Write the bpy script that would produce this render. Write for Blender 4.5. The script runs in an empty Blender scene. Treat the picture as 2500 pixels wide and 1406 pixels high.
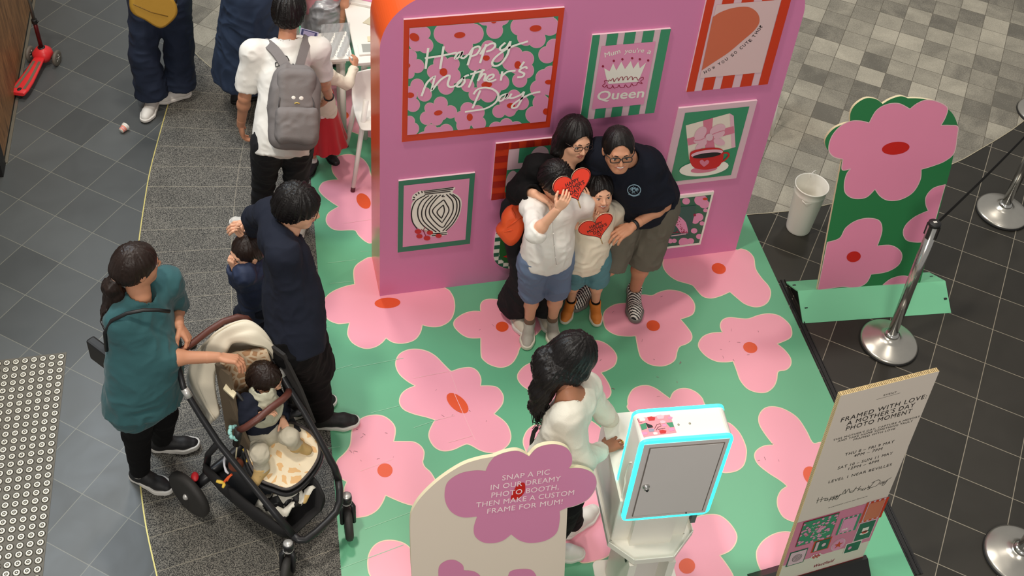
import bpy, bmesh, math, random
import numpy as np
from mathutils import Vector, Matrix, noise as mnoise
from mathutils.geometry import tessellate_polygon
C = bpy.context.scene.collection
R_ = math.radians

# ---------------------------------------------------------------- camera
CAM = np.array([-0.7528, -4.8966, 5.7273])
FPX, CX, CY = 2962.375, 1277.322, 391.26
RW = np.array([[0.96850, -0.23590, 0.07990], [-0.10300, -0.67130, -0.73400], [0.22680, 0.70270, -0.67440]])
u_, s_, v_ = np.linalg.svd(RW); RW = u_ @ v_
cam_data = bpy.data.cameras.new('camera'); cam = bpy.data.objects.new('camera', cam_data); C.objects.link(cam)
cam.matrix_world = Matrix([[RW[0][i], -RW[1][i], -RW[2][i], CAM[i]] for i in range(3)] + [[0, 0, 0, 1]])
cam_data.sensor_width = 36.0; cam_data.lens = FPX / 2500 * 36
cam_data.shift_x = -(CX - 1250) / 2500; cam_data.shift_y = (CY - 703) / 2500
cam_data.clip_start = 0.05; cam_data.clip_end = 200
bpy.context.scene.camera = cam

# ---------------------------------------------------------------- world, lights, exposure
world = bpy.data.worlds.new('world'); bpy.context.scene.world = world; world.use_nodes = True
wbg = world.node_tree.nodes['Background']; wbg.inputs[0].default_value = (1.0, 0.975, 0.94, 1); wbg.inputs[1].default_value = 0.70
vs = bpy.context.scene.view_settings
vs.view_transform = 'Standard'; vs.look = 'None'; vs.exposure = -1.0; vs.gamma = 1.0; vs.use_curve_mapping = False

def lamp(x, y, z, size, watts, col, tx=None, ty=None):
    l = bpy.data.lights.new('overhead_or_fill_light', 'AREA'); l.shape = 'DISK'; l.size = size; l.energy = watts; l.color = col
    o = bpy.data.objects.new('overhead_or_fill_light', l); C.objects.link(o); o.location = (x, y, z)
    d = Vector(((tx if tx is not None else x) - x, (ty if ty is not None else y) - y, -z))
    o.rotation_euler = d.to_track_quat('-Z', 'Y').to_euler()
    return o
WARM = (1.0, 0.92, 0.82); COOL = (0.80, 0.91, 1.0)
lamp(-2.2, -1.6, 9.0, 0.7, 540, WARM, 0.2, 0)
lamp(3.8, -1.6, 9.0, 0.7, 100, WARM, 1.5, 0)
lamp(-0.4, 2.8, 9.5, 0.8, 380, WARM, 0.2, -.4)
lamp(5.5, 3.4, 9.5, 0.8, 230, WARM, 3.5, 1)
lamp(-3.2, 3.2, 7.0, 3.0, 520, COOL, -2.2, -.8)  # added skylight stand-in, placed so the lower-left floor reflects a cool sheen
lamp(-1.2, -8.5, 6.5, 2.2, 520, (1.0, .95, .88), 0.4, -1)  # added fill behind the camera to brighten upright faces, not a ceiling fixture

# ---------------------------------------------------------------- pixel -> world helpers (2500 x 1406 frame)
def ray(x, y): return RW.T @ np.array([(x - CX) / FPX, (y - CY) / FPX, 1.0])
def G(x, y, z=0.0):
    r = ray(x, y); return CAM + (z - CAM[2]) / r[2] * r
def W(x, y, Y=0.0):
    r = ray(x, y); return CAM + (Y - CAM[1]) / r[1] * r
def V3(*a): return np.array(a, float)
def unit(v): v = np.asarray(v, float); return v / (np.linalg.norm(v) + 1e-12)
class Plane:
    """a flat printed face in the world: point, right vector, up vector"""
    def __init__(s, o, u, v):
        s.o = np.asarray(o, float); s.u = unit(u); s.n = unit(np.cross(u, v)); s.v = unit(np.cross(s.n, s.u))
    def px(s, x, y, off=0.0):
        r = ray(x, y); t = np.dot(s.o + s.n * off - CAM, s.n) / np.dot(r, s.n); return CAM + t * r
    def uv(s, x, y, off=0.0):
        d = s.px(x, y, off) - s.o; return np.array([np.dot(d, s.u), np.dot(d, s.v)])
    def at(s, a, b, off=0.0): return s.o + s.u * a + s.v * b + s.n * off

# ---------------------------------------------------------------- materials
def lin(c): return tuple(((x / 255) / 12.92 if x / 255 <= 0.04045 else ((x / 255 + 0.055) / 1.055) ** 2.4) for x in c)
MATS = {}
def mat(name, rgb, rough=0.55, metal=0.0, var=0.06, vs_=6.0, bump=0.0, bs=60.0, spec=0.5, emit=None, es=0.0, stretch=(1, 1, 1), sheen=0.0, alpha=1.0, coat=0.0):
    if name in MATS: return MATS[name]
    m = bpy.data.materials.new(name); m.use_nodes = True; nt = m.node_tree; b = nt.nodes['Principled BSDF']
    c = lin(rgb); b.inputs['Roughness'].default_value = rough; b.inputs['Metallic'].default_value = metal
    b.inputs['Specular IOR Level'].default_value = spec
    tc = nt.nodes.new('ShaderNodeTexCoord'); mp = nt.nodes.new('ShaderNodeMapping'); mp.inputs['Scale'].default_value = stretch
    nt.links.new(tc.outputs['Object'], mp.inputs[0])
    nz = nt.nodes.new('ShaderNodeTexNoise'); nz.inputs['Scale'].default_value = vs_; nz.inputs['Detail'].default_value = 5
    nt.links.new(mp.outputs[0], nz.inputs[0])
    mx = nt.nodes.new('ShaderNodeMix'); mx.data_type = 'RGBA'
    mx.inputs[6].default_value = tuple(x * (1 - var) for x in c) + (1,); mx.inputs[7].default_value = tuple(min(1, x * (1 + var)) for x in c) + (1,)
    nt.links.new(nz.outputs[0], mx.inputs[0]); nt.links.new(mx.outputs[2], b.inputs['Base Color'])
    if bump:
        n2 = nt.nodes.new('ShaderNodeTexNoise'); n2.inputs['Scale'].default_value = bs; n2.inputs['Detail'].default_value = 3
        bp = nt.nodes.new('ShaderNodeBump'); bp.inputs['Strength'].default_value = bump; bp.inputs['Distance'].default_value = 0.004
        nt.links.new(mp.outputs[0], n2.inputs[0]); nt.links.new(n2.outputs[0], bp.inputs['Height']); nt.links.new(bp.outputs[0], b.inputs['Normal'])
    if sheen: b.inputs['Sheen Weight'].default_value = sheen
    if coat: b.inputs['Coat Weight'].default_value = coat; b.inputs['Coat Roughness'].default_value = 0.15
    if emit: b.inputs['Emission Color'].default_value = lin(emit) + (1,); b.inputs['Emission Strength'].default_value = es
    if alpha < 1: b.inputs['Alpha'].default_value = alpha
    MATS[name] = m; return m

# ---------------------------------------------------------------- mesh builder
def crom(pts, n=6, closed=True):
    """smooth outline through points; a third value 1 marks a sharp corner"""
    P_ = [np.array(p[:2], float) for p in pts]; K = [len(p) > 2 and p[2] == 1 for p in pts]; N = len(P_); out = []
    for i in range(N if closed else N - 1):
        p1, p2 = P_[i], P_[(i + 1) % N]
        p0 = P_[i - 1] if (closed or i > 0) else p1; p3 = P_[(i + 2) % N] if (closed or i + 2 < N) else p2
        if K[i]: p0 = p1 * 2 - p2 if False else p1
        if K[(i + 1) % N]: p3 = p2
        for k in range(n):
            t = k / n
            out.append(0.5 * ((2 * p1) + (-p0 + p2) * t + (2 * p0 - 5 * p1 + 4 * p2 - p3) * t * t + (-p0 + 3 * p1 - 3 * p2 + p3) * t ** 3))
    if not closed: out.append(P_[-1])
    return out
def basis(d):
    d = unit(d); a = V3(0, 0, 1) if abs(d[2]) < 0.9 else V3(1, 0, 0); x = unit(np.cross(a, d)); return x, np.cross(d, x), d
class MB:
    def __init__(s): s.v = []; s.f = []; s.m = []; s.sm = []; s.mats = []
    def mi(s, m):
        if m not in s.mats: s.mats.append(m)
        return s.mats.index(m)
    def add(s, vs_, fs, m, smooth=False):
        b = len(s.v); s.v += [tuple(map(float, p)) for p in vs_]; k = s.mi(m)
        for f in fs: s.f.append(tuple(b + i for i in f)); s.m.append(k); s.sm.append(smooth)
        return s
    def box(s, c, size, m, rot=None):
        c = np.asarray(c, float); h = np.asarray(size, float) / 2; rot = np.eye(3) if rot is None else rot
        vs_ = [c + rot @ (h * V3(i, j, k)) for i in (-1, 1) for j in (-1, 1) for k in (-1, 1)]
        return s.add(vs_, [(0, 1, 3, 2), (4, 6, 7, 5), (0, 4, 5, 1), (2, 3, 7, 6), (0, 2, 6, 4), (1, 5, 7, 3)], m)
    def tube(s, pts, r, m, n=10, cap=True, smooth=True):
        pts = [np.asarray(p, float) for p in pts]; N = len(pts); rs = r if hasattr(r, '__len__') else [r] * N
        vs_ = []; x = None
        for i, p in enumerate(pts):
            d = unit((pts[min(i + 1, N - 1)] - pts[max(i - 1, 0)]))
            if x is None: x = basis(d)[0]
            x = unit(x - d * np.dot(x, d)); y = np.cross(d, x)
            for k in range(n):
                a = 2 * math.pi * k / n; vs_.append(p + (x * math.cos(a) + y * math.sin(a)) * rs[i])
        fs = [(i * n + k, i * n + (k + 1) % n, (i + 1) * n + (k + 1) % n, (i + 1) * n + k) for i in range(N - 1) for k in range(n)]
        s.add(vs_, fs, m, smooth)
        if cap: b = len(s.v) - N * n; kk = s.mi(m); s.f += [tuple(b + k for k in range(n))[::-1], tuple(b + (N - 1) * n + k for k in range(n))]; s.m += [kk, kk]; s.sm += [False, False]
        return s
    def lathe(s, prof, o, axis, m, n=32, smooth=True, sc=(1, 1)):
        x, y, d = basis(axis); o = np.asarray(o, float); vs_ = []
        for r, h in prof:
            for k in range(n):
                a = 2 * math.pi * k / n; vs_.append(o + d * h + (x * math.cos(a) * sc[0] + y * math.sin(a) * sc[1]) * r)
        fs = [(i * n + k, i * n + (k + 1) % n, (i + 1) * n + (k + 1) % n, (i + 1) * n + k) for i in range(len(prof) - 1) for k in range(n)]
        s.add(vs_, fs, m, smooth)
        for idx, i in ((0, 0), (1, len(prof) - 1)):
            if prof[i][0] > 1e-4:
                b = len(s.v) - len(prof) * n; s.f.append(tuple(b + i * n + k for k in (range(n) if i else range(n - 1, -1, -1)))); s.m.append(s.mi(m)); s.sm.append(False)
        return s
    def ball(s, c, r, m, rot=None, n=16):
        c = np.asarray(c, float); r = np.ones(3) * r if not hasattr(r, '__len__') else np.asarray(r, float); rot = np.eye(3) if rot is None else rot
        vs_ = []; rows = n // 2
        for i in range(rows + 1):
            t = math.pi * i / rows
            for k in range(n):
                a = 2 * math.pi * k / n; vs_.append(c + rot @ (r * V3(math.sin(t) * math.cos(a), math.sin(t) * math.sin(a), math.cos(t))))
        return s.add(vs_, [(i * n + k, (i + 1) * n + k, (i + 1) * n + (k + 1) % n, i * n + (k + 1) % n) for i in range(rows) for k in range(n)], m, True)
    def poly(s, pts3, m):
        pts3 = [tuple(map(float, p)) for p in pts3]
        tr = tessellate_polygon([[Vector(p) for p in pts3]]); return s.add(pts3, tr, m)
    def prism(s, pts3, d, m, side=None, smooth=False):
        """flat outline pushed back by vector d"""
        pts3 = [np.asarray(p, float) for p in pts3]; N = len(pts3); tr = tessellate_polygon([[Vector(p) for p in pts3]])
        s.add(pts3, tr, m); q = [p + d for p in pts3]; s.add(q, tr, m)
        s.add(pts3 + q, [(i, (i + 1) % N, N + (i + 1) % N, N + i) for i in range(N)], side or m, smooth)
        return s
    def strip(s, pts3, nrm, w, m):
        """flat ribbon along a path lying in a plane with normal nrm"""
        pts3 = [np.asarray(p, float) for p in pts3]; N = len(pts3); vs_ = []; ws = w if hasattr(w, '__len__') else [w] * N
        for i, p in enumerate(pts3):
            t = unit(pts3[min(i + 1, N - 1)] - pts3[max(i - 1, 0)]); sd = np.cross(nrm, t) * ws[i] / 2; vs_ += [p - sd, p + sd]
        return s.add(vs_, [(2 * i, 2 * i + 2, 2 * i + 3, 2 * i + 1) for i in range(N - 1)], m)
    def loft(s, rings, m, smooth=True, cap=True):
        n = len(rings[0]); vs_ = [p for r in rings for p in r]
        s.add(vs_, [(i * n + k, i * n + (k + 1) % n, (i + 1) * n + (k + 1) % n, (i + 1) * n + k) for i in range(len(rings) - 1) for k in range(n)], m, smooth)
        if cap:
            b = len(s.v) - len(vs_); s.f += [tuple(b + k for k in range(n))[::-1], tuple(b + (len(rings) - 1) * n + k for k in range(n))]; s.m += [s.mi(m)] * 2; s.sm += [False] * 2
        return s
    def build(s, name, parent=None, bevel=0, loc=None):
        me = bpy.data.meshes.new(name); me.from_pydata(s.v, [], s.f)
        for m in s.mats: me.materials.append(m)
        me.polygons.foreach_set('material_index', s.m); me.polygons.foreach_set('use_smooth', s.sm); me.validate(); me.update()
        o = bpy.data.objects.new(name, me); C.objects.link(o)
        if parent is not None: o.parent = parent; o.matrix_parent_inverse = Matrix.Translation(-Vector(parent.location)) if parent.type == 'EMPTY' else Matrix.Identity(4)
        if bevel:
            bv = o.modifiers.new('bevel', 'BEVEL'); bv.width = bevel; bv.segments = 2; bv.limit_method = 'ANGLE'; bv.angle_limit = R_(40)
        return o
def thing(name, label, cat, loc=(0, 0, 0), group=None):
    o = bpy.data.objects.new(name, None); C.objects.link(o); o.location = tuple(map(float, loc)); o.empty_display_size = 0.1
    o['label'] = label; o['category'] = cat
    if group: o['group'] = group
    return o
def tag(o, label, cat, group=None, kind=None):
    o['label'] = label; o['category'] = cat
    if group: o['group'] = group
    if kind: o['kind'] = kind
    return o
def struct(o): o['kind'] = 'structure'; return o
def copy_tree(o, off, parent=None):
    c = o.copy(); C.objects.link(c)
    if parent is None: c.location = Vector(o.location) + Vector(off)
    else: c.parent = parent
    for ch in [x for x in o.children]: copy_tree(ch, off, c)
    return c

# ---------------------------------------------------------------- text
def text_geo(body, bold=0.0, shear=0.0, space=1.0):
    cu = bpy.data.curves.new('t', 'FONT'); cu.body = body; cu.size = 1; cu.offset = bold; cu.shear = shear; cu.space_character = space; cu.resolution_u = 3
    ob = bpy.data.objects.new('t', cu); C.objects.link(ob); bpy.context.view_layer.update()
    me = ob.evaluated_get(bpy.context.evaluated_depsgraph_get()).to_mesh()
    vs_ = [np.array(v.co[:2]) for v in me.vertices]; fs = [tuple(p.vertices) for p in me.polygons]
    bpy.data.objects.remove(ob); bpy.data.curves.remove(cu)
    return np.array(vs_), fs
def write(mb, pl, body, p0, p1, h, m, off=0.002, bold=0.0, shear=0.0, space=1.0, pix=True, anchor='ends'):
    """letters on a plane, from p0 to p1 (pixels of the baseline or plane coordinates), h = capital height in metres"""
    if bold:
        for k_, (bx_, by_) in enumerate(((-1, 0), (1, 0), (0, 1), (0, -1))):
            a_ = pl.uv(*p0, off) if pix else np.array(p0, float); b_ = pl.uv(*p1, off) if pix else np.array(p1, float); e_ = np.array([bx_, by_]) * bold * h * .6; write(mb, pl, body, a_ + e_, b_ + e_, h, m, off + k_ * 3e-5, 0, shear, space, False)
        return
    vs_, fs = text_geo(body, bold, shear, space)
    a = pl.uv(*p0, off) if pix else np.array(p0, float); b = pl.uv(*p1, off) if pix else np.array(p1, float)
    mn, mx = vs_.min(0), vs_.max(0); L = np.linalg.norm(b - a); ux = (b - a) / L; uy = np.array([-ux[1], ux[0]])
    cap = 0.70 + bold * 2
    q = [a + ux * (v[0] - mn[0]) / (mx[0] - mn[0]) * L + uy * v[1] / cap * h for v in vs_]
    mb.add([pl.at(x, y, off) for x, y in q], fs, m)

FJ = [0]
def fillpx(mb, pl, crop, pts, m, off, n=6, smooth=True):
    """outline read off a crop (origin x, y, scale) of the picture, laid on plane pl"""
    ox, oy, s = crop; q = [(ox + p[0] / s, oy + p[1] / s) + tuple(p[2:]) for p in pts]; FJ[0] = (FJ[0] + 1) % 30; off = off + FJ[0] * 2e-5
    q = crom(q, n) if smooth else [np.array(p[:2]) for p in q]
    pts3 = [pl.px(x, y, off) for x, y in q]; mb.poly(pts3, m); return pts3
def oval(mb, pl, c, a, b, rot, m, off, n=28, crop=(0, 0, 1)):
    ox, oy, s = crop; q = []
    for k in range(n):
        t = 2 * math.pi * k / n; x = a * math.cos(t); y = b * math.sin(t)
        q.append((ox + (c[0] + x * math.cos(rot) - y * math.sin(rot)) / s, oy + (c[1] + x * math.sin(rot) + y * math.cos(rot)) / s))
    mb.poly([pl.px(x, y, off) for x, y in q], m)
def pen(mb, pl, crop, pts, w, m, off, n=5, smooth=True):
    ox, oy, s = crop; q = [(ox + p[0] / s, oy + p[1] / s) + tuple(p[2:]) for p in pts]; FJ[0] = (FJ[0] + 1) % 30; off = off + FJ[0] * 2e-5
    q = crom(q, n, closed=False) if smooth else [np.array(p[:2]) for p in q]
    mb.strip([pl.px(x, y, off) for x, y in q], pl.n, w, m)
# ================================================================ SETTING
def node_mat(name):
    m = bpy.data.materials.new(name); m.use_nodes = True; nt = m.node_tree; b = nt.nodes['Principled BSDF']
    return m, nt, b
def N(nt, t, **kw):
    n = nt.nodes.new(t)
    for k, v in kw.items():
        if k.startswith('i'): n.inputs[int(k[1:])].default_value = v
        else: setattr(n, k, v)
    return n
def lk(nt, a, b): nt.links.new(a, b)
def tiles(name, ang, org, tile, c1, c2, cg, gw, rough, vein, spec=0.5, speck=0.0, contrast=1.0):
    """square tiles turned by ang about org; each tile takes a tone between c1 and c2"""
    m, nt, b = node_mat(name); tc = N(nt, 'ShaderNodeTexCoord')
    mp = N(nt, 'ShaderNodeMapping', vector_type='TEXTURE'); mp.inputs['Location'].default_value = (org[0], org[1], 0); mp.inputs['Rotation'].default_value = (0, 0, ang); mp.inputs['Scale'].default_value = (tile, tile, 1)
    lk(nt, tc.outputs['Object'], mp.inputs[0]); sp = N(nt, 'ShaderNodeSeparateXYZ'); lk(nt, mp.outputs[0], sp.inputs[0])
    fl = []; ed = []
    for i in (0, 1):
        f = N(nt, 'ShaderNodeMath', operation='FLOOR'); lk(nt, sp.outputs[i], f.inputs[0]); fl.append(f)
        fr = N(nt, 'ShaderNodeMath', operation='FRACT'); lk(nt, sp.outputs[i], fr.inputs[0])
        a = N(nt, 'ShaderNodeMath', operation='SUBTRACT', i1=0.5); lk(nt, fr.outputs[0], a.inputs[0])
        ab = N(nt, 'ShaderNodeMath', operation='ABSOLUTE'); lk(nt, a.outputs[0], ab.inputs[0]); ed.append(ab)
    mx = N(nt, 'ShaderNodeMath', operation='MAXIMUM'); lk(nt, ed[0].outputs[0], mx.inputs[0]); lk(nt, ed[1].outputs[0], mx.inputs[1])
    g = N(nt, 'ShaderNodeMath', operation='GREATER_THAN', i1=0.5 - gw); lk(nt, mx.outputs[0], g.inputs[0])
    cb = N(nt, 'ShaderNodeCombineXYZ'); lk(nt, fl[0].outputs[0], cb.inputs[0]); lk(nt, fl[1].outputs[0], cb.inputs[1])
    wn = N(nt, 'ShaderNodeTexWhiteNoise', noise_dimensions='2D'); lk(nt, cb.outputs[0], wn.inputs[0])
    # veins, shifted per tile
    ad = N(nt, 'ShaderNodeVectorMath', operation='MULTIPLY_ADD'); lk(nt, wn.outputs['Color'], ad.inputs[0]); ad.inputs[1].default_value = (9, 9, 9); lk(nt, tc.outputs['Object'], ad.inputs[2])
    nz = N(nt, 'ShaderNodeTexNoise', i2=3.0, i3=8.0); nz.inputs['Distortion'].default_value = 1.2; lk(nt, ad.outputs[0], nz.inputs[0])
    n2 = N(nt, 'ShaderNodeTexNoise', i2=130.0, i3=3.0); lk(nt, tc.outputs['Object'], n2.inputs[0])
    t = N(nt, 'ShaderNodeMath', operation='MULTIPLY_ADD', i1=vein); lk(nt, nz.outputs[0], t.inputs[0])
    tt = N(nt, 'ShaderNodeMath', operation='MULTIPLY', i1=contrast); lk(nt, wn.outputs[0], tt.inputs[0]); lk(nt, tt.outputs[0], t.inputs[2])
    t2 = N(nt, 'ShaderNodeMath', operation='MULTIPLY_ADD', i1=speck); lk(nt, n2.outputs[0], t2.inputs[0]); lk(nt, t.outputs[0], t2.inputs[2])
    t3 = N(nt, 'ShaderNodeMath', operation='SUBTRACT', i1=(vein + speck) / 2); lk(nt, t2.outputs[0], t3.inputs[0])
    mc = N(nt, 'ShaderNodeMix', data_type='RGBA'); mc.clamp_factor = True; mc.inputs[6].default_value = lin(c1) + (1,); mc.inputs[7].default_value = lin(c2) + (1,); lk(nt, t3.outputs[0], mc.inputs[0])
    gm = N(nt, 'ShaderNodeMix', data_type='RGBA'); gm.inputs[7].default_value = lin(cg) + (1,); lk(nt, mc.outputs[2], gm.inputs[6]); lk(nt, g.outputs[0], gm.inputs[0])
    lk(nt, gm.outputs[2], b.inputs['Base Color']); b.inputs['Roughness'].default_value = rough; b.inputs['Specular IOR Level'].default_value = spec
    r2 = N(nt, 'ShaderNodeMath', operation='MULTIPLY_ADD', i1=0.25, i2=rough - 0.1); lk(nt, nz.outputs[0], r2.inputs[0]); lk(nt, r2.outputs[0], b.inputs['Roughness'])
    return m
TA = math.atan2(-0.6297, 0.7768)
M_dark = tiles('dark_slate_tile', TA, (4.3295, -0.2153), 0.303, (45, 43, 38), (58, 55, 49), (146, 138, 122), 0.0075, 0.36, 0.5, 0.32)
M_darkL = tiles('dark_slate_tile_west', math.atan2(-0.1890, 0.2297), (-1.4821, 2.9614), 0.2974, (70, 73, 73), (88, 92, 92), (122, 122, 112), 0.007, 0.40, 0.5, 0.6)
M_pave = tiles('pale_stone_paving', R_(-37.0), (3.765, 1.992), 0.207, (106, 102, 92), (188, 181, 163), (98, 92, 80), 0.011, 0.5, 0.9, 0.4, 0.9, 0.8)
# speckled granite band with radial joints
m, nt, b = node_mat('speckled_granite'); M_gran = m
tc = N(nt, 'ShaderNodeTexCoord'); n1 = N(nt, 'ShaderNodeTexNoise', i2=210.0, i3=2.0); lk(nt, tc.outputs['Object'], n1.inputs[0])
rp = N(nt, 'ShaderNodeValToRGB'); rp.color_ramp.elements[0].position = 0.42; rp.color_ramp.elements[0].color = lin((34, 33, 32)) + (1,); rp.color_ramp.elements[1].position = 0.60; rp.color_ramp.elements[1].color = lin((152, 148, 137)) + (1,)
lk(nt, n1.outputs[0], rp.inputs[0])
n2 = N(nt, 'ShaderNodeTexNoise', i2=5.0, i3=4.0); lk(nt, tc.outputs['Object'], n2.inputs[0])
mm = N(nt, 'ShaderNodeMix', data_type='RGBA', blend_type='MULTIPLY'); mm.inputs[0].default_value = 0.5; lk(nt, rp.outputs[0], mm.inputs[6]); lk(nt, n2.outputs[0], mm.inputs[7])
sp = N(nt, 'ShaderNodeSeparateXYZ'); ms = N(nt, 'ShaderNodeVectorMath', operation='SUBTRACT'); ms.inputs[1].default_value = (7.55, -0.2, 0); lk(nt, tc.outputs['Object'], ms.inputs[0]); lk(nt, ms.outputs[0], sp.inputs[0])
at = N(nt, 'ShaderNodeMath', operation='ARCTAN2'); ng = N(nt, 'ShaderNodeMath', operation='MULTIPLY', i1=-1.0); lk(nt, sp.outputs[0], ng.inputs[0]); lk(nt, sp.outputs[1], at.inputs[0]); lk(nt, ng.outputs[0], at.inputs[1])
mu = N(nt, 'ShaderNodeMath', operation='MULTIPLY', i1=45.0); lk(nt, at.outputs[0], mu.inputs[0]); fr = N(nt, 'ShaderNodeMath', operation='FRACT'); lk(nt, mu.outputs[0], fr.inputs[0])
lt = N(nt, 'ShaderNodeMath', operation='LESS_THAN', i1=0.022); lk(nt, fr.outputs[0], lt.inputs[0])
ln = N(nt, 'ShaderNodeVectorMath', operation='LENGTH'); lk(nt, ms.outputs[0], ln.inputs[0])
l2 = N(nt, 'ShaderNodeMath', operation='SUBTRACT', i1=8.44); lk(nt, ln.outputs['Value'], l2.inputs[0]); l3 = N(nt, 'ShaderNodeMath', operation='ABSOLUTE'); lk(nt, l2.outputs[0], l3.inputs[0]); l4 = N(nt, 'ShaderNodeMath', operation='LESS_THAN', i1=0.0022); lk(nt, l3.outputs[0], l4.inputs[0])
mxx = N(nt, 'ShaderNodeMath', operation='MAXIMUM'); lk(nt, lt.outputs[0], mxx.inputs[0]); lk(nt, l4.outputs[0], mxx.inputs[1]); mh = N(nt, 'ShaderNodeMath', operation='MULTIPLY', i1=0.6); lk(nt, mxx.outputs[0], mh.inputs[0])
gm = N(nt, 'ShaderNodeMix', data_type='RGBA'); gm.inputs[7].default_value = lin((165, 158, 140)) + (1,); lk(nt, mm.outputs[2], gm.inputs[6]); lk(nt, mh.outputs[0], gm.inputs[0]); lk(nt, gm.outputs[2], b.inputs['Base Color']); b.inputs['Roughness'].default_value = 0.62

M_brass = mat('brass_strip', (222, 208, 130), 0.4, 0.3)
M_black = mat('black', (22, 21, 21), 0.5); M_green = mat('mat_green', (104, 180, 138), 0.34, var=0.05, vs_=2.5, bump=0.05, bs=9)
M_pink = mat('mat_pink', (250, 168, 186), 0.34, var=0.035, vs_=4, bump=0.05, bs=9); M_cream = mat('mat_cream', (246, 214, 190), 0.45); M_org = mat('mat_orange', (233, 88, 44), 0.34)
arc = [(-1.05, 2.62), (-1.12, 2.36), (-1.19, 2.07), (-1.26, 1.74), (-1.335, 1.36), (-1.38, 1.03), (-1.415, 0.72), (-1.44, 0.4), (-1.452, 0), (-1.455, -0.4), (-1.45, -0.8), (-1.43, -1.11), (-1.405, -1.35), (-1.36, -1.62), (-1.30, -1.95), (-1.22, -2.3)]
arc = [tuple(p) for p in crom(arc, 4, closed=False)]
fb = MB(); fb.poly([(-0.9, -5, 0), (9, -5, 0), (9, 7, 0), (-0.9, 7, 0)], M_dark); fb.poly([(-4.5, -5, 0), (-0.9, -5, 0), (-0.9, 7, 0), (-4.5, 7, 0)], M_darkL); struct(fb.build('floor'))
fb = MB(); fb.poly([(x, y, 0.0012) for x, y in arc] + [(0.3, -2.3, 0.0012), (0.3, 1.6, 0.0012), (-0.45, 1.9, 0.0012), (-0.69, 2.13, 0.0012), (-0.83, 2.30, .0012), (-0.96, 2.54, 0.0012)], M_gran); struct(fb.build('floor'))
cur = [(-1.5, 3.6), (-1.22, 3.05), (-1.05, 2.72), (-0.96, 2.54), (-0.83, 2.32), (-0.69, 2.13), (-0.3, 1.8), (0.6, 1.1), (1.6, 0.5), (2.2, 0.33), (2.55, 0.305), (2.9, 0.29), (3.2, 0.31), (3.7, 0.39), (4.26, 0.55), (4.52, 0.65), (5.09, 0.92), (5.8, 1.4), (6.6, 2.1), (7.6, 3.4)]
cur = [tuple(p) for p in crom(cur, 4, closed=False)]
fb = MB(); fb.poly([(x, y, 0.0016) for x, y in cur] + [(7.6, 7, .0016), (-1.6, 7, .0016)], M_pave); struct(fb.build('floor'))
tb = MB(); tb.strip([(x, y, 0.0028) for x, y in arc], V3(0, 0, 1), 0.007, M_brass); struct(tb.build('trim_1'))
tb = MB(); tb.strip([(x, y, 0.0028) for x, y in cur], V3(0, 0, 1), 0.006, mat('pale_joint', (176, 166, 140))); struct(tb.build('trim_2'))

# timber-clad shopfront wall on the left
m, nt, b = node_mat('oak_cladding'); M_oak = m
tc = N(nt, 'ShaderNodeTexCoord'); mp = N(nt, 'ShaderNodeMapping'); mp.inputs['Scale'].default_value = (3, 9, 0.9); lk(nt, tc.outputs['Object'], mp.inputs[0])
nz = N(nt, 'ShaderNodeTexNoise', i2=4.0, i3=8.0); nz.inputs['Distortion'].default_value = 1.5; lk(nt, mp.outputs[0], nz.inputs[0])
rp = N(nt, 'ShaderNodeValToRGB'); rp.color_ramp.elements[0].position = 0.3; rp.color_ramp.elements[0].color = lin((104, 72, 42)) + (1,); rp.color_ramp.elements[1].position = 0.7; rp.color_ramp.elements[1].color = lin((176, 128, 80)) + (1,)
lk(nt, nz.outputs[0], rp.inputs[0]); lk(nt, rp.outputs[0], b.inputs['Base Color']); b.inputs['Roughness'].default_value = 0.5
wa, wb = G(14, 380)[:2], G(86, -30)[:2]; wd = unit(np.append(wb - wa, 0)); wn = np.cross(wd, V3(0, 0, 1)); wn = wn if wn[0] > 0 else -wn
w0 = V3(wa[0], wa[1], 0) - wd * 0.08; w1 = V3(wb[0], wb[1], 0) + wd * 1.2
wm = MB()
def slab(mb, a, b_, t, z0, z1, m): # wall slab from a to b, thickness t away from the room
    q = [a + V3(0, 0, z0), b_ + V3(0, 0, z0), b_ + V3(0, 0, z1), a + V3(0, 0, z1)]; mb.prism(q, -wn * t, m)
slab(wm, w0, w1, 0.25, 0.03, 2.6, M_oak); struct(wm.build('wall_left'))
sk = MB(); slab(sk, w0 - wn * 0.0, w1, 0.02, 0.0, 0.032, M_black); q0 = w0 + wn * 0.012; q1 = w1 + wn * 0.012
sk.prism([w0 + wn * .022 + V3(0, 0, .0), w1 + wn * .022, w1 + wn * .022 + V3(0, 0, .012), w0 + wn * .022 + V3(0, 0, .012)], -wn * .02, mat('steel_edge', (170, 166, 150), 0.35, 0.8)); struct(sk.build('baseboard_left'))
pm = MB(); slab(pm, w0 - wd * 0.13 + wn * .01, w0 + wd * 0.0 + wn * .01, 0.3, 0, 2.6, M_black); struct(pm.build('trim_3'))
# recessed shopfront door jamb left of the timber
pm = MB(); slab(pm, w0 - wd * 1.6 - wn * 0.16, w0 - wd * 0.14 - wn * .16, 0.05, 0.0, 2.6, mat('dark_recess', (44, 42, 38), 0.5)); struct(pm.build('wall_left'))

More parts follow.
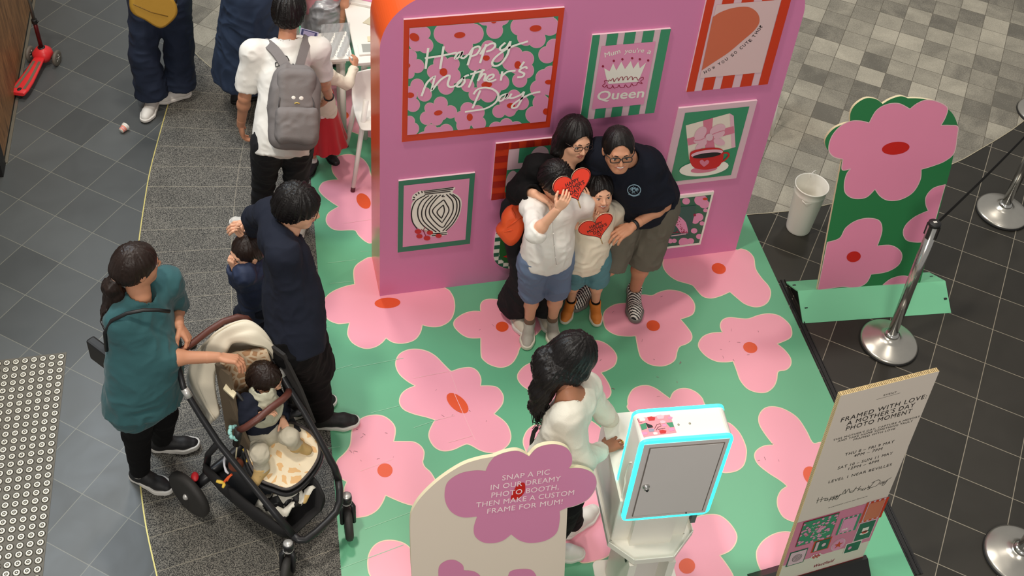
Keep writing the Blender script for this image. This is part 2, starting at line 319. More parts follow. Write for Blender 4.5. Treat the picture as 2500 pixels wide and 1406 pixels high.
# tactile paving: steel studs in a dark base
tb = MB(); s0 = V3(-1.856, -0.143, 0); sx = unit(V3(-0.9995, -0.0, 0) + V3(0, 0.018, 0)); sy = unit(V3(-0.0532, -1, 0))
M_tact = mat('tactile_base', (104, 100, 90), 0.6, var=0.1, vs_=20)
e0 = s0 - sx * 0.028 - sy * 0.028
tb.prism([e0 + V3(0, 0, .003), e0 + sx * 0.62 + V3(0, 0, .003), e0 + sx * 0.62 + sy * 1.75 + V3(0, 0, .003), e0 + sy * 1.75 + V3(0, 0, .003)], V3(0, 0, -.003), M_tact)
tag(tb.build('tactile_strip'), 'dark grey base strip of the tactile paving at the lower left', 'tactile paving')
sb = MB(); M_stud = mat('stud_steel', (226, 222, 206), 0.32, 0.35); M_studk = mat('stud_rubber', (58, 56, 50), 0.6)
sb.lathe([(0.0205, 0), (0.0205, .001), (0.0, .0012)], (0, 0, 0.0004), (0, 0, 1), M_studk, 18)
sb.lathe([(0.0172, 0), (0.0172, .003), (0.0150, .005), (0.0092, .005), (0.0085, .0042)], (0, 0, 0), (0, 0, 1), M_stud, 18)
sb.lathe([(0.0085, .0042), (0.0082, .0046), (0.0, .0046)], (0, 0, 0), (0, 0, 1), M_studk, 14)
sb.lathe([(0.0045, .0040), (0.004, .0054), (0.0, .0056)], (0, 0, 0), (0, 0, 1), M_stud, 10)
dx = 0.0486; dy = 1.3362 / 26.0; first = None
for r in range(34):
    for c in range(9 if r < 40 else 8):
        p = s0 + sx * (c * 0.0486) + sy * (r * 0.0493)
        q = RW @ (p - CAM); px_ = CX + FPX * q[0] / q[2]; py_ = CY + FPX * q[1] / q[2]
        if px_ < -8 or py_ > 1416: continue
        if first is None: o = first = sb.build('tactile_stud')
        else: o = first.copy(); C.objects.link(o)
        o.location = (p[0], p[1], 0.0032)
        tag(o, 'round steel tactile stud in the dotted paving strip at lower left', 'tactile stud', 'steel studs of the tactile paving')

# printed vinyl floor mat with pink flowers
PF = Plane((0, 0, 0.004), (1, 0, 0), (0, 1, 0))
cA, cB, cC, cD, cE, cF, cG, cH, cI, c1 = (760, 600, 5), (760, 860, 5), (800, 1100, 4.596), (1220, 800, 5), (1560, 590, 3.515), (1640, 980, 3.3), (1360, 1080, 4.312), (750, 340, 4.686), (740, 160, 4.394), (0, 0, 1)
def T(crop, pts): return [(crop[0] + p[0] / crop[2], crop[1] + p[1] / crop[2]) + tuple(p[2:]) for p in pts]
flowers = [
 T(cA, [(742,140),(620,185),(540,250),(517,330),(530,470,1),(400,500),(260,560),(170,640),(137,740),(160,840),(220,910),(320,950),(400,948),(468,940,1),(447,1030),(450,1100),(500,1180),(590,1235),(680,1255),(780,1235),(860,1185),(912,1125,1),(990,1175),(1080,1192),(1180,1180),(1270,1140),(1330,1060),(1355,965,1),(1450,988),(1560,985),(1660,940),(1720,870),(1750,760),(1740,650),(1700,570),(1650,525),(1400,400),(1000,200)]),
 T(cA, [(2070,800,1),(1960,800),(1850,835),(1760,900),(1738,960),(1770,1020),(1850,1090),(1940,1125),(2070,1125,1),(2070,1230),(2075,1340),(2100,1390),(2180,1450),(2300,1485),(2400,1465),(2470,1410),(2520,1320),(2540,1260),(2600,1160,1),(2750,1080),(2840,960),(2870,840),(2840,740),(2760,690),(2600,710,1),(2450,670),(2300,658),(2190,650),(2110,665),(2070,710),(2065,770)]),
 T(cB, [(1035,100),(1080,20),(1180,-30),(1300,-38),(1420,-10),(1520,50),(1600,130),(1680,210),(1715,230),(1790,205),(1880,187),(1960,190),(2030,235),(2070,320),(2065,410,1),(2180,410),(2270,430),(2330,500),(2345,570),(2320,650),(2230,752,1),(2330,820),(2400,900),(2435,1010),(2420,1100),(2360,1170),(2280,1215),(2170,1225),(2060,1195),(1960,1140),(1900,1120),(1840,1140),(1740,1185),(1640,1205),(1560,1190),(1490,1140),(1440,1050),(1440,970),(1480,880),(1512,825,1),(1400,790),(1260,755),(1140,705),(1085,640),(1078,570),(1110,500),(1180,445),(1270,410,1),(1170,350),(1080,270),(1035,180)]),
 T(cB, [(490,1000),(510,920),(570,840),(660,785),(780,765),(880,780),(960,830),(1015,900),(1025,980),(1005,1088,1),(1130,1088),(1250,1095),(1330,1140),(1375,1210),(1370,1290),(1360,1340),(1385,1400)]) + T(cC, [(1150,240),(1195,310),(1250,420),(1260,520),(1200,590),(1100,630),(960,615),(860,590),(760,550),(650,500,1),(610,590),(550,670),(460,725),(360,747),(290,745),(220,680),(190,580),(185,440),(215,350,1),(120,285),(90,200),(110,110),(180,40)]) + T(cB, [(450,1180),(480,1110)]),
 T(cC, [(480,1406),(450,1280),(465,1160),(520,1070),(600,1020),(700,1005),(800,1020),(880,1055),(940,1115),(1000,1200),(1000,1500),(600,1520)]),
 T(cD, [(480,412),(380,430),(290,480),(225,560),(222,630),(270,700),(340,750),(400,780),(520,800,1),(560,950),(700,1060),(900,1080),(1080,1020),(1170,925),(1200,905),(1260,890),(1330,850),(1358,790),(1340,710),(1290,620),(1235,548,1),(1320,515),(1400,460),(1430,370),(1400,290),(1320,210),(1230,165),(1150,155),(1000,170),(850,250),(720,430,1),(600,420)]),
 T(cE, [(35,455),(110,462),(170,435),(250,415),(340,425),(420,460),(470,520),(478,580),(450,630),(355,665,1),(410,730),(450,790),(450,840),(410,875),(350,900),(328,940),(310,1010),(260,1050),(190,1068),(100,1055),(30,1010),(0,950)]) + [(1552,820,1),(1532,821),(1506,818),(1486,808),(1476,795),(1473,772),(1480,756),(1503,743),(1531,740,1),(1545,725)],
 T(cE, [(830,65),(880,62),(940,85),(985,140),(1000,230),(1050,310),(1110,380),(1130,440),(1110,510),(1060,550),(990,560),(910,535),(850,490),(780,430,1),(700,465),(620,485),(550,470),(500,420),(460,375),(400,355),(320,330),(250,280),(210,220),(210,160),(250,100),(500,-60),(760,-40)]),
 T(cE, [(715,778,1),(697,720),(720,670),(780,650),(860,658),(940,660),(1030,630),(1120,618),(1210,640),(1290,710),(1312,780),(1290,830),(1185,877,1),(1250,930),(1300,1000),(1300,1060),(1260,1100),(1195,1115),(1180,1190),(1150,1250),(1090,1292),(1010,1292),(930,1260),(870,1190),(840,1110),(808,1025,1),(740,1033),(660,1025),(580,985),(520,920),(512,870),(550,815),(620,785)]),
 T(cD, [(1590,1020),(1565,930),(1570,850),(1620,760),(1700,715),(1800,705),(1900,740),(2000,810),(2080,868,1),(2120,790),(2200,745),(2300,745),(2400,790),(2470,860),(2500,930)]) + T(cF, [(330,130,1),(415,158),(480,185),(550,260),(595,360),(600,430),(580,510),(530,555),(460,572),(400,566),(300,500),(100,480),(-100,300)]),
 [(1672,1274),(1700,1262),(1731,1256),(1758,1259),(1782,1278),(1798,1304),(1796,1325),(1782,1344),(1757,1356,1),(1773,1377),(1790,1406),(1795,1440),(1700,1480),(1600,1470),(1560,1400),(1600,1340),(1640,1300)],
 [(1316,1037),(1296,1043),(1282,1060),(1278,1085),(1296,1125),(1330,1200,1),(1360,1290),(1383,1337),(1408,1362),(1426,1374),(1480,1360),(1496,1333),(1497,1300),(1520,1250),(1520,1150),(1480,1060),(1420,1020),(1360,1050,1)],
 T(cF, [(1230,340),(1150,338),(1120,310),(1080,230),(1010,130),(910,65),(820,42),(750,55),(705,110),(705,180),(750,260),(820,350,1),(740,360),(680,400),(668,450),(700,510),(780,575),(880,640),(930,683,1),(880,720),(852,780),(855,850),(890,920),(940,955),(1000,966),(1080,930),(1230,720),(1350,500)]),
 T(cF, [(970,1058),(900,1050),(820,1070),(740,1120),(690,1190),(683,1250),(700,1320),(740,1370),(900,1420),(1000,1300),(1010,1100)]),
 T(cH, [(745,1185),(670,1170),(590,1100),(550,1045),(480,1038),(370,1042),(290,1025),(230,970),(217,910),(240,850),(290,810),(360,770,1),(280,720),(190,650),(140,590),(140,550),(180,495),(260,470),(355,462,1),(300,390),(282,320),(300,240),(370,190),(470,172),(560,190),(640,230),(700,310),(740,430),(850,500),(900,1100)]),
 T(cI, [(300,205),(420,215),(510,240),(552,300),(560,360),(700,380),(760,450),(760,750),(640,745),(560,725),(500,700),(450,690),(400,765),(330,800),(200,760),(200,600),(250,450),(200,350)]),
 T(cI, [(745,205),(680,190),(610,165),(592,125),(620,85),(745,60),(850,80),(850,180)]),
 [(838,62),(852,48),(866,60),(868,78),(850,84),(836,78)],
]
mb = MB(); mq = [(-0.386 + 0.066 * 3.4, 3.4), (-0.5165, -2.6), (2.44, -2.6), (2.557, 0.31), (2.6, 3.4)]
mb.prism([(x, y, 0.004) for x, y in mq], V3(0, 0, -0.003), M_green)
for i, f in enumerate(flowers):
    q = crom(f, 6); P3 = [PF.px(x, y, 0.0006) for x, y in q]; mb.poly(P3, M_pink)
    mb.strip([p + V3(0, 0, .0005) for p in P3 + [P3[0]]], V3(0, 0, 1), 0.0062, M_cream); 
    for k in range(len(P3) * 2 + 2): pass
eyes = [(cA, (930, 697), 158, 65, -.05), (cA, (2330, 987), 78, 62, 0), (cB, (1785, 620), 162, 84, .72), (cC, (643, 220), 86, 78, 0), (cE, (122, 720), 58, 46, .2), (cE, (685, 230), 62, 46, .25), (cE, (955, 908), 62, 46, .25), (cF, (123, 1325), 66, 62, 0), (cF, (1130, 600), 85, 62, .9), (cH, (645, 706), 98, 70, .9), (cI, (445, 535), 45, 40, 0)]
for cr, c_, a_, b_, ro in eyes: oval(mb, PF, c_, a_, b_, ro, M_org, 0.0014, crop=cr)
M_crl = mat('crease_light', (150, 206, 170), .4); M_crp = mat('crease_pink', (250, 190, 196), .4); M_scf = mat('scuff', (150, 110, 116), .5)
for a, c_ in (((890, 1292), (1003, 1250)), ((830, 1388), (985, 1330)), ((860, 898), (985, 874)), ((784, 912), (860, 890)), ((800, 642), (868, 634)), ((806, 692), (866, 686)), ((880, 614), (900, 613)), ((782, 800), (806, 796)), ((782, 852), (812, 848)), ((905, 1008), (975, 990)), ((1010, 1044), (1070, 1024)), ((790, 1096), (830, 1090))): mb.strip([PF.px(*a, .0016), PF.px(*c_, .0016)], V3(0, 0, 1), .0035, M_crl)
for a, c_ in (((1010, 923), (1098, 906)), ((1100, 910), (1118, 960)), ((1062, 1026), (1110, 1014)), ((1095, 1080), (1152, 1064)), ((1108, 958), (1160, 1075)), ((880, 1150), (960, 1120)), ((840, 545), (930, 532))): mb.strip([PF.px(*a, .0019), PF.px(*c_, .0019)], V3(0, 0, 1), .003, M_crp)
random.seed(31)
for k in range(70):
    x, y = random.choice([(1600, 850), (1240, 760), (1800, 830), (1120, 980), (1450, 900), (1640, 960), (1560, 740), (1920, 1100), (1380, 1250), (900, 1080)]); x += random.uniform(-70, 70); y += random.uniform(-50, 50); a = random.uniform(0, 6.28); l_ = random.uniform(3, 10)
    mb.strip([PF.px(x, y, .0021), PF.px(x + l_ * math.cos(a), y + l_ * math.sin(a) * .8, .0021)], V3(0, 0, 1), random.uniform(.001, .003), M_scf)
tag(mb.build('floor_mat'), 'green vinyl floor mat printed with large pink flowers, under the posing family', 'floor mat')
em = MB(); em.prism([(2.5432, -0.3, .0035), (2.448, -2.37, .0035), (2.505, -2.37, .0035), (2.545+.027, -0.3, .0035)][::-1], V3(0, 0, -.003), M_black)
for t0 in (0.02, 0.045): em.tube([(2.539 + t0 - 0.0463 * k * .23, -.3 - k * .23, .005) for k in range(10)], 0.004, M_black, 6)
tag(em.build('edge_tape'), 'black cloth tape along the right hand edge of the flower mat', 'tape')

# ---------------------------------------------------------------- pink backdrop wall
M_wp = mat('backdrop_pink', (214, 128, 172), 0.42, var=0.02, vs_=1.5); M_wo = mat('backdrop_orange', (236, 92, 40), 0.2, var=0.02, spec=0.6)
WT, RR = 2.24, 0.34
out = [(0, 0), (2.3577, 0)] + [(2.3577 - RR + RR * math.cos(a), WT - RR + RR * math.sin(a)) for a in np.linspace(0, math.pi / 2, 30)] + [(RR - RR * math.sin(a), WT - RR + RR * math.cos(a)) for a in np.linspace(0, math.pi / 2, 30)]
wb_ = thing('backdrop_wall', 'tall pink photo backdrop wall with rounded corners and glossy orange sides', 'backdrop', (1.18, 0.16, 0.004))
mb = MB(); mb.prism([(x, 0, z + 0.004) for x, z in out], V3(0, 0.33, 0), M_wp, side=M_wo); mb.build('panel', wb_)

def rect(pl, tl, br, crop=c1, tr=None):
    a = pl.uv(crop[0] + tl[0] / crop[2], crop[1] + tl[1] / crop[2]); b = pl.uv(crop[0] + br[0] / crop[2], crop[1] + br[1] / crop[2]); return a[0], b[1], b[0], a[1]   # x0 z0 x1 z1
def rpoly(mb, pl, r, m, off):
    JIT[0] = (JIT[0] + 1) % 40; off = off + JIT[0] * 1.6e-5
    mb.poly([pl.at(r[0], r[1], off), pl.at(r[2], r[1], off), pl.at(r[2], r[3], off), pl.at(r[0], r[3], off)], m)
def board(mb, pl, r, m, t, side=None):
    mb.prism([pl.at(r[0], r[1]), pl.at(r[2], r[1]), pl.at(r[2], r[3]), pl.at(r[0], r[3])], -pl.n * t, m, side=side)
def clip(poly, r):
    for ax, lim, sg in ((0, r[0], 1), (0, r[2], -1), (1, r[1], 1), (1, r[3], -1)):
        o_ = []
        for i in range(len(poly)):
            a, b = poly[i - 1], poly[i]; da, db = (a[ax] - lim) * sg, (b[ax] - lim) * sg
            if (da >= 0) != (db >= 0): o_.append(a + (b - a) * da / (da - db))
            if db >= 0: o_.append(b)
        poly = o_
        if not poly: break
    return poly
JIT = [0]
def blob(mb, pl, crop, c, rad, r, m, off, grow=0.0, sq=1.0, rot=0.0, n=26):
    """round petal given as an oval in the picture, cut off at the poster's edge"""
    q = []
    for k in range(n):
        t = 2 * math.pi * k / n; x, y = (rad + grow) * math.cos(t), (rad * sq + grow) * math.sin(t)
        q.append(pl.uv(crop[0] + (c[0] + x * math.cos(rot) - y * math.sin(rot)) / crop[2], crop[1] + (c[1] + x * math.sin(rot) + y * math.cos(rot)) / crop[2]))
    q = clip(q, r); JIT[0] = (JIT[0] + 1) % 40; off = off + JIT[0] * 1.6e-5
    if len(q) > 2: mb.poly([pl.at(x, y, off) for x, y in q], m)
PW = Plane((0, -0.014, 0.0), (1, 0, 0), (0, 0, 1))
M_pr = mat('print_red', (206, 60, 30), 0.4, var=.02); M_pg = mat('print_green', (62, 142, 104), 0.4, var=.02); M_pp = mat('print_pink', (228, 146, 182), 0.4, var=.02); M_pc = mat('print_petal_line', (226, 190, 190), 0.45, var=.02); M_ppl = mat('print_pale_pink', (222, 186, 196), 0.4, var=.02); M_pw = mat('print_white', (240, 234, 222), 0.4, var=.02); M_edge = mat('card_edge', (246, 214, 222), 0.6)
M_dg = mat('print_dark_green', (40, 100, 76), 0.4, var=.02); M_ink = mat('ink_black', (28, 24, 26), 0.45); M_maroon = mat('print_maroon', (150, 30, 62), 0.45); M_cup = mat('print_cup_red', (200, 34, 36), 0.4, var=.02)
def poster(): return MB()
L = [0.0012 * i for i in range(1, 9)]

cP = (960, 0, 3.8); r = rect(PW, (98, 185), (1452, 1180), cP); mb = poster(); board(mb, PW, r, M_pr, 0.013, M_edge)
ri = (r[0] + 0.029, r[1] + 0.05, r[2] - 0.029, r[3] - 0.052); rpoly(mb, PW, ri, M_pg, L[0]); rr_ = ri
FL = [([(185,260,60),(285,305,58),(300,420,68),(220,400,70),(160,350,70)],(195,340,48,36,.5)),([(640,240,110),(470,310,92),(745,310,90),(560,410,92),(650,420,85),(600,330,110),(600,200,90)],(615,320,52,28,-.1)),([(850,160,70),(1010,165,62),(940,280,74),(940,200,80)],(930,180,30,32,0)),([(1170,245,80),(1280,180,85),(1400,190,90),(1450,240,85),(1230,340,78),(1330,360,80),(1320,270,100)],(1318,258,55,30,-.1)),([(885,440,66),(790,510,64),(755,590,62),(850,580,70),(960,510,62),(870,520,70)],(862,533,32,25,0)),([(1130,500,66),(1230,545,72),(1230,650,72),(1172,740,66),(1080,580,66),(1150,600,80)],(1153,597,30,36,.2)),([(440,575,66),(550,590,62),(380,660,64),(550,700,72),(490,800,72),(400,730,60),(465,665,80)],(465,663,36,36,0)),([(920,690,60),(1000,760,72),(690,790,58),(762,872,60),(880,870,74),(930,820,68),(865,780,88),(850,710,58)],(866,780,50,28,-.1)),([(440,958,62),(340,1000,48),(310,1092,60),(400,1100,58),(530,1035,58),(430,1040,76)],(416,1042,40,23,-.2)),([(690,1012,64),(780,1040,64),(632,1090,60),(792,1140,64),(650,1160,62),(710,1090,70)],(708,1082,28,34,0)),([(1120,890,58),(1190,950,64),(1080,1020,56),(980,1030,58),(1040,950,52),(1100,970,70)],(1090,975,38,24,0)),([(1400,720,78),(1350,820,78),(1460,680,70),(1450,800,80)],(1442,757,36,22,0)),([(1425,505,76),(1490,430,70)],None),([(1370,950,75),(1305,1060,76),(1400,1010,90),(1350,1120,80),(1440,1120,60)],(1415,1030,28,30,0)),([(1050,1155,58),(955,1195,66),(1142,1185,60)],None),([(350,1212,60),(490,1212,62),(290,1300,80),(430,1270,90)],None),([(150,520,66),(222,610,62),(160,610,60),(150,680,44)],(135,603,22,22,0)),([(222,790,60),(290,872,64),(182,970,62),(150,870,70)],(155,878,38,26,0)),([(150,1122,48),(180,1190,56),(150,1240,60)],None)]
for pts, eye in FL:
    for x, y, q in pts: blob(mb, PW, cP, (x, y), q, rr_, M_pc, L[1], grow=4.5)
for pts, eye in FL:
    for x, y, q in pts: blob(mb, PW, cP, (x, y), q, rr_, M_pp, L[2])
for pts, eye in FL:
    if eye: blob(mb, PW, cP, eye[:2], eye[2], rr_, M_pr, L[3], sq=eye[3] / eye[2], rot=eye[4])
strokes = [[(325,445,1),(300,640)],[(468,430,1),(435,640)],[(293,540),(430,520),(590,487)],[(652,478),(600,492),(572,542),(606,532),(644,484),(628,528),(655,538),(692,505)],[(742,440,1),(690,605)],[(700,510),(740,450),(790,430),(805,455),(770,505),(722,520)],[(862,408,1),(805,585)],[(806,505),(858,432),(925,400),(946,424),(915,460),(862,480)],[(1040,395),(992,440),(1002,466),(1050,442),(1088,382)],[(1088,382),(1062,500),(1000,590),(940,612),(918,580),(960,520),(1080,440),(1250,383)],[(262,892),(312,770),(388,702,1),(352,848,1),(440,740),(522,700),(506,780),(536,808),(600,780),(636,740)],[(660,718),(604,762),(592,800),(626,800),(662,760),(658,716),(702,694)],[(764,655,1),(700,812)],[(715,690),(850,650)],[(836,642,1),(785,752)],[(785,748),(832,690),(856,694),(846,744),(876,742)],[(876,742),(926,716),(926,690),(884,704),(866,742),(902,756),(956,736)],[(1012,662,1),(998,748)],[(1000,712),(1060,665),(1135,655)],[(1215,572,1),(1176,628)],[(1240,640),(1228,620),(1182,640),(1172,662),(1214,682),(1200,710),(1150,716)],[(808,838,1),(735,1005)],[(745,875),(780,830),(850,812),(930,830),(975,880),(950,950),(860,1005),(750,1025),(665,1038)],[(1064,868),(1004,888),(980,930),(1012,930),(1062,872),(1046,914),(1082,902)],[(1098,868),(1080,905),(1112,908),(1180,880),(1215,850)],[(1215,850),(1190,920),(1150,990),(1105,1000),(1112,970),(1180,920),(1280,870),(1365,850)]]
M_neon = mat('lettering_white', (250, 246, 238), 0.35)
for st in strokes:
    ws = 0.0125; pen(mb, PW, cP, st, ws, M_neon, L[5])
tag(mb.build('framed_poster'), 'large red framed floral poster with white script greeting on the pink backdrop', 'poster')

# striped green poster with a crown
cQ = (1400, 0, 4.536); r = rect(PW, (212, 390), (893, 1248), cQ); mb = poster(); board(mb, PW, r, M_ppl, 0.013, M_edge)
w_, h_ = r[2] - r[0], r[3] - r[1]
for a, b in ((0, .095), (.185, .325), (.41, .55), (.645, .79), (.872, 1)): rpoly(mb, PW, (r[0] + w_ * a, r[1], r[0] + w_ * b, r[3]), M_pg, L[0])
rp_ = (r[0] + w_ * .135, r[1] + h_ * .125, r[0] + w_ * .83, r[3] - h_ * .13); rpoly(mb, PW, rp_, M_pp, L[1])
fillpx(mb, PW, cQ, [(340,755),(400,790),(440,700),(475,780),(530,683),(570,765),(635,675),(662,760),(718,683),(735,755),(805,693),(740,850),(715,905),(390,930),(370,890)], M_pw, L[2], smooth=False)
for x, y in ((325,730),(445,670),(540,652),(648,640),(733,652),(826,665)): blob(mb, PW, cQ, (x, y), 13, rp_, M_maroon, L[2])
zz = [(385,905),(400,885),(415,895),(425,880),(440,870),(450,905),(468,880),(490,862),(500,895),(520,858),(545,855),(548,890),(570,855),(595,850),(600,885),(625,855),(650,852),(655,885),(675,858),(700,860),(715,890),(735,870),(770,855),(772,880),(745,900),(765,925)]
pen(mb, PW, cQ, zz, 0.004, M_maroon, L[3]); pen(mb, PW, cQ, [(385,895),(345,895),(350,925),(322,950),(350,965),(372,940),(378,972),(420,975),(435,945),(450,975),(490,965),(505,940),(520,968),(560,968),(575,938),(600,965),(630,958),(645,925),(665,950),(700,940),(715,915),(760,928)], 0.004, M_maroon, L[3])
write(mb, Plane(PW.o, PW.u, PW.v), 'Mum', (1400 + 350 / 4.536, 636 / 4.536), (1400 + 520 / 4.536, 588 / 4.536), 0.034, M_pw, L[2], bold=.02)
write(mb, PW, "you're", (1400 + 565 / 4.536, 588 / 4.536), (1400 + 778 / 4.536, 580 / 4.536), 0.030, M_pw, L[2], bold=.02)
write(mb, PW, 'a', (1400 + 812 / 4.536, 592 / 4.536), (1400 + 850 / 4.536, 600 / 4.536), 0.034, M_pw, L[2], bold=.02)
write(mb, PW, 'Queen', (1400 + 258 / 4.536, 1112 / 4.536), (1400 + 772 / 4.536, 1076 / 4.536), 0.066, M_pw, L[2], bold=.05)
tag(mb.build('framed_poster'), 'green striped poster with a white crown on the pink backdrop', 'poster')

# orange heart poster
ql = PW.uv(1400 + 1250 / 4.536, 1018 / 4.536); qr = PW.uv(1400 + 2150 / 4.536, 930 / 4.536); st_ = PW.uv(1400 + 1640 / 4.536, 45 / 4.536)[1]; sb_ = PW.uv(1400 + 1440 / 4.536, 858 / 4.536)[1]
r = (ql[0], ql[1], qr[0], st_ + (sb_ - ql[1])); mb = poster(); board(mb, PW, r, M_ppl, 0.013, M_edge); w_ = r[2] - r[0]
for a, b in ((0, .095), (.186, .322), (.413, .555), (.653, .795), (.884, 1)): rpoly(mb, PW, (r[0] + w_ * a, r[1], r[0] + w_ * b, r[3]), M_pr, L[0])
rpoly(mb, PW, (r[0] + w_ * .125, sb_, r[0] + w_ * .875, st_), mat('print_rose', (222, 190, 190), 0.45, var=.02), L[1])
fillpx(mb, PW, cQ, [(1545,190,1),(1620,140),(1740,95),(1870,75),(1960,85),(2030,135),(2060,200),(2050,270),(1990,350),(1880,445),(1720,580),(1570,680),(1420,780,1)], mat('print_terracotta', (206, 106, 76), 0.45, var=.02), L[2])
for ch, x, y, an in (('H',1460,800,-.42),('O',1503,775,-.45),('W',1552,750,-.5),('Y',1618,708,-.6),('O',1658,685,-.6),('U',1697,655,-.62),('S',1762,610,-.68),('O',1797,580,-.7),('C',1860,530,-.7),('U',1893,500,-.72),('T',1927,472,-.75),('E',1962,446,-.8),('T',2005,396,-.95),('H',2032,356,-1.0),('O',2060,322,-1.0),('?',2082,292,-1.05)):
    dx_, dy_ = 15 * math.cos(an), 15 * math.sin(an); nx_, ny_ = -math.sin(an) * 13, math.cos(an) * 13
    write(mb, PW, ch, (1400 + (x - dx_ + nx_) / 4.536, (y - dy_ + ny_) / 4.536), (1400 + (x + dx_ + nx_) / 4.536, (y + dy_ + ny_) / 4.536), 0.021, M_ink, L[2], bold=.03)
tag(mb.build('framed_poster'), 'red striped poster with an orange half heart at the top right of the backdrop', 'poster')

# coffee cup and present poster
cK = (1600, 230, 3.607); r = rect(PW, (208, 125), (712, 740), cK); mb = poster(); board(mb, PW, r, M_ppl, 0.013, M_edge)
ri = rect(PW, (262, 163), (665, 710), cK); rpoly(mb, PW, ri, M_pg, L[0]); mg = mat('print_box_cream', (232, 218, 204), 0.45, var=.02); mrib = mat('print_ribbon', (214, 122, 146), 0.45, var=.02); mbow = mat('print_bow', (226, 178, 192), 0.45, var=.02)
fillpx(mb, PW, cK, [(268,275),(655,168),(690,190),(706,465),(600,495),(450,560),(297,575)], mg, L[1], smooth=False)
fillpx(mb, PW, cK, [(655,168),(690,190),(706,465),(672,474)], mbow, L[2], smooth=False)
fillpx(mb, PW, cK, [(420,233),(508,208),(500,300),(525,475),(440,480),(425,300)], mrib, L[2], smooth=False); fillpx(mb, PW, cK, [(278,392),(690,280),(698,342),(290,452)], mrib, L[2], smooth=False)
for c_, a, b, ro in (((395, 340), 70, 42, -.9), ((545, 310), 75, 45, -.5), ((395, 400), 62, 30, -.15), ((560, 350), 55, 28, -.5), ((560, 415), 52, 30, .3), ((400, 445), 60, 24, -.6)): blob(mb, PW, cK, c_, a, ri, mbow, L[3], sq=b / a, rot=ro)
blob(mb, PW, cK, (472, 372), 32, ri, M_ppl, L[4]); pen(mb, PW, cK, [(500, 355), (550, 335), (605, 318)], .006, mrib, L[4]); pen(mb, PW, cK, [(445, 378), (400, 402), (345, 408)], .006, mrib, L[4])
blob(mb, PW, cK, (425, 645), 218, ri, M_pw, L[4], sq=.31, rot=-.12); blob(mb, PW, cK, (425, 655), 118, ri, mrib, L[5], sq=.24, rot=-.12)
fillpx(mb, PW, cK, [(303,545),(320,505),(400,482),(500,472),(570,478),(598,500),(600,540),(590,590),(550,640),(470,662),(400,662),(340,645),(308,600)], M_cup, L[6])
pen(mb, PW, cK, [(590,520),(635,518),(645,545),(600,588),(550,606)], .012, M_cup, L[6])
blob(mb, PW, cK, (450, 512), 142, ri, mbow, L[7], sq=.22, rot=-.13); blob(mb, PW, cK, (448, 528), 126, ri, M_ink, L[7] + .001, sq=.17, rot=-.13)
fillpx(mb, PW, cK, [(428,640,1),(395,610),(393,585),(415,578),(432,595,1),(455,578),(473,590),(465,612)], mrib, L[7])
tag(mb.build('framed_poster'), 'poster of a red coffee cup and ribboned present on the backdrop', 'poster')

# big cat poster
bl = PW.uv(1598, 611); tr = PW.uv(1743.6, 467.8); r = (bl[0], bl[1], tr[0], tr[1]); mb = poster(); board(mb, PW, r, M_pw, 0.013, M_edge)
ri = (r[0] + .012, r[1] + .02, r[2] - .014, r[3] - .024); rpoly(mb, PW, ri, M_dg, L[0])
for x, y, q in ((180,950,40),(270,940,34),(400,930,58),(430,965,45),(380,1080,42),(350,1110,34),(410,1135,22),(340,1200,28),(385,1250,28),(130,1290,24),(90,1295,22),(165,1288,22),(250,1300,46),(310,1290,30),(20,1330,28),(60,1330,16),(150,900,30),(440,1020,20)): blob(mb, PW, cK, (x, y), q, ri, M_pp, L[1], sq=.85)
blob(mb, PW, cK, (437, 918), 22, ri, M_pr, L[2], sq=.5); blob(mb, PW, cK, (345, 1060), 12, ri, M_maroon, L[2])
fillpx(mb, PW, cK, [(130,1000),(360,978),(302,1248),(30,1285)], mat('print_teal_dark', (44, 88, 80), 0.45, var=.02), L[2], smooth=False)
fillpx(mb, PW, cK, [(128,1045,1),(150,1028),(185,1018,1),(200,1040),(202,1068),(235,1092),(268,1130),(285,1190),(286,1224,1),(225,1226,1),(190,1170),(165,1152),(155,1215),(108,1232,1),(112,1218),(138,1200),(146,1120),(150,1066),(130,1058,1)], M_pp, L[3])
random.seed(5)
for k in range(60):
    x = random.uniform(150, 280); y = random.uniform(1040, 1215); t = (y - 1040) / 175
    if x < 148 + 0 * t or x > 195 + 85 * t or (y > 1165 and x < 185): continue
    blob(mb, PW, cK, (x, y), 4.2, ri, M_maroon, L[4], sq=.9, n=8)
pen(mb, PW, cK, [(150,1222),(290,1216)], .006, M_maroon, L[4]); pen(mb, PW, cK, [(140,1248),(270,1230)], .009, M_ppl, L[4])
tag(mb.build('framed_poster'), 'small poster of a seated spotted cat beside the crouching man', 'poster')

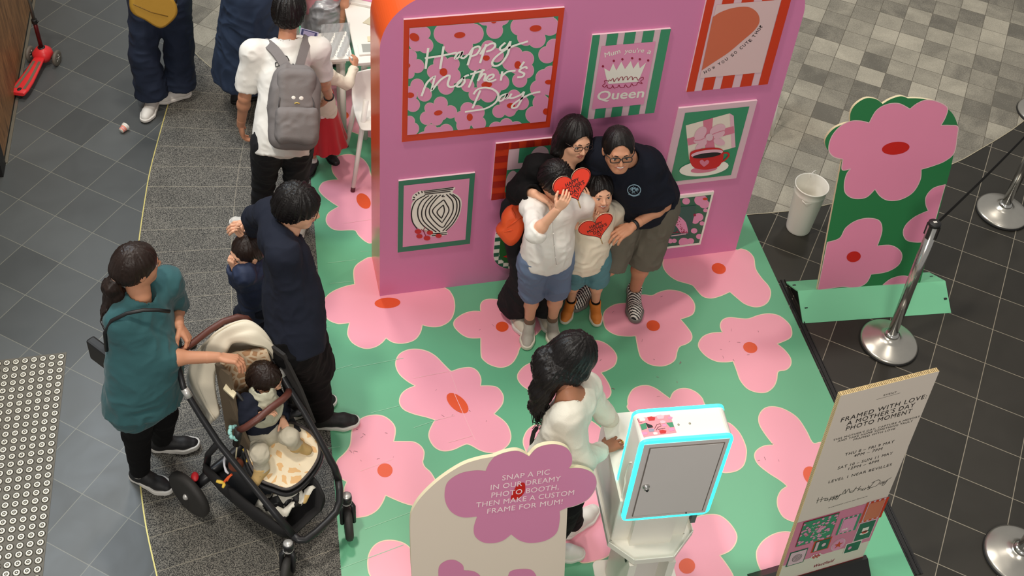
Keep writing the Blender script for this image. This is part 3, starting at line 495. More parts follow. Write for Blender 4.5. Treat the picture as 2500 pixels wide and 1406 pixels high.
# striped vase poster
cV = (900, 400, 3.905); r = rect(PW, (286, 165), (966, 762), cV); mb = poster(); board(mb, PW, r, mat('print_frame_green', (48, 118, 92), 0.4, var=.02), 0.013, M_edge)
ri = rect(PW, (335, 205), (922, 720), cV); rpoly(mb, PW, ri, M_pp, L[0])
fillpx(mb, PW, cV, [(525,255),(810,222),(800,270),(850,300),(885,350),(880,440),(850,520),(800,590),(745,640),(745,675),(600,695),(590,665),(500,630),(425,570),(402,480),(410,380),(440,345),(412,350),(420,300),(470,265),(500,252)], M_pw, L[1], n=4)
vs1 = [[(540,300),(450,355),(410,450),(418,550),(462,618)],[(575,302),(508,352),(470,430),(476,520),(520,588),(600,648)],[(610,300),(542,370),(507,450),(515,528),(566,590),(645,650)],[(650,298),(582,370),(545,440),(550,510),(602,578),(680,648)],[(688,295),(640,340),(585,420),(585,490),(640,562),(704,606),(742,562),(800,460),(800,360),(740,290)],[(715,342,1),(625,420),(615,470),(700,562,1),(765,450),(740,380),(715,342,1)],[(712,392,1),(652,460),(695,520,1),(722,450),(712,392,1)],[(714,296),(700,312),(726,312)],[(772,284),(835,350),(835,460),(780,560),(705,642)],[(800,290),(864,352),(860,460),(806,565),(735,640)],[(525,262),(810,226)],[(530,276),(805,242)],[(535,291),(780,262)],[(505,260),(512,278)],[(472,270),(482,288)],[(447,288),(460,302)],[(422,316),(442,322)],[(416,346),(440,335)],[(600,668),(745,656)],[(600,686),(745,670)]]
for s_ in vs1: pen(mb, PW, cV, s_, .0075, M_ink, L[2])
for x, y, a in ((470,640,32),(483,685,30),(555,703,32),(583,650,30),(665,680,30)): blob(mb, PW, cV, (x, y), a, ri, M_cup, L[3], sq=.68)
pen(mb, PW, cV, [(541,604),(520,638),(530,655),(545,690)], .005, M_maroon, L[4]); pen(mb, PW, cV, [(500,625),(530,640),(575,640)], .005, M_maroon, L[4])
tag(mb.build('framed_poster'), 'green framed poster of a black and white striped vase, low on the backdrop', 'poster')

# red striped poster behind the woman, rounded checkered panel below it
a_ = PW.uv(1211, 351); b_ = PW.uv(1201, 488); r = (a_[0], b_[1], a_[0] + .40, a_[1]); mb = poster(); board(mb, PW, r, M_pr, 0.013, M_edge)
md = mat('print_brick', (168, 36, 24), 0.45, var=.02)
for k in range(9):
    if k % 2: continue
    z0 = r[1] + (r[3] - r[1]) * k / 9; rpoly(mb, PW, (r[0], z0, r[0] + .075, z0 + (r[3] - r[1]) / 9), md, L[0]); rpoly(mb, PW, (r[2] - .075, z0, r[2], z0 + (r[3] - r[1]) / 9), md, L[0])
    x0 = r[0] + .4 * k / 9; rpoly(mb, PW, (x0, r[3] - .05, x0 + .4 / 9, r[3]), md, L[1]); rpoly(mb, PW, (x0, r[1], x0 + .4 / 9, r[1] + .05), md, L[1])
ri = (r[0] + .077, r[1] + .055, r[2] - .075, r[3] - .05); rpoly(mb, PW, ri, M_pg, L[2]); cx_, cz_ = (ri[0] + ri[2]) / 2, (ri[1] + ri[3]) / 2
rpoly(mb, PW, (ri[0], cz_ + .01, ri[0] + .062, ri[3]), M_ppl, L[3]); rpoly(mb, PW, (ri[0], cz_ + .01, cx_ - .006, cz_ + .055), M_ppl, L[3])
def disc(mb, pl, x, z, rx, rz, m, off, n=26):
    JIT[0] = (JIT[0] + 1) % 40; off = off + JIT[0] * 1.6e-5
    mb.poly([pl.at(x + rx * math.cos(2 * math.pi * k / n), z + rz * math.sin(2 * math.pi * k / n), off) for k in range(n)], m)
disc(mb, PW, cx_ + .062, cz_ + .09, .056, .08, M_ppl, L[3]); disc(mb, PW, ri[0] + .036, cz_ - .085, .036, .085, M_ppl, L[3]); disc(mb, PW, cx_ - .02, cz_ - .085, .03, .085, M_ppl, L[3]); rpoly(mb, PW, (cx_ + .02, ri[1] + .01, ri[2] - .01, cz_ - .01), M_ppl, L[3])
tag(mb.build('framed_poster'), 'red striped poster half hidden behind the woman in black', 'poster')
x0, z0, x1, z1 = PW.uv(1205, 620)[0], PW.uv(1243, 658)[1], PW.uv(1205, 620)[0] + .36, PW.uv(1208, 569)[1] + .12
def rrect(x0, z0, x1, z1, r, n=8):
    q = []
    for cx, cz, a0 in ((x1 - r, z0 + r, -90), (x1 - r, z1 - r, 0), (x0 + r, z1 - r, 90), (x0 + r, z0 + r, 180)):
        for k in range(n + 1): a = R_(a0 + 90 * k / n); q.append(np.array([cx + r * math.cos(a), cz + r * math.sin(a)]))
    return q
mb = MB(); R1 = .16; q = rrect(x0, z0, x1, z1, R1); mb.prism([PW.at(*p) for p in q], -PW.n * .013, M_pw, side=M_edge)
cs = .034
for i in range(int((x1 - x0) / cs) + 1):
    for j in range(int((z1 - z0) / cs) + 1):
        if (i + j) % 2: continue
        cc = clip(q, (x0 + i * cs, z0 + j * cs, x0 + (i + 1) * cs, z0 + (j + 1) * cs))
        if len(cc) > 2: mb.poly([PW.at(*p, L[0]) for p in cc], M_dg)
mb.poly([PW.at(*p, L[1]) for p in rrect(x0 + .034, z0 + .05, x1 - .034, z1 - .05, .12)], mat('print_leaf_green', (36, 96, 44), 0.45, var=.02))
mb.poly([PW.at(x0 + .06 + a, z0 + .08 + b, L[2]) for a, b in ((0, .05), (.05, .07), (.12, .06), (.12, .0), (.06, .02))], M_cup)
tag(mb.build('framed_poster'), 'rounded poster with a green and white checkered border behind the woman in black', 'poster')

# ================================================================ OBJECTS
M_chrome = mat('polished_steel', (200, 198, 192), 0.16, 0.95, var=0.03); M_brush = mat('brushed_steel', (196, 192, 182), 0.28, 0.9, var=0.05, vs_=30)
M_wht = mat('white_paint', (236, 232, 222), 0.4, var=.02); M_blkp = mat('black_plastic', (26, 25, 25), 0.45); M_rub = mat('rubber', (30, 29, 28), 0.7)

def stanchion(foot, label, top=None, h=1.0, slots=True):
    x, y = foot; t = thing('crowd_barrier_post', label, 'barrier post', (x, y, 0), 'chrome barrier posts on the right'); top = V3(x, y, h) if top is None else np.asarray(top, float)
    mb = MB(); mb.lathe([(0.178, 0.0), (0.182, 0.006), (0.182, 0.014), (0.172, 0.02)], (x, y, 0), (0, 0, 1), M_rub, 48); mb.build('rubber_ring', t)
    mb = MB(); mb.lathe([(0.176, 0.014), (0.178, 0.022), (0.165, 0.03), (0.12, 0.046), (0.08, 0.062), (0.052, 0.074), (0.05, 0.08), (0.0, 0.082)], (x, y, 0), (0, 0, 1), M_brush, 48); mb.build('base', t)
    d = unit(top - V3(x, y, 0)); mb = MB(); mb.lathe([(0.046, 0.07), (0.046, 0.095), (0.036, 0.1), (0.0325, 0.104)], (x, y, 0), d, M_chrome, 28)
    L_ = np.linalg.norm(top - V3(x, y, 0)); mb.lathe([(0.0315, 0.09), (0.0315, L_ - .02)], (x, y, 0), d, M_chrome, 28); mb.build('pole', t)
    mb = MB(); mb.lathe([(0.034, L_ - .022), (0.036, L_ - .018), (0.036, L_ - .002), (0.030, L_ + .003), (0.0, L_ + .003)], (x, y, 0), d, M_blkp, 28)
    bx, by, _ = basis(d)
    for k in range(4):
        a = k * math.pi / 2 + 0.5; n_ = bx * math.cos(a) + by * math.sin(a); c_ = V3(x, y, 0) + d * (L_ - .062) + n_ * .034; s2 = np.cross(d, n_)
        mb.box(c_, (.010, .020, .085), M_blkp, rot=np.stack([n_, s2, d], 1))
    cp = mb.build('belt_cassette', t)
    lb = MB(); lb.box(V3(x, y, 0) + d * (L_ + .0036), (.012, .022, .0008), M_wht, rot=np.stack([bx, by, d], 1)); lb.build('sticker', cp)
    return t, V3(x, y, 0) + d * (L_ - .03)
f1 = G(2174, 826, .05); t1, a1 = stanchion((f1[0], f1[1]), 'chrome barrier post in front of the floral board, belt clipped to its top', G(2283, 543, 1.0))
f2 = G(2451, 507, .05); t2, a2 = stanchion((f2[0], f2[1]), 'chrome barrier post standing behind the nearer post at the right edge, with yellowish reflections')
f3 = G(2490, 1347, .05); stanchion((f3[0], f3[1]), 'chrome barrier post cut off at the bottom right corner, right of the event sign')
f4 = G(2545, 266, .05); stanchion((f4[0], f4[1]), 'barrier post whose round base just shows on the pale paving at the upper right edge')
mb = MB(); d = unit(a2 - a1); st = a1 + d * .035; en = a2 - d * .035; n = 14; up = V3(0, 0, 1)
pts = [st + (en - st) * k / n - up * .03 * math.sin(math.pi * k / n) for k in range(n + 1)]
for p, q in zip(pts[:-1], pts[1:]):
    s2 = unit(np.cross(q - p, up)) * .0012; mb.add([p - up * .024 - s2, p + up * .024 - s2, q + up * .024 - s2, q - up * .024 - s2, p - up * .024 + s2, p + up * .024 + s2, q + up * .024 + s2, q - up * .024 + s2], [(0, 1, 2, 3), (7, 6, 5, 4), (1, 5, 6, 2), (0, 3, 7, 4)], M_black)
tag(mb.build('barrier_belt'), 'black webbing belt stretched between the two chrome posts', 'belt')

# white metal bucket
bc = G(1948, 556); t = thing('flower_bucket', 'tall white metal bucket standing beside the floral board', 'bucket', bc)
bt = G(1978, 463, .42); ax = unit(V3(bt[0] - bc[0], bt[1] - bc[1], .42) * V3(.5, .5, 1))
mb = MB(); pr = [(0.0, .012), (.076, .012), (.079, 0), (.081, .004), (.083, .02), (.104, .34), (.1055, .345), (.104, .352), (.106, .39), (.112, .398), (.1135, .404), (.110, .408), (.106, .402), (.100, .34), (.078, .02), (0, .018)]
mb.lathe(pr, bc, (0, 0, 1), M_wht, 48); mb.build('bucket_body', t)
mb = MB(); hc = bc + V3(.055, .09, .40); mb.tube([hc + V3(.0 + .026 * math.cos(a), .01 + .012 * math.cos(a), .026 * math.sin(a)) for a in np.linspace(-.6, math.pi + .6, 14)], .003, M_wht, 8); mb.build('handle', t)
mb = MB(); hc = bc + V3(-.06, -.085, .345); mb.tube([hc + V3(-.03, .012, .0), hc + V3(-.012, -.010, -.012), hc + V3(.03, -.014, -.014)], .003, M_wht, 8); mb.build('handle', t)

# floral cut-out board on its mint tent base
M_mint = mat('mint_board', (126, 206, 160), 0.4, var=.02); M_fg = mat('foliage_green', (42, 122, 70), 0.4, var=.02); M_fp = mat('board_pink', (232, 140, 172), 0.4, var=.02); M_fe = mat('eye_red', (200, 30, 22), 0.4); M_card = mat('cardboard_edge', (226, 214, 178), 0.7)
FL_, FR_, BL_ = G(1960, 790), G(2322, 764), G(1917, 688); BR_ = FR_ + (BL_ - FL_) * 1.0; RL, RR2 = (FL_ + BL_) / 2 + V3(0, 0, .112), (FR_ + BR_) / 2 + V3(0, 0, .112)
ux = unit(RR2 - RL); nn = np.cross(ux, V3(0, 0, 1)); LE = R_(12); pv = V3(0, 0, 1) * math.cos(LE) - nn * math.sin(LE)
PS = Plane(RL - nn * 0.0, ux, pv); cU = (1900, 200, 2.008)
t = thing('floral_board', 'tall cut-out board of pink flowers on dark green, standing in a mint base', 'display board', (RL + RR2) / 2 * V3(1, 1, 0))
olb = [(190,1022,1),(313,375,1),(265,355),(235,320),(232,280),(265,235),(310,210),(352,200,1),(355,150),(380,110),(430,80),(480,85),(512,108,1),(550,85),(600,70),(635,80,1),(700,82),(780,100),(850,150),(880,215),(878,260),(848,415,1),(695,985,1)]
q = crom(T(cU, olb), 6); P3 = [PS.px(x, y) for x, y in q]
lowL, lowR = P3[0] - PS.v * .10, P3[-1] - PS.v * .10
mb = MB(); mb.prism([lowL] + P3[:-1] + [PS.px(*q[-1]), lowR] if False else P3, -PS.n * .018, M_fg, side=M_card)
def onb(pts, m, off, line=True):
    q = [PS.uv(*p[:2]) for p in crom(T(cU, pts), 6)]; P_ = [PS.at(*p, off) for p in q]; mb.poly(P_, m)
    if line: mb.strip([p + PS.n * .0006 for p in P_ + [P_[0]]], PS.n, .0055, M_pc)
onb([(350,193),(400,190),(445,200,1),(480,140),(530,110),(590,105),(645,132,1),(680,105),(725,88),(780,96),(828,125),(820,170),(797,212,1),(840,212),(879,218),(877,262),(862,345),(820,385),(760,410),(700,428,1),(695,480),(660,540),(600,575),(540,580),(500,560),(474,525,1),(430,565),(370,570),(330,545),(323,500),(335,450),(355,425,1),(313,430),(316,378,1),(270,365),(247,330),(260,270),(300,220)], M_fp, L[0])
onb([(819,502,1),(760,520),(725,560),(723,600),(735,630,1),(670,660),(625,700),(612,740),(630,775),(680,785),(740,780,1)], M_fp, L[0])
onb([(240,785,1),(300,765),(330,715),(380,680),(440,667),(495,680),(508,730),(485,803,1),(550,800),(595,825),(606,860),(585,900),(530,930),(455,942,1),(430,985),(380,1007),(320,1003),(260,1010),(193,1020,1)], M_fp, L[0])
onb([(512,994,1),(550,965),(600,950),(640,955),(668,985,1)], M_fp, L[0])
oval(mb, PS, (576, 325), 68, 31, -.12, M_fe, L[1], crop=cU); oval(mb, PS, (370, 857), 35, 26, -.2, M_fe, L[1], crop=cU)
mb.build('cut_out_board', t)
mb = MB()
for a, b, e, f in ((RL, RR2, FR_, FL_), (RL, RR2, BR_, BL_)):
    n_ = unit(np.cross(b - a, f - a)); s_ = (FR_ - FL_) * 0
    mb.prism([a, b, e + V3(0, 0, .002), f + V3(0, 0, .002)], n_ * (.008 if n_[2] < 0 else -.008), M_mint)
mb.build('tent_base', t)
mb = MB(); mb.box((FL_ + BL_) / 2 + V3(.03, 0, .03), (.02, .2, .05), M_blkp); mb.box((FR_ + BR_) / 2 + V3(-.03, 0, .03), (.02, .2, .05), M_blkp); mb.build('black_interior', t)  # black boxes in the open ends stand for the dark tent interior

# photo booth sign with the purple flower
LE = R_(14); SP = Plane((0, -2.4, 0), (1, 0, 0), (0, math.sin(LE), math.cos(LE))); cS = (980, 780, 2.246)
t = thing('welcome_sign', 'beige arched sign with a mauve flower and white lettering, in front of the photo kiosk', 'sign', (.17, -2.4, 0))
ols = [(56,1420,1),(50,1240),(50,1090),(75,1020),(130,950),(220,870),(330,800),(420,768),(505,752,1),(560,730),(620,718),(660,725),(700,748,1),(740,705),(800,685),(860,685),(910,705),(935,745),(935,790),(918,815,1),(960,812),(1010,820),(1055,845),(1072,890),(1060,940),(1020,990),(960,1020),(910,1033,1),(893,1420,1)]
q = [SP.uv(*p) for p in crom(T(cS, ols), 6)]; q = q[:-6] if False else q
top = [p for p in q if p[1] > .53]; le, re = min(p[0] for p in q if p[1] < .8), q[-1][0]
k0 = max(range(len(q)), key=lambda i: 0)
body = [np.array([-.175, .02])] + [p for p in q[3:-5]] + [np.array([.52, .02])]
M_bg = mat('sign_beige', (226, 212, 194), 0.5, var=.015); M_mv = mat('sign_mauve', (214, 136, 172), 0.45, var=.015)
mb = MB(); mb.prism([SP.at(*p) for p in body], -SP.n * .02, M_bg, side=M_card)
def ons(pts, m, off, corner=True, sm=True): mb.poly([SP.px(x, y, off) for x, y in (crom(T(cS, pts), 6) if sm else [p[:2] for p in T(cS, pts)])], m)
ons([(462,830,1),(400,828),(320,845),(255,890),(237,950),(245,1010),(280,1060),(340,1085),(415,1080,1),(397,1140),(405,1190),(450,1222),(510,1225),(560,1210),(602,1178,1),(650,1212),(710,1225),(790,1212),(850,1170),(868,1100),(868,1050,1),(909,1031,1),(958,1018),(1018,988),(1058,938),(1070,890),(1053,847),(1010,822),(960,814),(917,817,1),(934,790),(933,745),(908,707),(860,687),(800,687),(742,707),(700,751,1),(658,728),(620,721),(560,733),(508,755,1),(480,790)], M_mv, L[0])
ons([(600,975),(620,930),(645,900),(675,897),(677,940),(650,975),(612,990)], M_fe, L[1])
ons([(205,1440,1),(205,1360),(240,1325),(290,1318),(335,1345),(342,1375,1),(400,1382),(440,1420),(440,1500,1)], M_mv, L[0]); ons([(560,1480,1),(585,1406),(600,1380),(650,1368),(710,1372),(740,1406),(760,1480,1)], M_mv, L[0])
for s_, a, b in (('SNAP A PIC', (552, 882), (812, 848)), ('IN OUR DREAMY', (489, 934), (872, 884)), ('PHOTO BOOTH,', (493, 976), (862, 930)), ('THEN MAKE A CUSTOM', (409, 1030), (945, 960)), ('FRAME FOR MUM!', (470, 1064), (882, 1010))):
    write(mb, SP, s_, (cS[0] + a[0] / cS[2], cS[1] + a[1] / cS[2]), (cS[0] + b[0] / cS[2], cS[1] + b[1] / cS[2]), .029, mat('sign_lettering', (250, 222, 226), .45), L[2], bold=.018, space=1.05)
mb.build('sign_board', t)
mb = MB(); mb.prism([SP.at(-.1, .02, -.021), SP.at(.44, .02, -.021), SP.at(.3, .9, -.021), SP.at(.05, .9, -.021)], V3(0, .012, 0), M_card)
for x in (-.05, .4): mb.prism([V3(x, -2.375, 0.004), V3(x, -2.05, 0.004), SP.at(x, .95, -.03)], V3(.012, 0, 0), M_card)
mb.build('easel_strut', t)

# event sign
A_, B_ = G(1893, 1432, .03), G(2102, 1370, .03); ux = unit(B_ - A_); nn = np.cross(ux, V3(0, 0, 1)); LE = R_(3.7); PE = Plane(A_, ux, V3(0, 0, 1) * math.cos(LE) - nn * math.sin(LE)); cE2 = (1840, 880, 2.673)
t = thing('event_sign', 'tall narrow event notice on honeycomb card in a black foot, lower right', 'sign', (A_ + B_) / 2 * V3(1, 1, 0))
tl, tr_ = PE.uv(2055, 968), PE.uv(2295, 903); H = (tl[1] + tr_[1]) / 2; Wd = np.linalg.norm(B_ - A_)
M_ec = mat('event_card', (224, 212, 198), .5, var=.015); M_hc = mat('honeycomb_edge', (208, 182, 130), .8, var=.5, vs_=90, stretch=(1, 1, .05))
mb = MB(); mb.prism([PE.at(0, 0), PE.at(Wd, 0), PE.at(Wd, H), PE.at(0, H)], -PE.n * .022, M_ec, side=M_hc)
for k in range(58):
    x = (k + .5) / 58 * Wd + random.uniform(-.002, .002); mb.prism([PE.at(x, H, -.002) + V3(0, 0, .0006), PE.at(x + .0025, H, -.002) + V3(0, 0, .0006), PE.at(x + .0025, H, -.02) + V3(0, 0, .0006), PE.at(x, H, -.02) + V3(0, 0, .0006)], V3(0, 0, -.001), mat('honeycomb_hole', (96, 74, 46), .8))
for k in range(150):
    z = k / 150 * H; mb.prism([PE.at(0, z, -.002) - ux * .0006, PE.at(0, z + .003, -.002) - ux * .0006, PE.at(0, z + .003, -.02) - ux * .0006, PE.at(0, z, -.02) - ux * .0006], ux * .001, mat('honeycomb_grey', (120, 110, 90), .8))
def ew(s_, a, b, h, bold=.0, m=M_ink, shear=0): write(mb, PE, s_, (cE2[0] + a[0] / cE2[2], cE2[1] + a[1] / cE2[2]), (cE2[0] + b[0] / cE2[2], cE2[1] + b[1] / cE2[2]), h, m, L[0], bold=bold, space=1.15, shear=shear)
ew('EVENT', (848, 232), (930, 212), .011, .0); pen(mb, PE, cE2, [(802, 255), (957, 212)], .0012, M_ink, L[0], smooth=False)
ew('FRAMED WITH LOVE:', (567, 404), (1126, 246), .031, .0); ew("A MOTHER'S DAY", (606, 426), (1047, 302), .031, .0); ew('PHOTO MOMENT', (600, 460), (1028, 342), .031, .0)
ew("THIS MOTHER'S DAY, CAPTURE A MEMORY", (517, 526), (1084, 370), .0135, .0); ew('AND TAKE HOME SOMETHING TRULY', (547, 534), (1036, 400), .0135, .0); ew('FRAMED WITH LOVE', (650, 523), (922, 450), .0135, .0)
ew('THU 8 – FRI 9 MAY', (594, 624), (914, 536), .0205, .0); ew('4PM – 7PM', (652, 632), (836, 584), .0205, .0); ew('SAT 10 – SUN 11 MAY', (547, 712), (904, 612), .0205, .0); ew('12PM – 4PM', (616, 716), (812, 664), .0205, .0); ew('LEVEL 1 NEAR BEVILLES', (487, 802), (898, 686), .0205, .0)
for st in ([(425,895,1),(412,932)],[(450,890,1),(436,925)],[(412,915),(475,898)],[(478,898),(462,912),(478,912),(486,896),(480,912),(500,905)],[(508,888,1),(490,922)],[(502,905),(520,888),(516,905),(500,908)],[(532,880,1),(514,914)],[(526,898),(545,882),(540,898),(524,902)],[(548,878),(540,890),(562,880)],[(566,872),(545,905),(530,905),(560,880),(600,866)],[(578,870),(600,842),(598,868),(622,838),(626,862)],[(640,850),(628,862),(645,860),(650,846)],[(672,825,1),(652,855)],[(658,840),(690,832)],[(700,818,1),(678,852)],[(684,846),(702,836),(698,848)],[(705,846),(718,834),(706,848),(724,842)],[(730,830,1),(724,845)],[(728,838),(748,828)],[(752,815,1),(748,822)],[(762,822),(748,826),(758,836),(742,842)],[(790,790,1),(756,830)],[(770,800),(812,780),(826,790),(800,818),(750,834)],[(840,790),(822,806),(838,802),(846,788),(840,803)],[(856,786),(846,800),(862,796),(874,780)],[(874,780),(850,812),(838,812),(870,782),(900,764)]):
    pen(mb, PE, cE2, st, .0026, M_ink, L[0])
ew('westfield.com.au/kotara', (487, 965), (742, 888), .0085, .0, mat('ink_grey', (70, 62, 60), .5), .3)
# printed band of small posters
a = PE.uv(1840 + 300 / 2.673, 880 + 1055 / 2.673)[1]; b_ = PE.uv(1840 + 220 / 2.673, 880 + 1330 / 2.673)[1]
rpoly(mb, PE, (0, b_, Wd, a), mat('band_pink', (214, 128, 156), .5, var=.03), L[0])
def quad(pts, m, off): mb.poly([PE.px(cE2[0] + x / cE2[2], cE2[1] + y / cE2[2], off) for x, y in pts], m)
def srect(tl, tr, br, m, off, grow=0):
    A = PE.uv(cE2[0] + tl[0] / cE2[2], cE2[1] + tl[1] / cE2[2]); B = PE.uv(cE2[0] + br[0] / cE2[2], cE2[1] + br[1] / cE2[2]); r_ = (A[0] + grow, B[1] + grow, B[0] - grow, A[1] - grow); rpoly(mb, PE, r_, m, off); return r_
r1 = srect((325, 1052), 0, (500, 1150), M_maroon, L[1]); 
r1 = (r1[0] + .004, r1[1] + .005, r1[2] - .004, r1[3] - .005); rpoly(mb, PE, r1, M_pg, L[2]); random.seed(11)
for k in range(60):
    c_ = np.array([random.uniform(r1[0], r1[2]), random.uniform(r1[1], r1[3])]); q = clip([c_ + np.array([math.cos(a_), math.sin(a_)]) * random.uniform(.006, .011) for a_ in np.linspace(0, 6, 12)], r1)
    if len(q) > 2: mb.poly([PE.at(*p, L[3] + k * 1.5e-5) for p in q], M_pp)
for k in range(9): disc(mb, PE, random.uniform(r1[0] + .03, r1[2] - .03), r1[1] + (r1[3] - r1[1]) * random.uniform(.2, .85), .003, .003, M_pr, L[5], 8)
for row in range(3):
    z = r1[1] + (r1[3] - r1[1]) * (.72 - .22 * row); x = r1[0] + .05 + row * .012; pts = [PE.at(x + i * .006, z + .008 * math.sin(i * 2.2) + i * .0006, L[6]) for i in range(14)]; mb.strip(pts, PE.n, .002, M_neon)
r2 = srect((572, 1030), 0, (660, 1100), M_ppl, L[1]); w_ = r2[2] - r2[0]
for a_, c_ in ((0, .1), (.2, .32), (.42, .55), (.65, .78), (.88, 1)): rpoly(mb, PE, (r2[0] + w_ * a_, r2[1], r2[0] + w_ * c_, r2[3]), M_pg, L[2])
r2i = (r2[0] + w_ * .15, r2[1] + .012, r2[2] - w_ * .15, r2[3] - .012); rpoly(mb, PE, r2i, M_pp, L[3]); mb.poly([PE.at(r2i[0] + .006 + x, r2i[1] + .02 + z, L[4]) for x, z in ((0, .016), (.008, .006), (.014, .016), (.02, .006), (.028, .016), (.034, .006), (.04, .016), (.036, 0), (.004, 0))], M_pw)
r3 = srect((738, 925), 0, (828, 1018), M_ppl, L[1]); w_ = r3[2] - r3[0]
for a_, c_ in ((0, .1), (.2, .32), (.42, .55), (.65, .78), (.88, 1)): rpoly(mb, PE, (r3[0] + w_ * a_, r3[1], r3[0] + w_ * c_, r3[3]), M_pr, L[2])
rpoly(mb, PE, (r3[0] + w_ * .15, r3[1] + .014, r3[2] - w_ * .15, r3[3] - .014), mat('print_terracotta2', (206, 120, 90), .5), L[3])
r4 = srect((690, 1060), 0, (755, 1152), M_ppl, L[1]); rpoly(mb, PE, (r4[0] + .006, r4[1] + .008, r4[2] - .006, r4[3] - .008), M_dg, L[2]); cx_, cz_ = (r4[0] + r4[2]) / 2, (r4[1] + r4[3]) / 2; rpoly(mb, PE, (cx_ - .02, cz_, cx_ + .018, cz_ + .03), M_pw, L[3]); disc(mb, PE, cx_, cz_ - .018, .026, .012, M_pw, L[3]); disc(mb, PE, cx_, cz_ - .008, .017, .012, M_cup, L[4]); disc(mb, PE, cx_, cz_ - .002, .013, .004, M_ink, L[5])
r5 = srect((397, 1178), 0, (484, 1222), M_pr, L[1]); rpoly(mb, PE, (r5[0] + .008, r5[1] + .008, r5[2] - .008, r5[3] - .008), M_dg, L[2]); rpoly(mb, PE, (r5[0] + .014, r5[1] + .012, r5[0] + .03, r5[3] - .012), M_ppl, L[3]); disc(mb, PE, (r5[0] + r5[2]) / 2 + .012, (r5[1] + r5[3]) / 2, .012, .015, M_ppl, L[3])
c_ = PE.uv(1840 + 550 / 2.673, 880 + 1198 / 2.673); disc(mb, PE, c_[0], c_[1], .040, .052, M_ppl, L[1]); disc(mb, PE, c_[0], c_[1], .035, .047, M_pp, L[2]); mb.poly([PE.at(c_[0] + (.028 if k % 2 == 0 else .010) * math.sin(k * math.pi / 5), c_[1] + (.032 if k % 2 == 0 else .012) * math.cos(k * math.pi / 5), L[3]) for k in range(10)], M_pr)
r6 = srect((604, 1195), 0, (682, 1230), M_pw, L[1]); rpoly(mb, PE, (r6[0] + .005, r6[1] + .004, r6[2] - .005, r6[3] - .006), M_dg, L[2]); disc(mb, PE, r6[0] + .03, (r6[1] + r6[3]) / 2, .010, .014, M_pp, L[3])
r7 = srect((238, 1252), 0, (322, 1312), M_dg, L[1]); r7i = (r7[0] + .006, r7[1] + .008, r7[2] - .006, r7[3] - .008); rpoly(mb, PE, r7i, M_ppl, L[2]); c_ = ((r7[0] + r7[2]) / 2, (r7[1] + r7[3]) / 2)
for k in range(4): mb.strip([PE.at(c_[0] + (.006 + k * .007) * math.cos(a_), c_[1] + (.007 + k * .008) * math.sin(a_), L[3]) for a_ in np.linspace(0, 6.28, 18)], PE.n, .0022, M_ink)
c_ = PE.uv(1840 + 398 / 2.673, 880 + 1280 / 2.673)
for i in range(-4, 5):
    for j in range(-2, 3):
        if (i + j) % 2 == 0 and (i / 4.5) ** 2 + (j / 2.5) ** 2 < 1: rpoly(mb, PE, (c_[0] + i * .009, c_[1] + j * .009, c_[0] + i * .009 + .009, c_[1] + j * .009 + .009), M_cup if abs(j) < 2 and abs(i) < 3 else M_pw, L[2])
ew('Westfield', (392, 1352), (522, 1312), .026, .03, M_maroon, .35)
zr = PE.uv(2102, 1362)[1]; rpoly(mb, PE, (.0, 0, Wd, zr + .012), mat('sign_red', (196, 28, 34), .45), L[1])
mb.build('sign_board', t)
mb = MB(); c0 = A_ - ux * .10; c1_ = B_ + ux * .02
pr_ = [(-.09, 0), (-.02, .07), (.002, .07), (.002, .02), (.03, .02), (.03, .07), (.05, .07), (.11, 0)]
e = [V3(c0[0], c0[1], 0) - nn * (-.0) + nn * (-y) * 1.0 + V3(0, 0, z + .004) for y, z in pr_]
mb.prism([V3(c0[0], c0[1], .004) + nn * (.035 - y - .04) + V3(0, 0, z) for y, z in pr_], (c1_ - c0) * V3(1, 1, 0), M_blkp); mb.build('foot', t)

# ---------------------------------------------------------------- photo kiosk
M_kw = mat('kiosk_white', (238, 234, 222), .32, var=.015); M_kg = mat('kiosk_door_grey', (214, 208, 204), .42, var=.015); M_led = mat('led_cyan', (60, 240, 235), .4, emit=(50, 240, 235), es=5)
t = thing('photo_kiosk', 'white standing photo kiosk with glowing cyan light rims and a locked rear door', 'kiosk', (.98, -2.1, 0))
yaw = R_(-5.5); kx = V3(math.cos(yaw), math.sin(yaw), 0); ky = V3(-math.sin(yaw), math.cos(yaw), 0); K0 = V3(.775, -2.205, 0)
def K(a, b, z): return K0 + kx * a + ky * b + V3(0, 0, z)
KR = np.stack([kx, ky, V3(0, 0, 1)], 1)
def rr(w, z0, z1, r, b, ins=0, n=5):
    return [K(p[0], b, p[1]) for p in rrect(ins, z0 + ins, w - ins, z1 - ins, max(r - ins, .004), n)]
kw_, kz0, kz1, kd = .41, .80, 1.42, .165
mb = MB(); rings = [rr(kw_, kz0, kz1, .03, .012, .012), rr(kw_, kz0, kz1, .03, .014, .0), rr(kw_, kz0, kz1, .03, kd - .014, .0), rr(kw_, kz0, kz1, .03, kd - .012, .012), rr(kw_, kz0, kz1, .03, kd, .02)]
mb.loft(rings, M_kw, smooth=False); mb.build('housing', t)
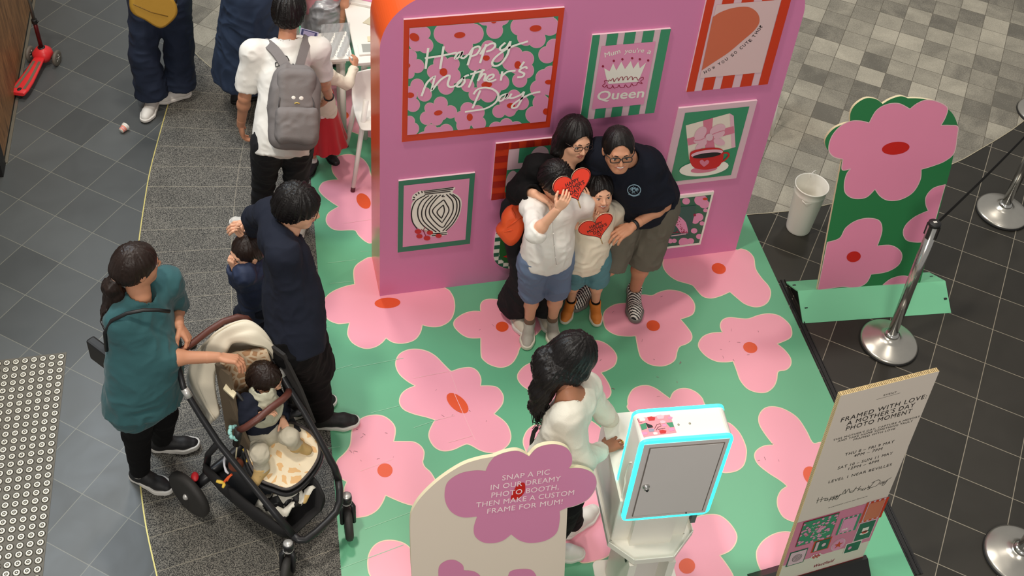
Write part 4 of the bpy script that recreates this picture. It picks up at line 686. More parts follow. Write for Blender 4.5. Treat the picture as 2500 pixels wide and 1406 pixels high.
for b0, b1, nm in ((.0, .014, 0), (kd - .014, kd + .0, 1)):
    mb = MB(); o_ = rr(kw_, kz0 - .003, kz1 + .003, .033, b0 + .001, -.003); o2 = rr(kw_, kz0 - .003, kz1 + .003, .033, b1, -.003); i_ = rr(kw_, kz0, kz1, .03, b0, .014); n_ = len(o_)
    mb.add(o_ + o2, [(k, (k + 1) % n_, n_ + (k + 1) % n_, n_ + k) for k in range(n_)], M_led); mb.add(o_ + i_, [(k, (k + 1) % n_, n_ + (k + 1) % n_, n_ + k) for k in range(n_)], M_led)
    if nm: i2 = rr(kw_, kz0, kz1, .03, b1, .014); mb.add(o2 + i2, [(k, (k + 1) % n_, n_ + (k + 1) % n_, n_ + k) for k in range(n_)], M_led)
    mb.build('light_rim', t)
mb = MB(); mb.box(K(kw_ / 2, .004, (kz0 + kz1) / 2), (kw_ - .03, .012, kz1 - kz0 - .03), M_kg, rot=KR); bk = mb.build('rear_panel', t)
mb = MB(); mb.box(K(kw_ / 2 + .004, -.004, (kz0 + kz1) / 2 - .0), (kw_ - .085, .006, kz1 - kz0 - .085), M_kg, rot=KR)
for (a, z, w, h) in ((kw_ / 2 + .004, kz0 + .040, kw_ - .079, .003), (kw_ / 2 + .004, kz1 - .040, kw_ - .079, .003), (.0435, (kz0 + kz1) / 2, .003, kz1 - kz0 - .079), (kw_ - .0345, (kz0 + kz1) / 2, .003, kz1 - kz0 - .079)): mb.box(K(a, -.0035, z), (w, .004, h), mat('door_gap', (120, 112, 104), .6), rot=KR)
dr = mb.build('door', t)
lp = PLk = Plane(K(0, -.007, 0), kx, V3(0, 0, 1)); lc = lp.px(1577, 1187); mb = MB(); mb.lathe([(.016, 0), (.016, .006), (.012, .007), (.011, .020), (.009, .022), (0, .022)], lc, -ky, M_chrome, 20); mb.ball(lc - ky * .022, .0065, M_blkp); mb.build('lock', dr)
lc = lp.px(1675, 1252); mb = MB(); mb.lathe([(.004, 0), (.004, .002), (0, .002)], lc, -ky, M_black, 12); mb.build('key_hole', dr)
mb = MB(); mb.tube([K(-.002, .05 + .03 * s_, z) for s_, z in ((0, 1.20), (.6, 1.17), (.9, 1.10), (.9, 1.04), (.4, 1.02), (.35, .95), (.2, .88), (0, .84))], .003, M_kw, 6); mb.build('side_groove', t)
# printed card on the top
Pt = Plane(K(0, 0, kz1 + .0008), kx, ky); mb = MB()
def kcard(pts, m, off): mb.poly([Pt.px(1220 + x / 5, 800 + y / 5, off) for x, y in pts], m)
kcard([(1675,1108),(2075,1060),(2160,1280),(1755,1335)], mat('card_pink', (236, 150, 160), .4), 0)
kcard([(1710,1180),(1785,1160),(1800,1230),(1735,1250)], M_pg, .0004); kcard([(1780,1160),(1860,1190),(1875,1215),(1810,1225)], M_ink, .0005); kcard([(2030,1160),(2110,1150),(2130,1210),(2080,1215)], M_pg, .0004)
for x, y, w, m in ((1740,1120,40,M_pw),(1850,1110,50,M_cup),(1960,1090,50,M_ppl),(1990,1150,36,M_ppl),(1850,1250,40,mat('card_grey',(150,150,170),.5)),(1990,1270,45,M_cup),(1770,1290,40,M_pp),(2080,1100,30,M_pp),(2100,1240,40,M_pp),(1900,1290,30,M_pw),(2010,1190,30,M_pp)): kcard([(x - w, y - w * .35), (x, y - w * .6), (x + w, y - w * .3), (x + w * .8, y + w * .4), (x - w * .6, y + w * .5)], m, .0006 + x * 1e-7)
for s_ in ([(1890,1230),(1920,1180),(1960,1170),(1970,1200),(1930,1215),(1910,1250)], [(1680,1110),(1700,1150),(1740,1160)], [(1930,1240),(2020,1225)]): mb.strip([Pt.px(1220 + x / 5, 800 + y / 5, .001) for x, y in s_], Pt.n, .002, M_ink)
mb.build('printed_card', t)
mb = MB()
for x, y in ((2182, 1182), (2320, 1168)): mb.lathe([(.005, 0), (.005, .001), (0, .001)], Pt.px(1220 + x / 5, 800 + y / 5), (0, 0, 1), mat('screw_grey', (170, 160, 140), .5), 12)
mb.build('screw', t)
# printer cabinet, tray, column, foot
mb = MB(); ca = [(-.012, .035), (-.012, .50), (.36, .50), (.36, .20), (.36, .035)]
mb.prism([K(a, b, .90) for a, b in [(-.012, .04), (.35, .04), (.35, .52), (.03, .52), (-.012, .48)]], V3(0, 0, -.34), M_kw); mb.build('printer_cabinet', t, bevel=.008)
mb = MB(); tr = [(-.03, .17), (-.03, .02), (.075, -.085), (.265, -.085), (.39, .04), (.39, .52), (-.03, .52)]
mb.prism([K(a, b, .56) for a, b in tr], V3(0, 0, -.012), M_kw)
ti = [(a + (.006 if a < .18 else -.006), b) for a, b in tr]
for i in range(len(tr)):
    p, q = tr[i], tr[(i + 1) % len(tr)]; mb.prism([K(*p, .56), K(*q, .56), K(*q, .585), K(*p, .585)], unit(V3(0, 0, 1)) * 0 + ky * .0 + unit(np.cross(K(*q, 0) - K(*p, 0), V3(0, 0, 1))) * -.004, M_kw)
mb.build('shelf_tray', t)
mb = MB(); mb.box(K(.17, .09, .42), (.155, .16, .80), M_kg, rot=KR)
for a in (.075, .265): mb.box(K(a, .045, .27), (.035, .26, .53), M_kw, rot=KR)
mb.box(K(.17, .03, .68), (.20, .05, .24), M_kw, rot=KR); mb.build('column', t)
mb = MB(); mb.box(K(.37, .06, .70), (.022, .05, .07), mat('socket_grey', (96, 100, 100), .4), rot=KR); mb.build('socket', t)
mb = MB(); fo = rrect(.0, -.30, .42, .24, .03); mb.prism([K(p[0] + .0, p[1], .012) for p in fo], V3(0, 0, -.008), M_kw); mb.build('foot_plate', t)
mb = MB(); sl = K(.056, -.03, .50); mb.ball(sl, (.004, .012, .022), M_black); mb.build('cable_slot', t)

# ---------------------------------------------------------------- white craft tables, chair and paper behind the backdrop
def table(label, x0, x1, y0, y1, legs):
    t = thing('craft_table', label, 'table', ((x0 + x1) / 2, (y0 + y1) / 2, .004), 'white craft tables'); mb = MB(); mb.box(((x0 + x1) / 2, (y0 + y1) / 2, .71), (x1 - x0, y1 - y0, .026), M_wht); mb.build('tabletop', t, bevel=.004)
    mb = MB(); mb.box(((x0 + x1) / 2, (y0 + y1) / 2, .675), (x1 - x0 - .08, y1 - y0 - .08, .045), M_wht); mb.build('apron', t)
    for lx, ly in legs: mb = MB(); mb.tube([(lx, ly, .004), (lx, ly, .67)], .021, M_wht, 14); mb.build('leg', t)
table('white craft table at the back whose corner the small girl holds', .065, 1.1, 1.40, 2.9, [(.12, 1.46), (1.0, 1.46), (.12, 2.8), (1.0, 2.8)])
table('white craft table further left, half covered by a clear plastic bag', -.36, .045, 1.46, 1.76, [(-.30, 1.52), (-.02, 1.52), (-.30, 1.70), (-.02, 1.70)])
bg = MB(); M_bag = mat('clear_plastic', (190, 192, 192), .18, alpha=.55, spec=.8); random.seed(3)
n = 14; grid = []
for i in range(n):
    for j in range(n):
        px_, py_ = 784 + 70 * i / (n - 1), 60 + 82 * j / (n - 1) - 6 * i / n; z = .735 + .02 * math.sin(i * 1.3 + j * .7) + .02 * max(0, 1 - j / 6) * (.5 + .5 * math.sin(i)); grid.append(G(px_, py_, z))
bg.add(grid, [(i * n + j, i * n + j + 1, (i + 1) * n + j + 1, (i + 1) * n + j) for i in range(n - 1) for j in range(n - 1)], M_bag, True); o = bg.build('plastic_bag'); 
tag(o, 'crumpled clear plastic bag lying on the white craft table', 'plastic bag')
zt_ = .7245
def card(nm, label, cat, pts, m, h=.003, inner=None):
    mb = MB(); mb.prism([G(x, y, zt_ + h) for x, y in pts], V3(0, 0, -h), m)
    if inner: mb.poly([G(x, y, zt_ + h + .0006) for x, y in inner[0]], inner[1])
    tag(mb.build(nm), label, cat)
q54 = lambda P_: [(700 + x / 5.408, y / 5.408) for x, y in P_]
card('picture_frame', 'white card picture frame with a grey opening on the craft table', 'picture frame', q54([(935,578),(960,722),(1240,700),(1240,565)]), M_wht, .012, (q54([(985,580),(1005,690),(1240,680),(1240,572)]), mat('frame_glass', (166, 166, 158), .3)))
card('paper_card', 'small cream paper rectangle on the craft table', 'paper', q54([(1062,480),(1070,545),(1180,540),(1180,472)]), M_card)
card('paper_card', 'folded beige paper triangle on the craft table', 'paper', q54([(1003,298),(1135,190),(1180,260),(1180,352)]), mat('paper_beige', (206, 196, 168), .6))
card('paper_roll', 'long white paper roll at the top of the craft table', 'paper', q54([(843,15),(1135,72),(1136,88),(843,28)]), M_wht, .018)
card('paper_sheet', 'pink floral paper sheet beside the paper roll', 'paper', q54([(940,-14),(1160,-14),(1160,40),(1100,20)]), M_pp)

t = thing('stacking_chair', 'white moulded chair with tube legs, half hidden by the left side of the backdrop', 'chair', (.15, 1.15, .004), 'white chairs around the craft tables')
l1, l2 = G(861, 467, .004), G(846, 357, .004); dxx = V3(.45, .04, 0)
tp1, tp2 = G(894, 245, .60), G(868, 240, .50)
for a, b in ((l1, tp1), (l2, V3(.04, 1.33, .44)), (l1 + dxx, tp1 + V3(.28, .03, 0)), (l2 + dxx * .9, V3(.36, 1.35, .44))):
    mb = MB(); mb.tube([a + (b - a) * .04, b], [.0145, .0185], M_wht, 14); lg = mb.build('leg', t); mb = MB(); mb.tube([a, a + (b - a) * .045], .0155, mat('foot_cap', (96, 30, 40), .5), 12); mb.build('foot_cap', lg)
mb = MB(); rows = []
for k in range(9):   # seat rises into a wrap-around back
    t_ = k / 8; y = 1.02 + .34 * min(1, t_ * 1.5); z = .445 + max(0, t_ - .5) ** 1.2 * .55; y += max(0, t_ - .66) * .1; hw = .19 + .02 * math.sin(t_ * math.pi)
    rows.append([V3(.22 - hw + 2 * hw * i / 8 + .0, y - .10 * max(0, t_ - .5) * abs(i / 4 - 1) ** 2, z + .015 * (i / 4 - 1) ** 2 + .05 * max(0, .6 - t_) * 0) for i in range(9)])
mb.add([p for r_ in rows for p in r_], [(i * 9 + j, i * 9 + j + 1, (i + 1) * 9 + j + 1, (i + 1) * 9 + j) for i in range(8) for j in range(8)], M_wht, True); o = mb.build('seat_shell', t); s_ = o.modifiers.new('s', 'SOLIDIFY'); s_.thickness = .012; s_.offset = 1; b_ = o.modifiers.new('b', 'SUBSURF'); b_.levels = 1; b_.render_levels = 1
t = thing('stacking_chair', 'white chair of which one slanted leg shows right of the backdrop', 'chair', (2.7, 1.2, .002), 'white chairs around the craft tables')
la = G(1884, 331, .002)
for off in (V3(0, 0, 0), V3(-.42, .02, 0), V3(-.02, .42, 0), V3(-.42, .42, 0)):
    ctr = la + V3(-.21, .21, 0); a = la + off; b = a + (ctr - a) * .18 * V3(1, 1, 0) + V3(0, 0, .43); mb = MB(); mb.tube([a, b], [.0145, .0185], M_wht, 14); mb.build('leg', t)
mb = MB(); mb.box(la + V3(-.21, .21, .44), (.40, .38, .022), M_wht); mb.build('seat_shell', t, bevel=.008)

# ---------------------------------------------------------------- child's scooter and dropped cup
M_sr = mat('scooter_red', (226, 48, 52), .38); M_sg = mat('scooter_grey', (112, 98, 80), .7); M_srd = mat('scooter_stem_red', (92, 18, 22), .35, .4); M_wg = mat('wheel_grey', (104, 98, 88), .6)
t = thing('kick_scooter', 'red three-wheeled child scooter leaning by the timber wall', 'scooter', (-2.12, 2.45, 0))
wr, wl, wb2 = G(142, 157), G(77, 146), G(49, 241); fw = unit((wr + wl) / 2 - wb2); lt_ = np.cross(fw, V3(0, 0, 1))
for c_ in (wr, wl):
    mb = MB(); cc = c_ + V3(0, 0, .058) - lt_ * .018 * 0; mb.lathe([(.03, -.012), (.052, -.012), (.058, -.006), (.058, .006), (.052, .012), (.03, .012)], cc, lt_, M_wg, 28); w_ = mb.build('wheel', t)
    mb = MB(); mb.lathe([(0, -.010), (.032, -.010), (.032, .010), (0, .010)], cc, lt_, M_blkp, 20)
    for k in range(5): a = k * 2 * math.pi / 5; e_ = fw * math.cos(a) + V3(0, 0, math.sin(a)); mb.tube([cc + e_ * .008 + lt_ * .012, cc + e_ * .03 + lt_ * .012], .004, M_brush, 6); mb.tube([cc + e_ * .008 - lt_ * .012, cc + e_ * .03 - lt_ * .012], .004, M_brush, 6)
    mb.ball(cc + lt_ * .012, .007, M_chrome); mb.ball(cc - lt_ * .012, .007, M_chrome); mb.build('hub', w_)
mb = MB(); mb.lathe([(0, -.014), (.034, -.014), (.038, -.006), (.038, .006), (.034, .014), (0, .014)], wb2 + V3(0, 0, .038) + fw * .02, lt_, M_rub, 24); mb.build('wheel', t)
fc = (wr + wl) / 2; mb = MB()
secs = [(-.02, .052, .062), (.03, .060, .060), (.12, .056, .058), (.22, .046, .062), (.32, .040, .075), (.40, .036, .085)]
rings = []; Ld = np.linalg.norm(fc - wb2)
for s_, hw, z in secs:
    c_ = wb2 + fw * (s_ * Ld / .42) + V3(0, 0, z); rings.append([c_ + lt_ * hw * a + V3(0, 0, b) for a, b in ((-1, -.008), (-1.0, .006), (-.8, .010), (.8, .010), (1.0, .006), (1, -.008), (.7, -.016), (-.7, -.016))])
mb.loft(rings, M_sr); dk = mb.build('deck', t)
for sd in (-1, 1):
    mb = MB(); pts = []
    for s_, hw, z in secs[1:-1]: pts.append(wb2 + fw * (s_ * Ld / .42) + V3(0, 0, z + .0112) + lt_ * sd * hw * .5)
    mb.strip(pts, V3(0, 0, 1), .020, M_sg); mb.build('grip_strip', dk)
mb = MB(); bc_ = fc + V3(0, 0, .07); RF = np.stack([lt_, fw, V3(0, 0, 1)], 1)
mb.loft([[bc_ + RF @ V3(x * s1, y * s2 + .0, z) for x, y in ((-1, -.6), (-1, .5), (-.6, 1), (.6, 1), (1, .5), (1, -.6), (.6, -1), (-.6, -1))] for s1, s2, z in ((.055, .055, -.03), (.066, .062, 0), (.062, .058, .03), (.040, .040, .055), (.024, .024, .066))], M_sr); mb.tube([wr + V3(0, 0, .058), wl + V3(0, 0, .058)], .011, M_blkp, 10); mb.build('front_housing', t)
st0 = fc + V3(0, 0, .12); st1 = st0 + V3(.0, -.03, .27); st2_ = st0 + V3(.0, -.055, .62)
mb = MB(); mb.lathe([(.028, 0), (.026, .02), (.018, .024)], st0, st1 - st0, M_blkp, 18); mb.tube([st0, st1], .015, M_srd, 16); mb.build('stem', t)
mb = MB(); mb.tube([st1, st2_], .0115, mat('stem_grey', (120, 116, 108), .35, .6), 14); mb.lathe([(.019, -.02), (.021, -.01), (.021, .015), (.017, .02)], st1, st1 - st0, M_blkp, 16); mb.ball(st1 + lt_ * .024, .008, M_blkp); mb.tube([st2_ - lt_ * .12, st2_ + lt_ * .12], .012, M_blkp, 10); mb.build('handlebar', t)

t = thing('paper_cup', 'small dropped paper cup with pink stripes lying on the dark floor', 'cup', G(302, 318))
c0, c1_ = G(296, 319, .026), G(310, 305, .033); ax = unit(c1_ - c0); mb = MB(); M_cp = mat('cup_pink', (240, 150, 128), .5)
mb.lathe([(0, -.002), (.019, -.002), (.0195, .0)], c0, ax, M_wht, 24); mb.lathe([(.0195, 0), (.0215, .011)], c0, ax, M_cp, 24); mb.lathe([(.0215, .011), (.0222, .017)], c0, ax, M_ppl, 24); mb.lathe([(.0222, .017), (.0245, .03)], c0, ax, M_cp, 24); mb.lathe([(.0245, .03), (.027, .043)], c0, ax, M_wht, 24); mb.build('cup_body', t)
mb = MB(); mb.lathe([(.0285, .040), (.0300, .043), (.0300, .052), (.026, .052), (.020, .02), (0, .015)], c0, ax, M_wht, 24); mb.build('rim', t)

# ================================================================ STROLLER
M_fr = mat('frame_black', (40, 40, 42), .38, .3); M_lea = mat('brown_leather', (92, 48, 38), .45, bump=.2, bs=120); M_cr = mat('canopy_cream', (226, 216, 194), .75, bump=.15, bs=40, sheen=.2); M_tyre = mat('tyre', (46, 44, 42), .65, bump=.2, bs=200); M_sil = mat('silver_cap', (210, 208, 204), .35, .5)
t = thing('stroller', 'black framed stroller with cream canopy and leather bumper bar, holding the baby', 'stroller', (-.85, -1.35, .002)); STR = t
FW = unit(V3(.615, -.788, 0)); LR = unit(V3(.788, .615, 0))
LT = [G(432, 880, 1.0), G(447, 944, .90), G(490, 1015, .77), G(533, 1081, .655), G(594, 1157, .53), G(670, 1251, .38), G(715, 1305, .285)]
RT = [G(612, 787, 1.0), G(676, 895, .84), G(702, 941, .765), G(740, 1003, .66), G(774, 1062, .56), G(817, 1142, .43), G(826, 1170, .36)]
for nm, T_ in (('L', LT), ('R', RT)):
    mb = MB(); mb.tube(T_, [.015, .015, .0165, .0165, .0165, .018, .020], M_fr, 12); sd = mb.build('side_tube', t)
    mb = MB(); a = T_[1]; d = unit(T_[2] - T_[1]); mb.lathe([(.0185, 0), (.0185, .05)], a + d * .01, d, M_sil, 16); mb.build('telescopic_collar', sd)
hb = [LT[0], G(436, 868, 1.02), G(448, 853, 1.03), G(470, 838, 1.03), G(510, 807, 1.03), G(545, 785, 1.03), G(580, 774, 1.03), G(603, 778, 1.02), RT[0]]
mb = MB(); mb.tube([V3(*p) for p in [tuple(x) for x in hb]], [.016, .018, .018, .017, .0165, .0165, .0175, .0165, .015], M_lea, 12)
mb.build('handlebar', t)
for px_, py_ in ((468, 843), (533, 800)):
    mb = MB(); c_ = G(px_, py_, 1.0); mb.ball(c_, (.026, .02, .026), M_blkp); mb.build('hinge', t)
# front arch and swivel wheels
fa = [LT[-1], G(728, 1318, .27), G(745, 1318, .265), G(770, 1300, .265), G(800, 1272, .27), G(820, 1250, .28), G(829, 1225, .30), G(829, 1200, .33), RT[-1]]
mb = MB(); mb.tube(fa, .019, M_fr, 12); mb.build('front_arch', t)
def swivel(cap, roll):
    top = G(*cap, .275); d = unit(roll); ax = np.cross(d, V3(0, 0, 1)); c_ = V3(top[0], top[1], .094) + d * .045; w = None
    mb = MB(); mb.lathe([(.026, -.065), (.027, -.02), (.025, 0)], top, (0, 0, 1), M_fr, 20); mb.lathe([(.0275, -.058), (.0275, -.050)], top, (0, 0, 1), M_sil, 20); fk = mb.build('wheel_fork', t)
    mb = MB(); mb.lathe([(.0215, 0.0), (.0215, .003), (.0, .004)], top, (0, 0, 1), M_sil, 20); mb.build('fork_cap', fk)
    mb = MB()
    for s_ in (-1, 1): mb.tube([top + V3(0, 0, -.06) + ax * .012 * s_, (top + c_) / 2 + V3(0, 0, .02) + ax * .030 * s_, c_ + ax * .030 * s_], [.016, .013, .011], M_fr, 8)
    mb.build('fork_leg', fk)
    mb = MB(); mb.lathe([(.055, -.018), (.080, -.020), (.092, -.012), (.094, 0), (.092, .012), (.080, .020), (.055, .018)], c_, ax, M_tyre, 36); wh = mb.build('wheel', t)
    mb = MB(); mb.lathe([(0, -.012), (.02, -.014), (.03, -.010), (.057, -.014), (.057, .014), (.03, .010), (.02, .014), (0, .012)], c_, ax, M_blkp, 28); mb.build('hub', wh)
swivel((703, 1326), V3(-.22, -.60, 0)); swivel((846, 1210), V3(-.02, -1, 0))
# rear wheels and axle
rc = G(462, 1206, .142); rc2 = rc + LR * .50
for c_ in (rc, rc2):
    mb = MB(); mb.lathe([(.098, -.022), (.122, -.024), (.138, -.016), (.142, 0), (.138, .016), (.122, .024), (.098, .022)], c_, LR, M_tyre, 48); wh = mb.build('wheel', t)
    mb = MB(); mb.lathe([(.10, -.018), (.104, 0), (.10, .018), (.094, .0), (.10, -.018)], c_, LR, M_blkp, 40)
    for k in range(5):
        a = k * 2 * math.pi / 5 + .4; e_ = unit(FW * math.cos(a) + V3(0, 0, math.sin(a))); mb.tube([c_ + e_ * .02, c_ + e_ * .098], [.020, .014], M_blkp, 8)
    mb.lathe([(.0, -.02), (.03, -.018), (.03, .018), (0, .02)], c_, LR, M_blkp, 24); mb.build('spokes', wh)
    mb = MB(); mb.ball(c_ - LR * .022, (.016, .016, .02), M_sil); mb.build('hub_cap', wh)
mb = MB(); mb.tube([rc + LR * .03 + V3(0, 0, .02), rc + LR * .10 + FW * .02 + V3(0, 0, .06), rc + LR * .25 + FW * .03 + V3(0, 0, .065), rc2 - LR * .10 + FW * .02 + V3(0, 0, .06), rc2 - LR * .03 + V3(0, 0, .02)], [.024, .030, .032, .030, .024], M_fr, 12); mb.build('rear_axle', t)
for s0_, T_ in ((.12, LT), (.38, RT)):
    mb = MB(); mb.tube([rc + LR * s0_ + V3(0, 0, .07), (rc + LR * s0_ + T_[3]) / 2 + V3(0, 0, .03) - FW * .03, T_[3]], [.020, .017, .017], M_fr, 10); mb.build('rear_strut', t)
mb = MB(); mb.ball(rc + LR * .05 + V3(0, 0, .10) + FW * .0, (.02, .03, .012), mat('brake_red', (190, 30, 40), .5)); mb.build('brake_pedal', t)
# shopping basket
base = rc + FW * .08 + LR * .08; mb = MB(); rings = []
for s_, hw, z0, z1 in ((0, .17, .20, .36), (.12, .18, .15, .37), (.32, .175, .14, .36), (.50, .15, .16, .33), (.56, .13, .20, .30)):
    c_ = rc + LR * .25 + FW * (s_ + .04); rings.append([V3(c_[0], c_[1], 0) + LR * x * hw + V3(0, 0, z) for x, z in ((-1, z1), (-1, (z0 + z1) / 2), (-.8, z0), (.8, z0), (1, (z0 + z1) / 2), (1, z1), (.9, z1 - .01), (.7, z0 + .01), (-.7, z0 + .01), (-.9, z1 - .01))])
mb.loft(rings, mat('basket_black', (24, 23, 24), .8, bump=.2)); mb.build('basket', t)
mb = MB(); random.seed(8); c_ = G(700, 1218, .26); n = 12; g_ = []
for i in range(n):
    for j in range(n): g_.append(c_ + LR * (i / 11 - .5) * .26 + FW * (j / 11 - .5) * .16 + V3(0, 0, .035 * math.sin(i * 1.1) * math.cos(j * .9) + .02 * random.random()))
m_, nt, b = node_mat('patterned_blanket'); tc = N(nt, 'ShaderNodeTexCoord'); ck = N(nt, 'ShaderNodeTexVoronoi', i2=14.0); lk(nt, tc.outputs['Object'], ck.inputs[0]); rp = N(nt, 'ShaderNodeValToRGB'); rp.color_ramp.interpolation = 'CONSTANT'
rp.color_ramp.elements[0].color = lin((226, 222, 208)) + (1,); rp.color_ramp.elements[1].position = .5; rp.color_ramp.elements[1].color = lin((222, 186, 120)) + (1,); e_ = rp.color_ramp.elements.new(.75); e_.color = lin((26, 26, 26)) + (1,); lk(nt, ck.outputs['Color'], rp.inputs[0]); lk(nt, rp.outputs[0], b.inputs['Base Color'])
mb.add(g_, [(i * n + j, (i + 1) * n + j, (i + 1) * n + j + 1, i * n + j + 1) for i in range(n - 1) for j in range(n - 1)], m_, True); o = mb.build('blanket'); o.modifiers.new('s', 'SOLIDIFY').thickness = .012
tag(o, 'black, white and tan patterned blanket stuffed in the stroller basket', 'blanket')
# giraffe-print liner material
m_, nt, b = node_mat('giraffe_print'); M_gir = m_; tc = N(nt, 'ShaderNodeTexCoord'); v_ = N(nt, 'ShaderNodeTexVoronoi', i2=21.0); v_.feature = 'DISTANCE_TO_EDGE'; nz = N(nt, 'ShaderNodeTexNoise', i2=14.0); mx_ = N(nt, 'ShaderNodeMix', data_type='RGBA'); mx_.inputs[0].default_value = .05
lk(nt, tc.outputs['Object'], nz.inputs[0]); lk(nt, tc.outputs['Object'], mx_.inputs[6]); lk(nt, nz.outputs[1], mx_.inputs[7]); lk(nt, mx_.outputs[2], v_.inputs[0]); rp = N(nt, 'ShaderNodeValToRGB'); rp.color_ramp.interpolation = 'LINEAR'; rp.color_ramp.elements[0].position = .20; rp.color_ramp.elements[0].color = lin((252, 236, 204)) + (1,); rp.color_ramp.elements[1].position = .22; rp.color_ramp.elements[1].color = lin((242, 196, 138)) + (1,); lk(nt, v_.outputs[0], rp.inputs[0]); lk(nt, rp.outputs[0], b.inputs['Base Color']); b.inputs['Roughness'].default_value = .7
m_, nt, b = node_mat('giraffe_print_grey'); M_gir2 = m_; tc = N(nt, 'ShaderNodeTexCoord'); v_ = N(nt, 'ShaderNodeTexVoronoi', i2=24.0); v_.feature = 'DISTANCE_TO_EDGE'; lk(nt, tc.outputs['Object'], v_.inputs[0]); rp = N(nt, 'ShaderNodeValToRGB'); rp.color_ramp.elements[0].position = .12; rp.color_ramp.elements[0].color = lin((212, 188, 156)) + (1,); rp.color_ramp.elements[1].position = .15; rp.color_ramp.elements[1].color = lin((176, 134, 96)) + (1,); lk(nt, v_.outputs[0], rp.inputs[0]); lk(nt, rp.outputs[0], b.inputs['Base Color']); b.inputs['Roughness'].default_value = .75
# leg rest with printed liner
fo = crom([(600, 1085), (640, 1058), (680, 1040), (708, 1031), (738, 1043), (762, 1060), (777, 1082), (779, 1108), (768, 1135), (745, 1165), (722, 1185), (697, 1194), (665, 1184), (638, 1173), (620, 1150), (605, 1118)], 4)
cF_ = G(640, 1055, .52)
def zf(p): # slopes down towards the feet
    g = G(p[0], p[1], .5); return .53 - .16 * max(0, np.dot(g - cF_, FW)) / .36
F3 = [G(p[0], p[1], zf(p)) for p in fo]; mb = MB(); mb.prism(F3, V3(0, 0, -.012), M_gir); mb.build('liner', t)
F4 = [p + V3(0, 0, -.014) for p in F3]; mb = MB(); mb.prism(F4, V3(0, 0, -.045), M_fr); mb.tube(F3 + [F3[0]], .0075, mat('binding_grey', (86, 80, 78), .7), 6, cap=False); cc_ = sum(F3) / len(F3)
big = [cc_ + (p - cc_) * 1.06 + V3(0, 0, -.03) for p in F3]; mb.tube(big + [big[0]], .013, M_fr, 8, cap=False); mb.build('leg_rest', t)
# seat shell and back
bL0, bR0 = G(562, 1040, .56), G(700, 985, .56); bL1, bR1 = G(535, 880, .97), G(652, 845, .97)
mb = MB(); n = 9; g_ = []
for i in range(n):
    s_ = i / (n - 1)
    for j in range(n):
        u = j / (n - 1); p = bL0 * (1 - s_) * (1 - u) + bR0 * (1 - s_) * u + bL1 * s_ * (1 - u) + bR1 * s_ * u; g_.append(p - FW * .055 * math.sin(u * math.pi) + V3(0, 0, -.03 * math.sin(u * math.pi)))
mb.add(g_, [(i * n + j, (i + 1) * n + j, (i + 1) * n + j + 1, i * n + j + 1) for i in range(n - 1) for j in range(n - 1)], M_gir2, True); o = mb.build('seat_back', t); sm_ = o.modifiers.new('s', 'SOLIDIFY'); sm_.thickness = .025; sm_.offset = -1
mb = MB(); sp_ = [bL0, bR0, G(735, 1045, .50), G(612, 1105, .50)]; mb.prism([p + V3(0, 0, -.02) for p in sp_], V3(0, 0, -.05), M_fr); mb.build('seat_base', t)
for a, b in ((bL0, bL1), (bR0, bR1)):
    sgn = -1 if a is bL0 else 1; mb = MB(); q = [a + FW * .18 + V3(0, 0, -.02), a + V3(0, 0, -.04), b, b + FW * .10, a + FW * .10 + V3(0, 0, .18)]
    mb.prism([p + LR * sgn * .012 for p in q], LR * sgn * .016, mat('liner_side_taupe', (98, 84, 66), .85) if sgn < 0 else mat('liner_side_dark', (44, 41, 40), .85)); mb.build('side_wing', t)
# canopy
A1 = [(524, 1024, .60), (492, 970, .68), (468, 915, .78), (478, 866, .88), (500, 838, .96), (529, 811, 1.03), (565, 791, 1.08), (601, 783, 1.09), (630, 797, 1.06), (653, 824, 1.0), (671, 857, .91), (679, 895, .82)]
A3 = [(536, 1012, .60), (526, 960, .70), (524, 915, .80), (538, 884, .89), (553, 860, .96), (566, 839, 1.00), (590, 835, 1.02), (620, 842, 1.01), (645, 848, .98), (660, 862, .93), (672, 884, .86), (680, 900, .81)]
a1 = [G(*p) for p in A1]; a3 = [G(*p) for p in A3]; rings = []
def resamp(pts, n):
    out = []; N_ = len(pts) - 1
    q = [np.array(p) for p in pts]
    for k in range(n):
        s_ = k / (n - 1) * N_; i = min(int(s_), N_ - 1); f = s_ - i; p0, p1, p2, p3 = q[max(i - 1, 0)], q[i], q[i + 1], q[min(i + 2, N_)]
        out.append(.5 * (2 * p1 + (p2 - p0) * f + (2 * p0 - 5 * p1 + 4 * p2 - p3) * f * f + (3 * p1 - p0 - 3 * p2 + p3) * f ** 3))
    return out
m1, m3 = resamp(a1, 56), resamp(a3, 56); cen = (sum(m1) + sum(m3)) / 112
for k in range(13):
    s_ = k / 12; ring = []
    for j in range(56):
        p = m1[j] * (1 - s_) + m3[j] * s_; w = math.sin(math.pi * j / 55) ** .5
        fold = .018 * math.sin(s_ * math.pi) + .006 * math.sin(s_ * 12 + j * .15) * w + .004 * math.sin(j * .6 + s_ * 9) * math.sin(s_ * math.pi)
        ring.append(p + unit(p - cen + V3(0, 0, .2)) * fold)
    rings.append(ring)
back = [p - FW * .05 + V3(0, 0, -.10) for p in m1]; lowb = [p * .5 + (sum(m1) / 56) * .5 + V3(0, 0, -.22) - FW * .04 for p in m1]
allr = [lowb, back] + rings; mb = MB(); vs2 = [p for r_ in allr for p in r_]
mb.add(vs2, [(i * 56 + j, i * 56 + j + 1, (i + 1) * 56 + j + 1, (i + 1) * 56 + j) for i in range(len(allr) - 1) for j in range(55)], M_cr, True); o = mb.build('canopy', t); s_ = o.modifiers.new('s', 'SOLIDIFY'); s_.thickness = .004
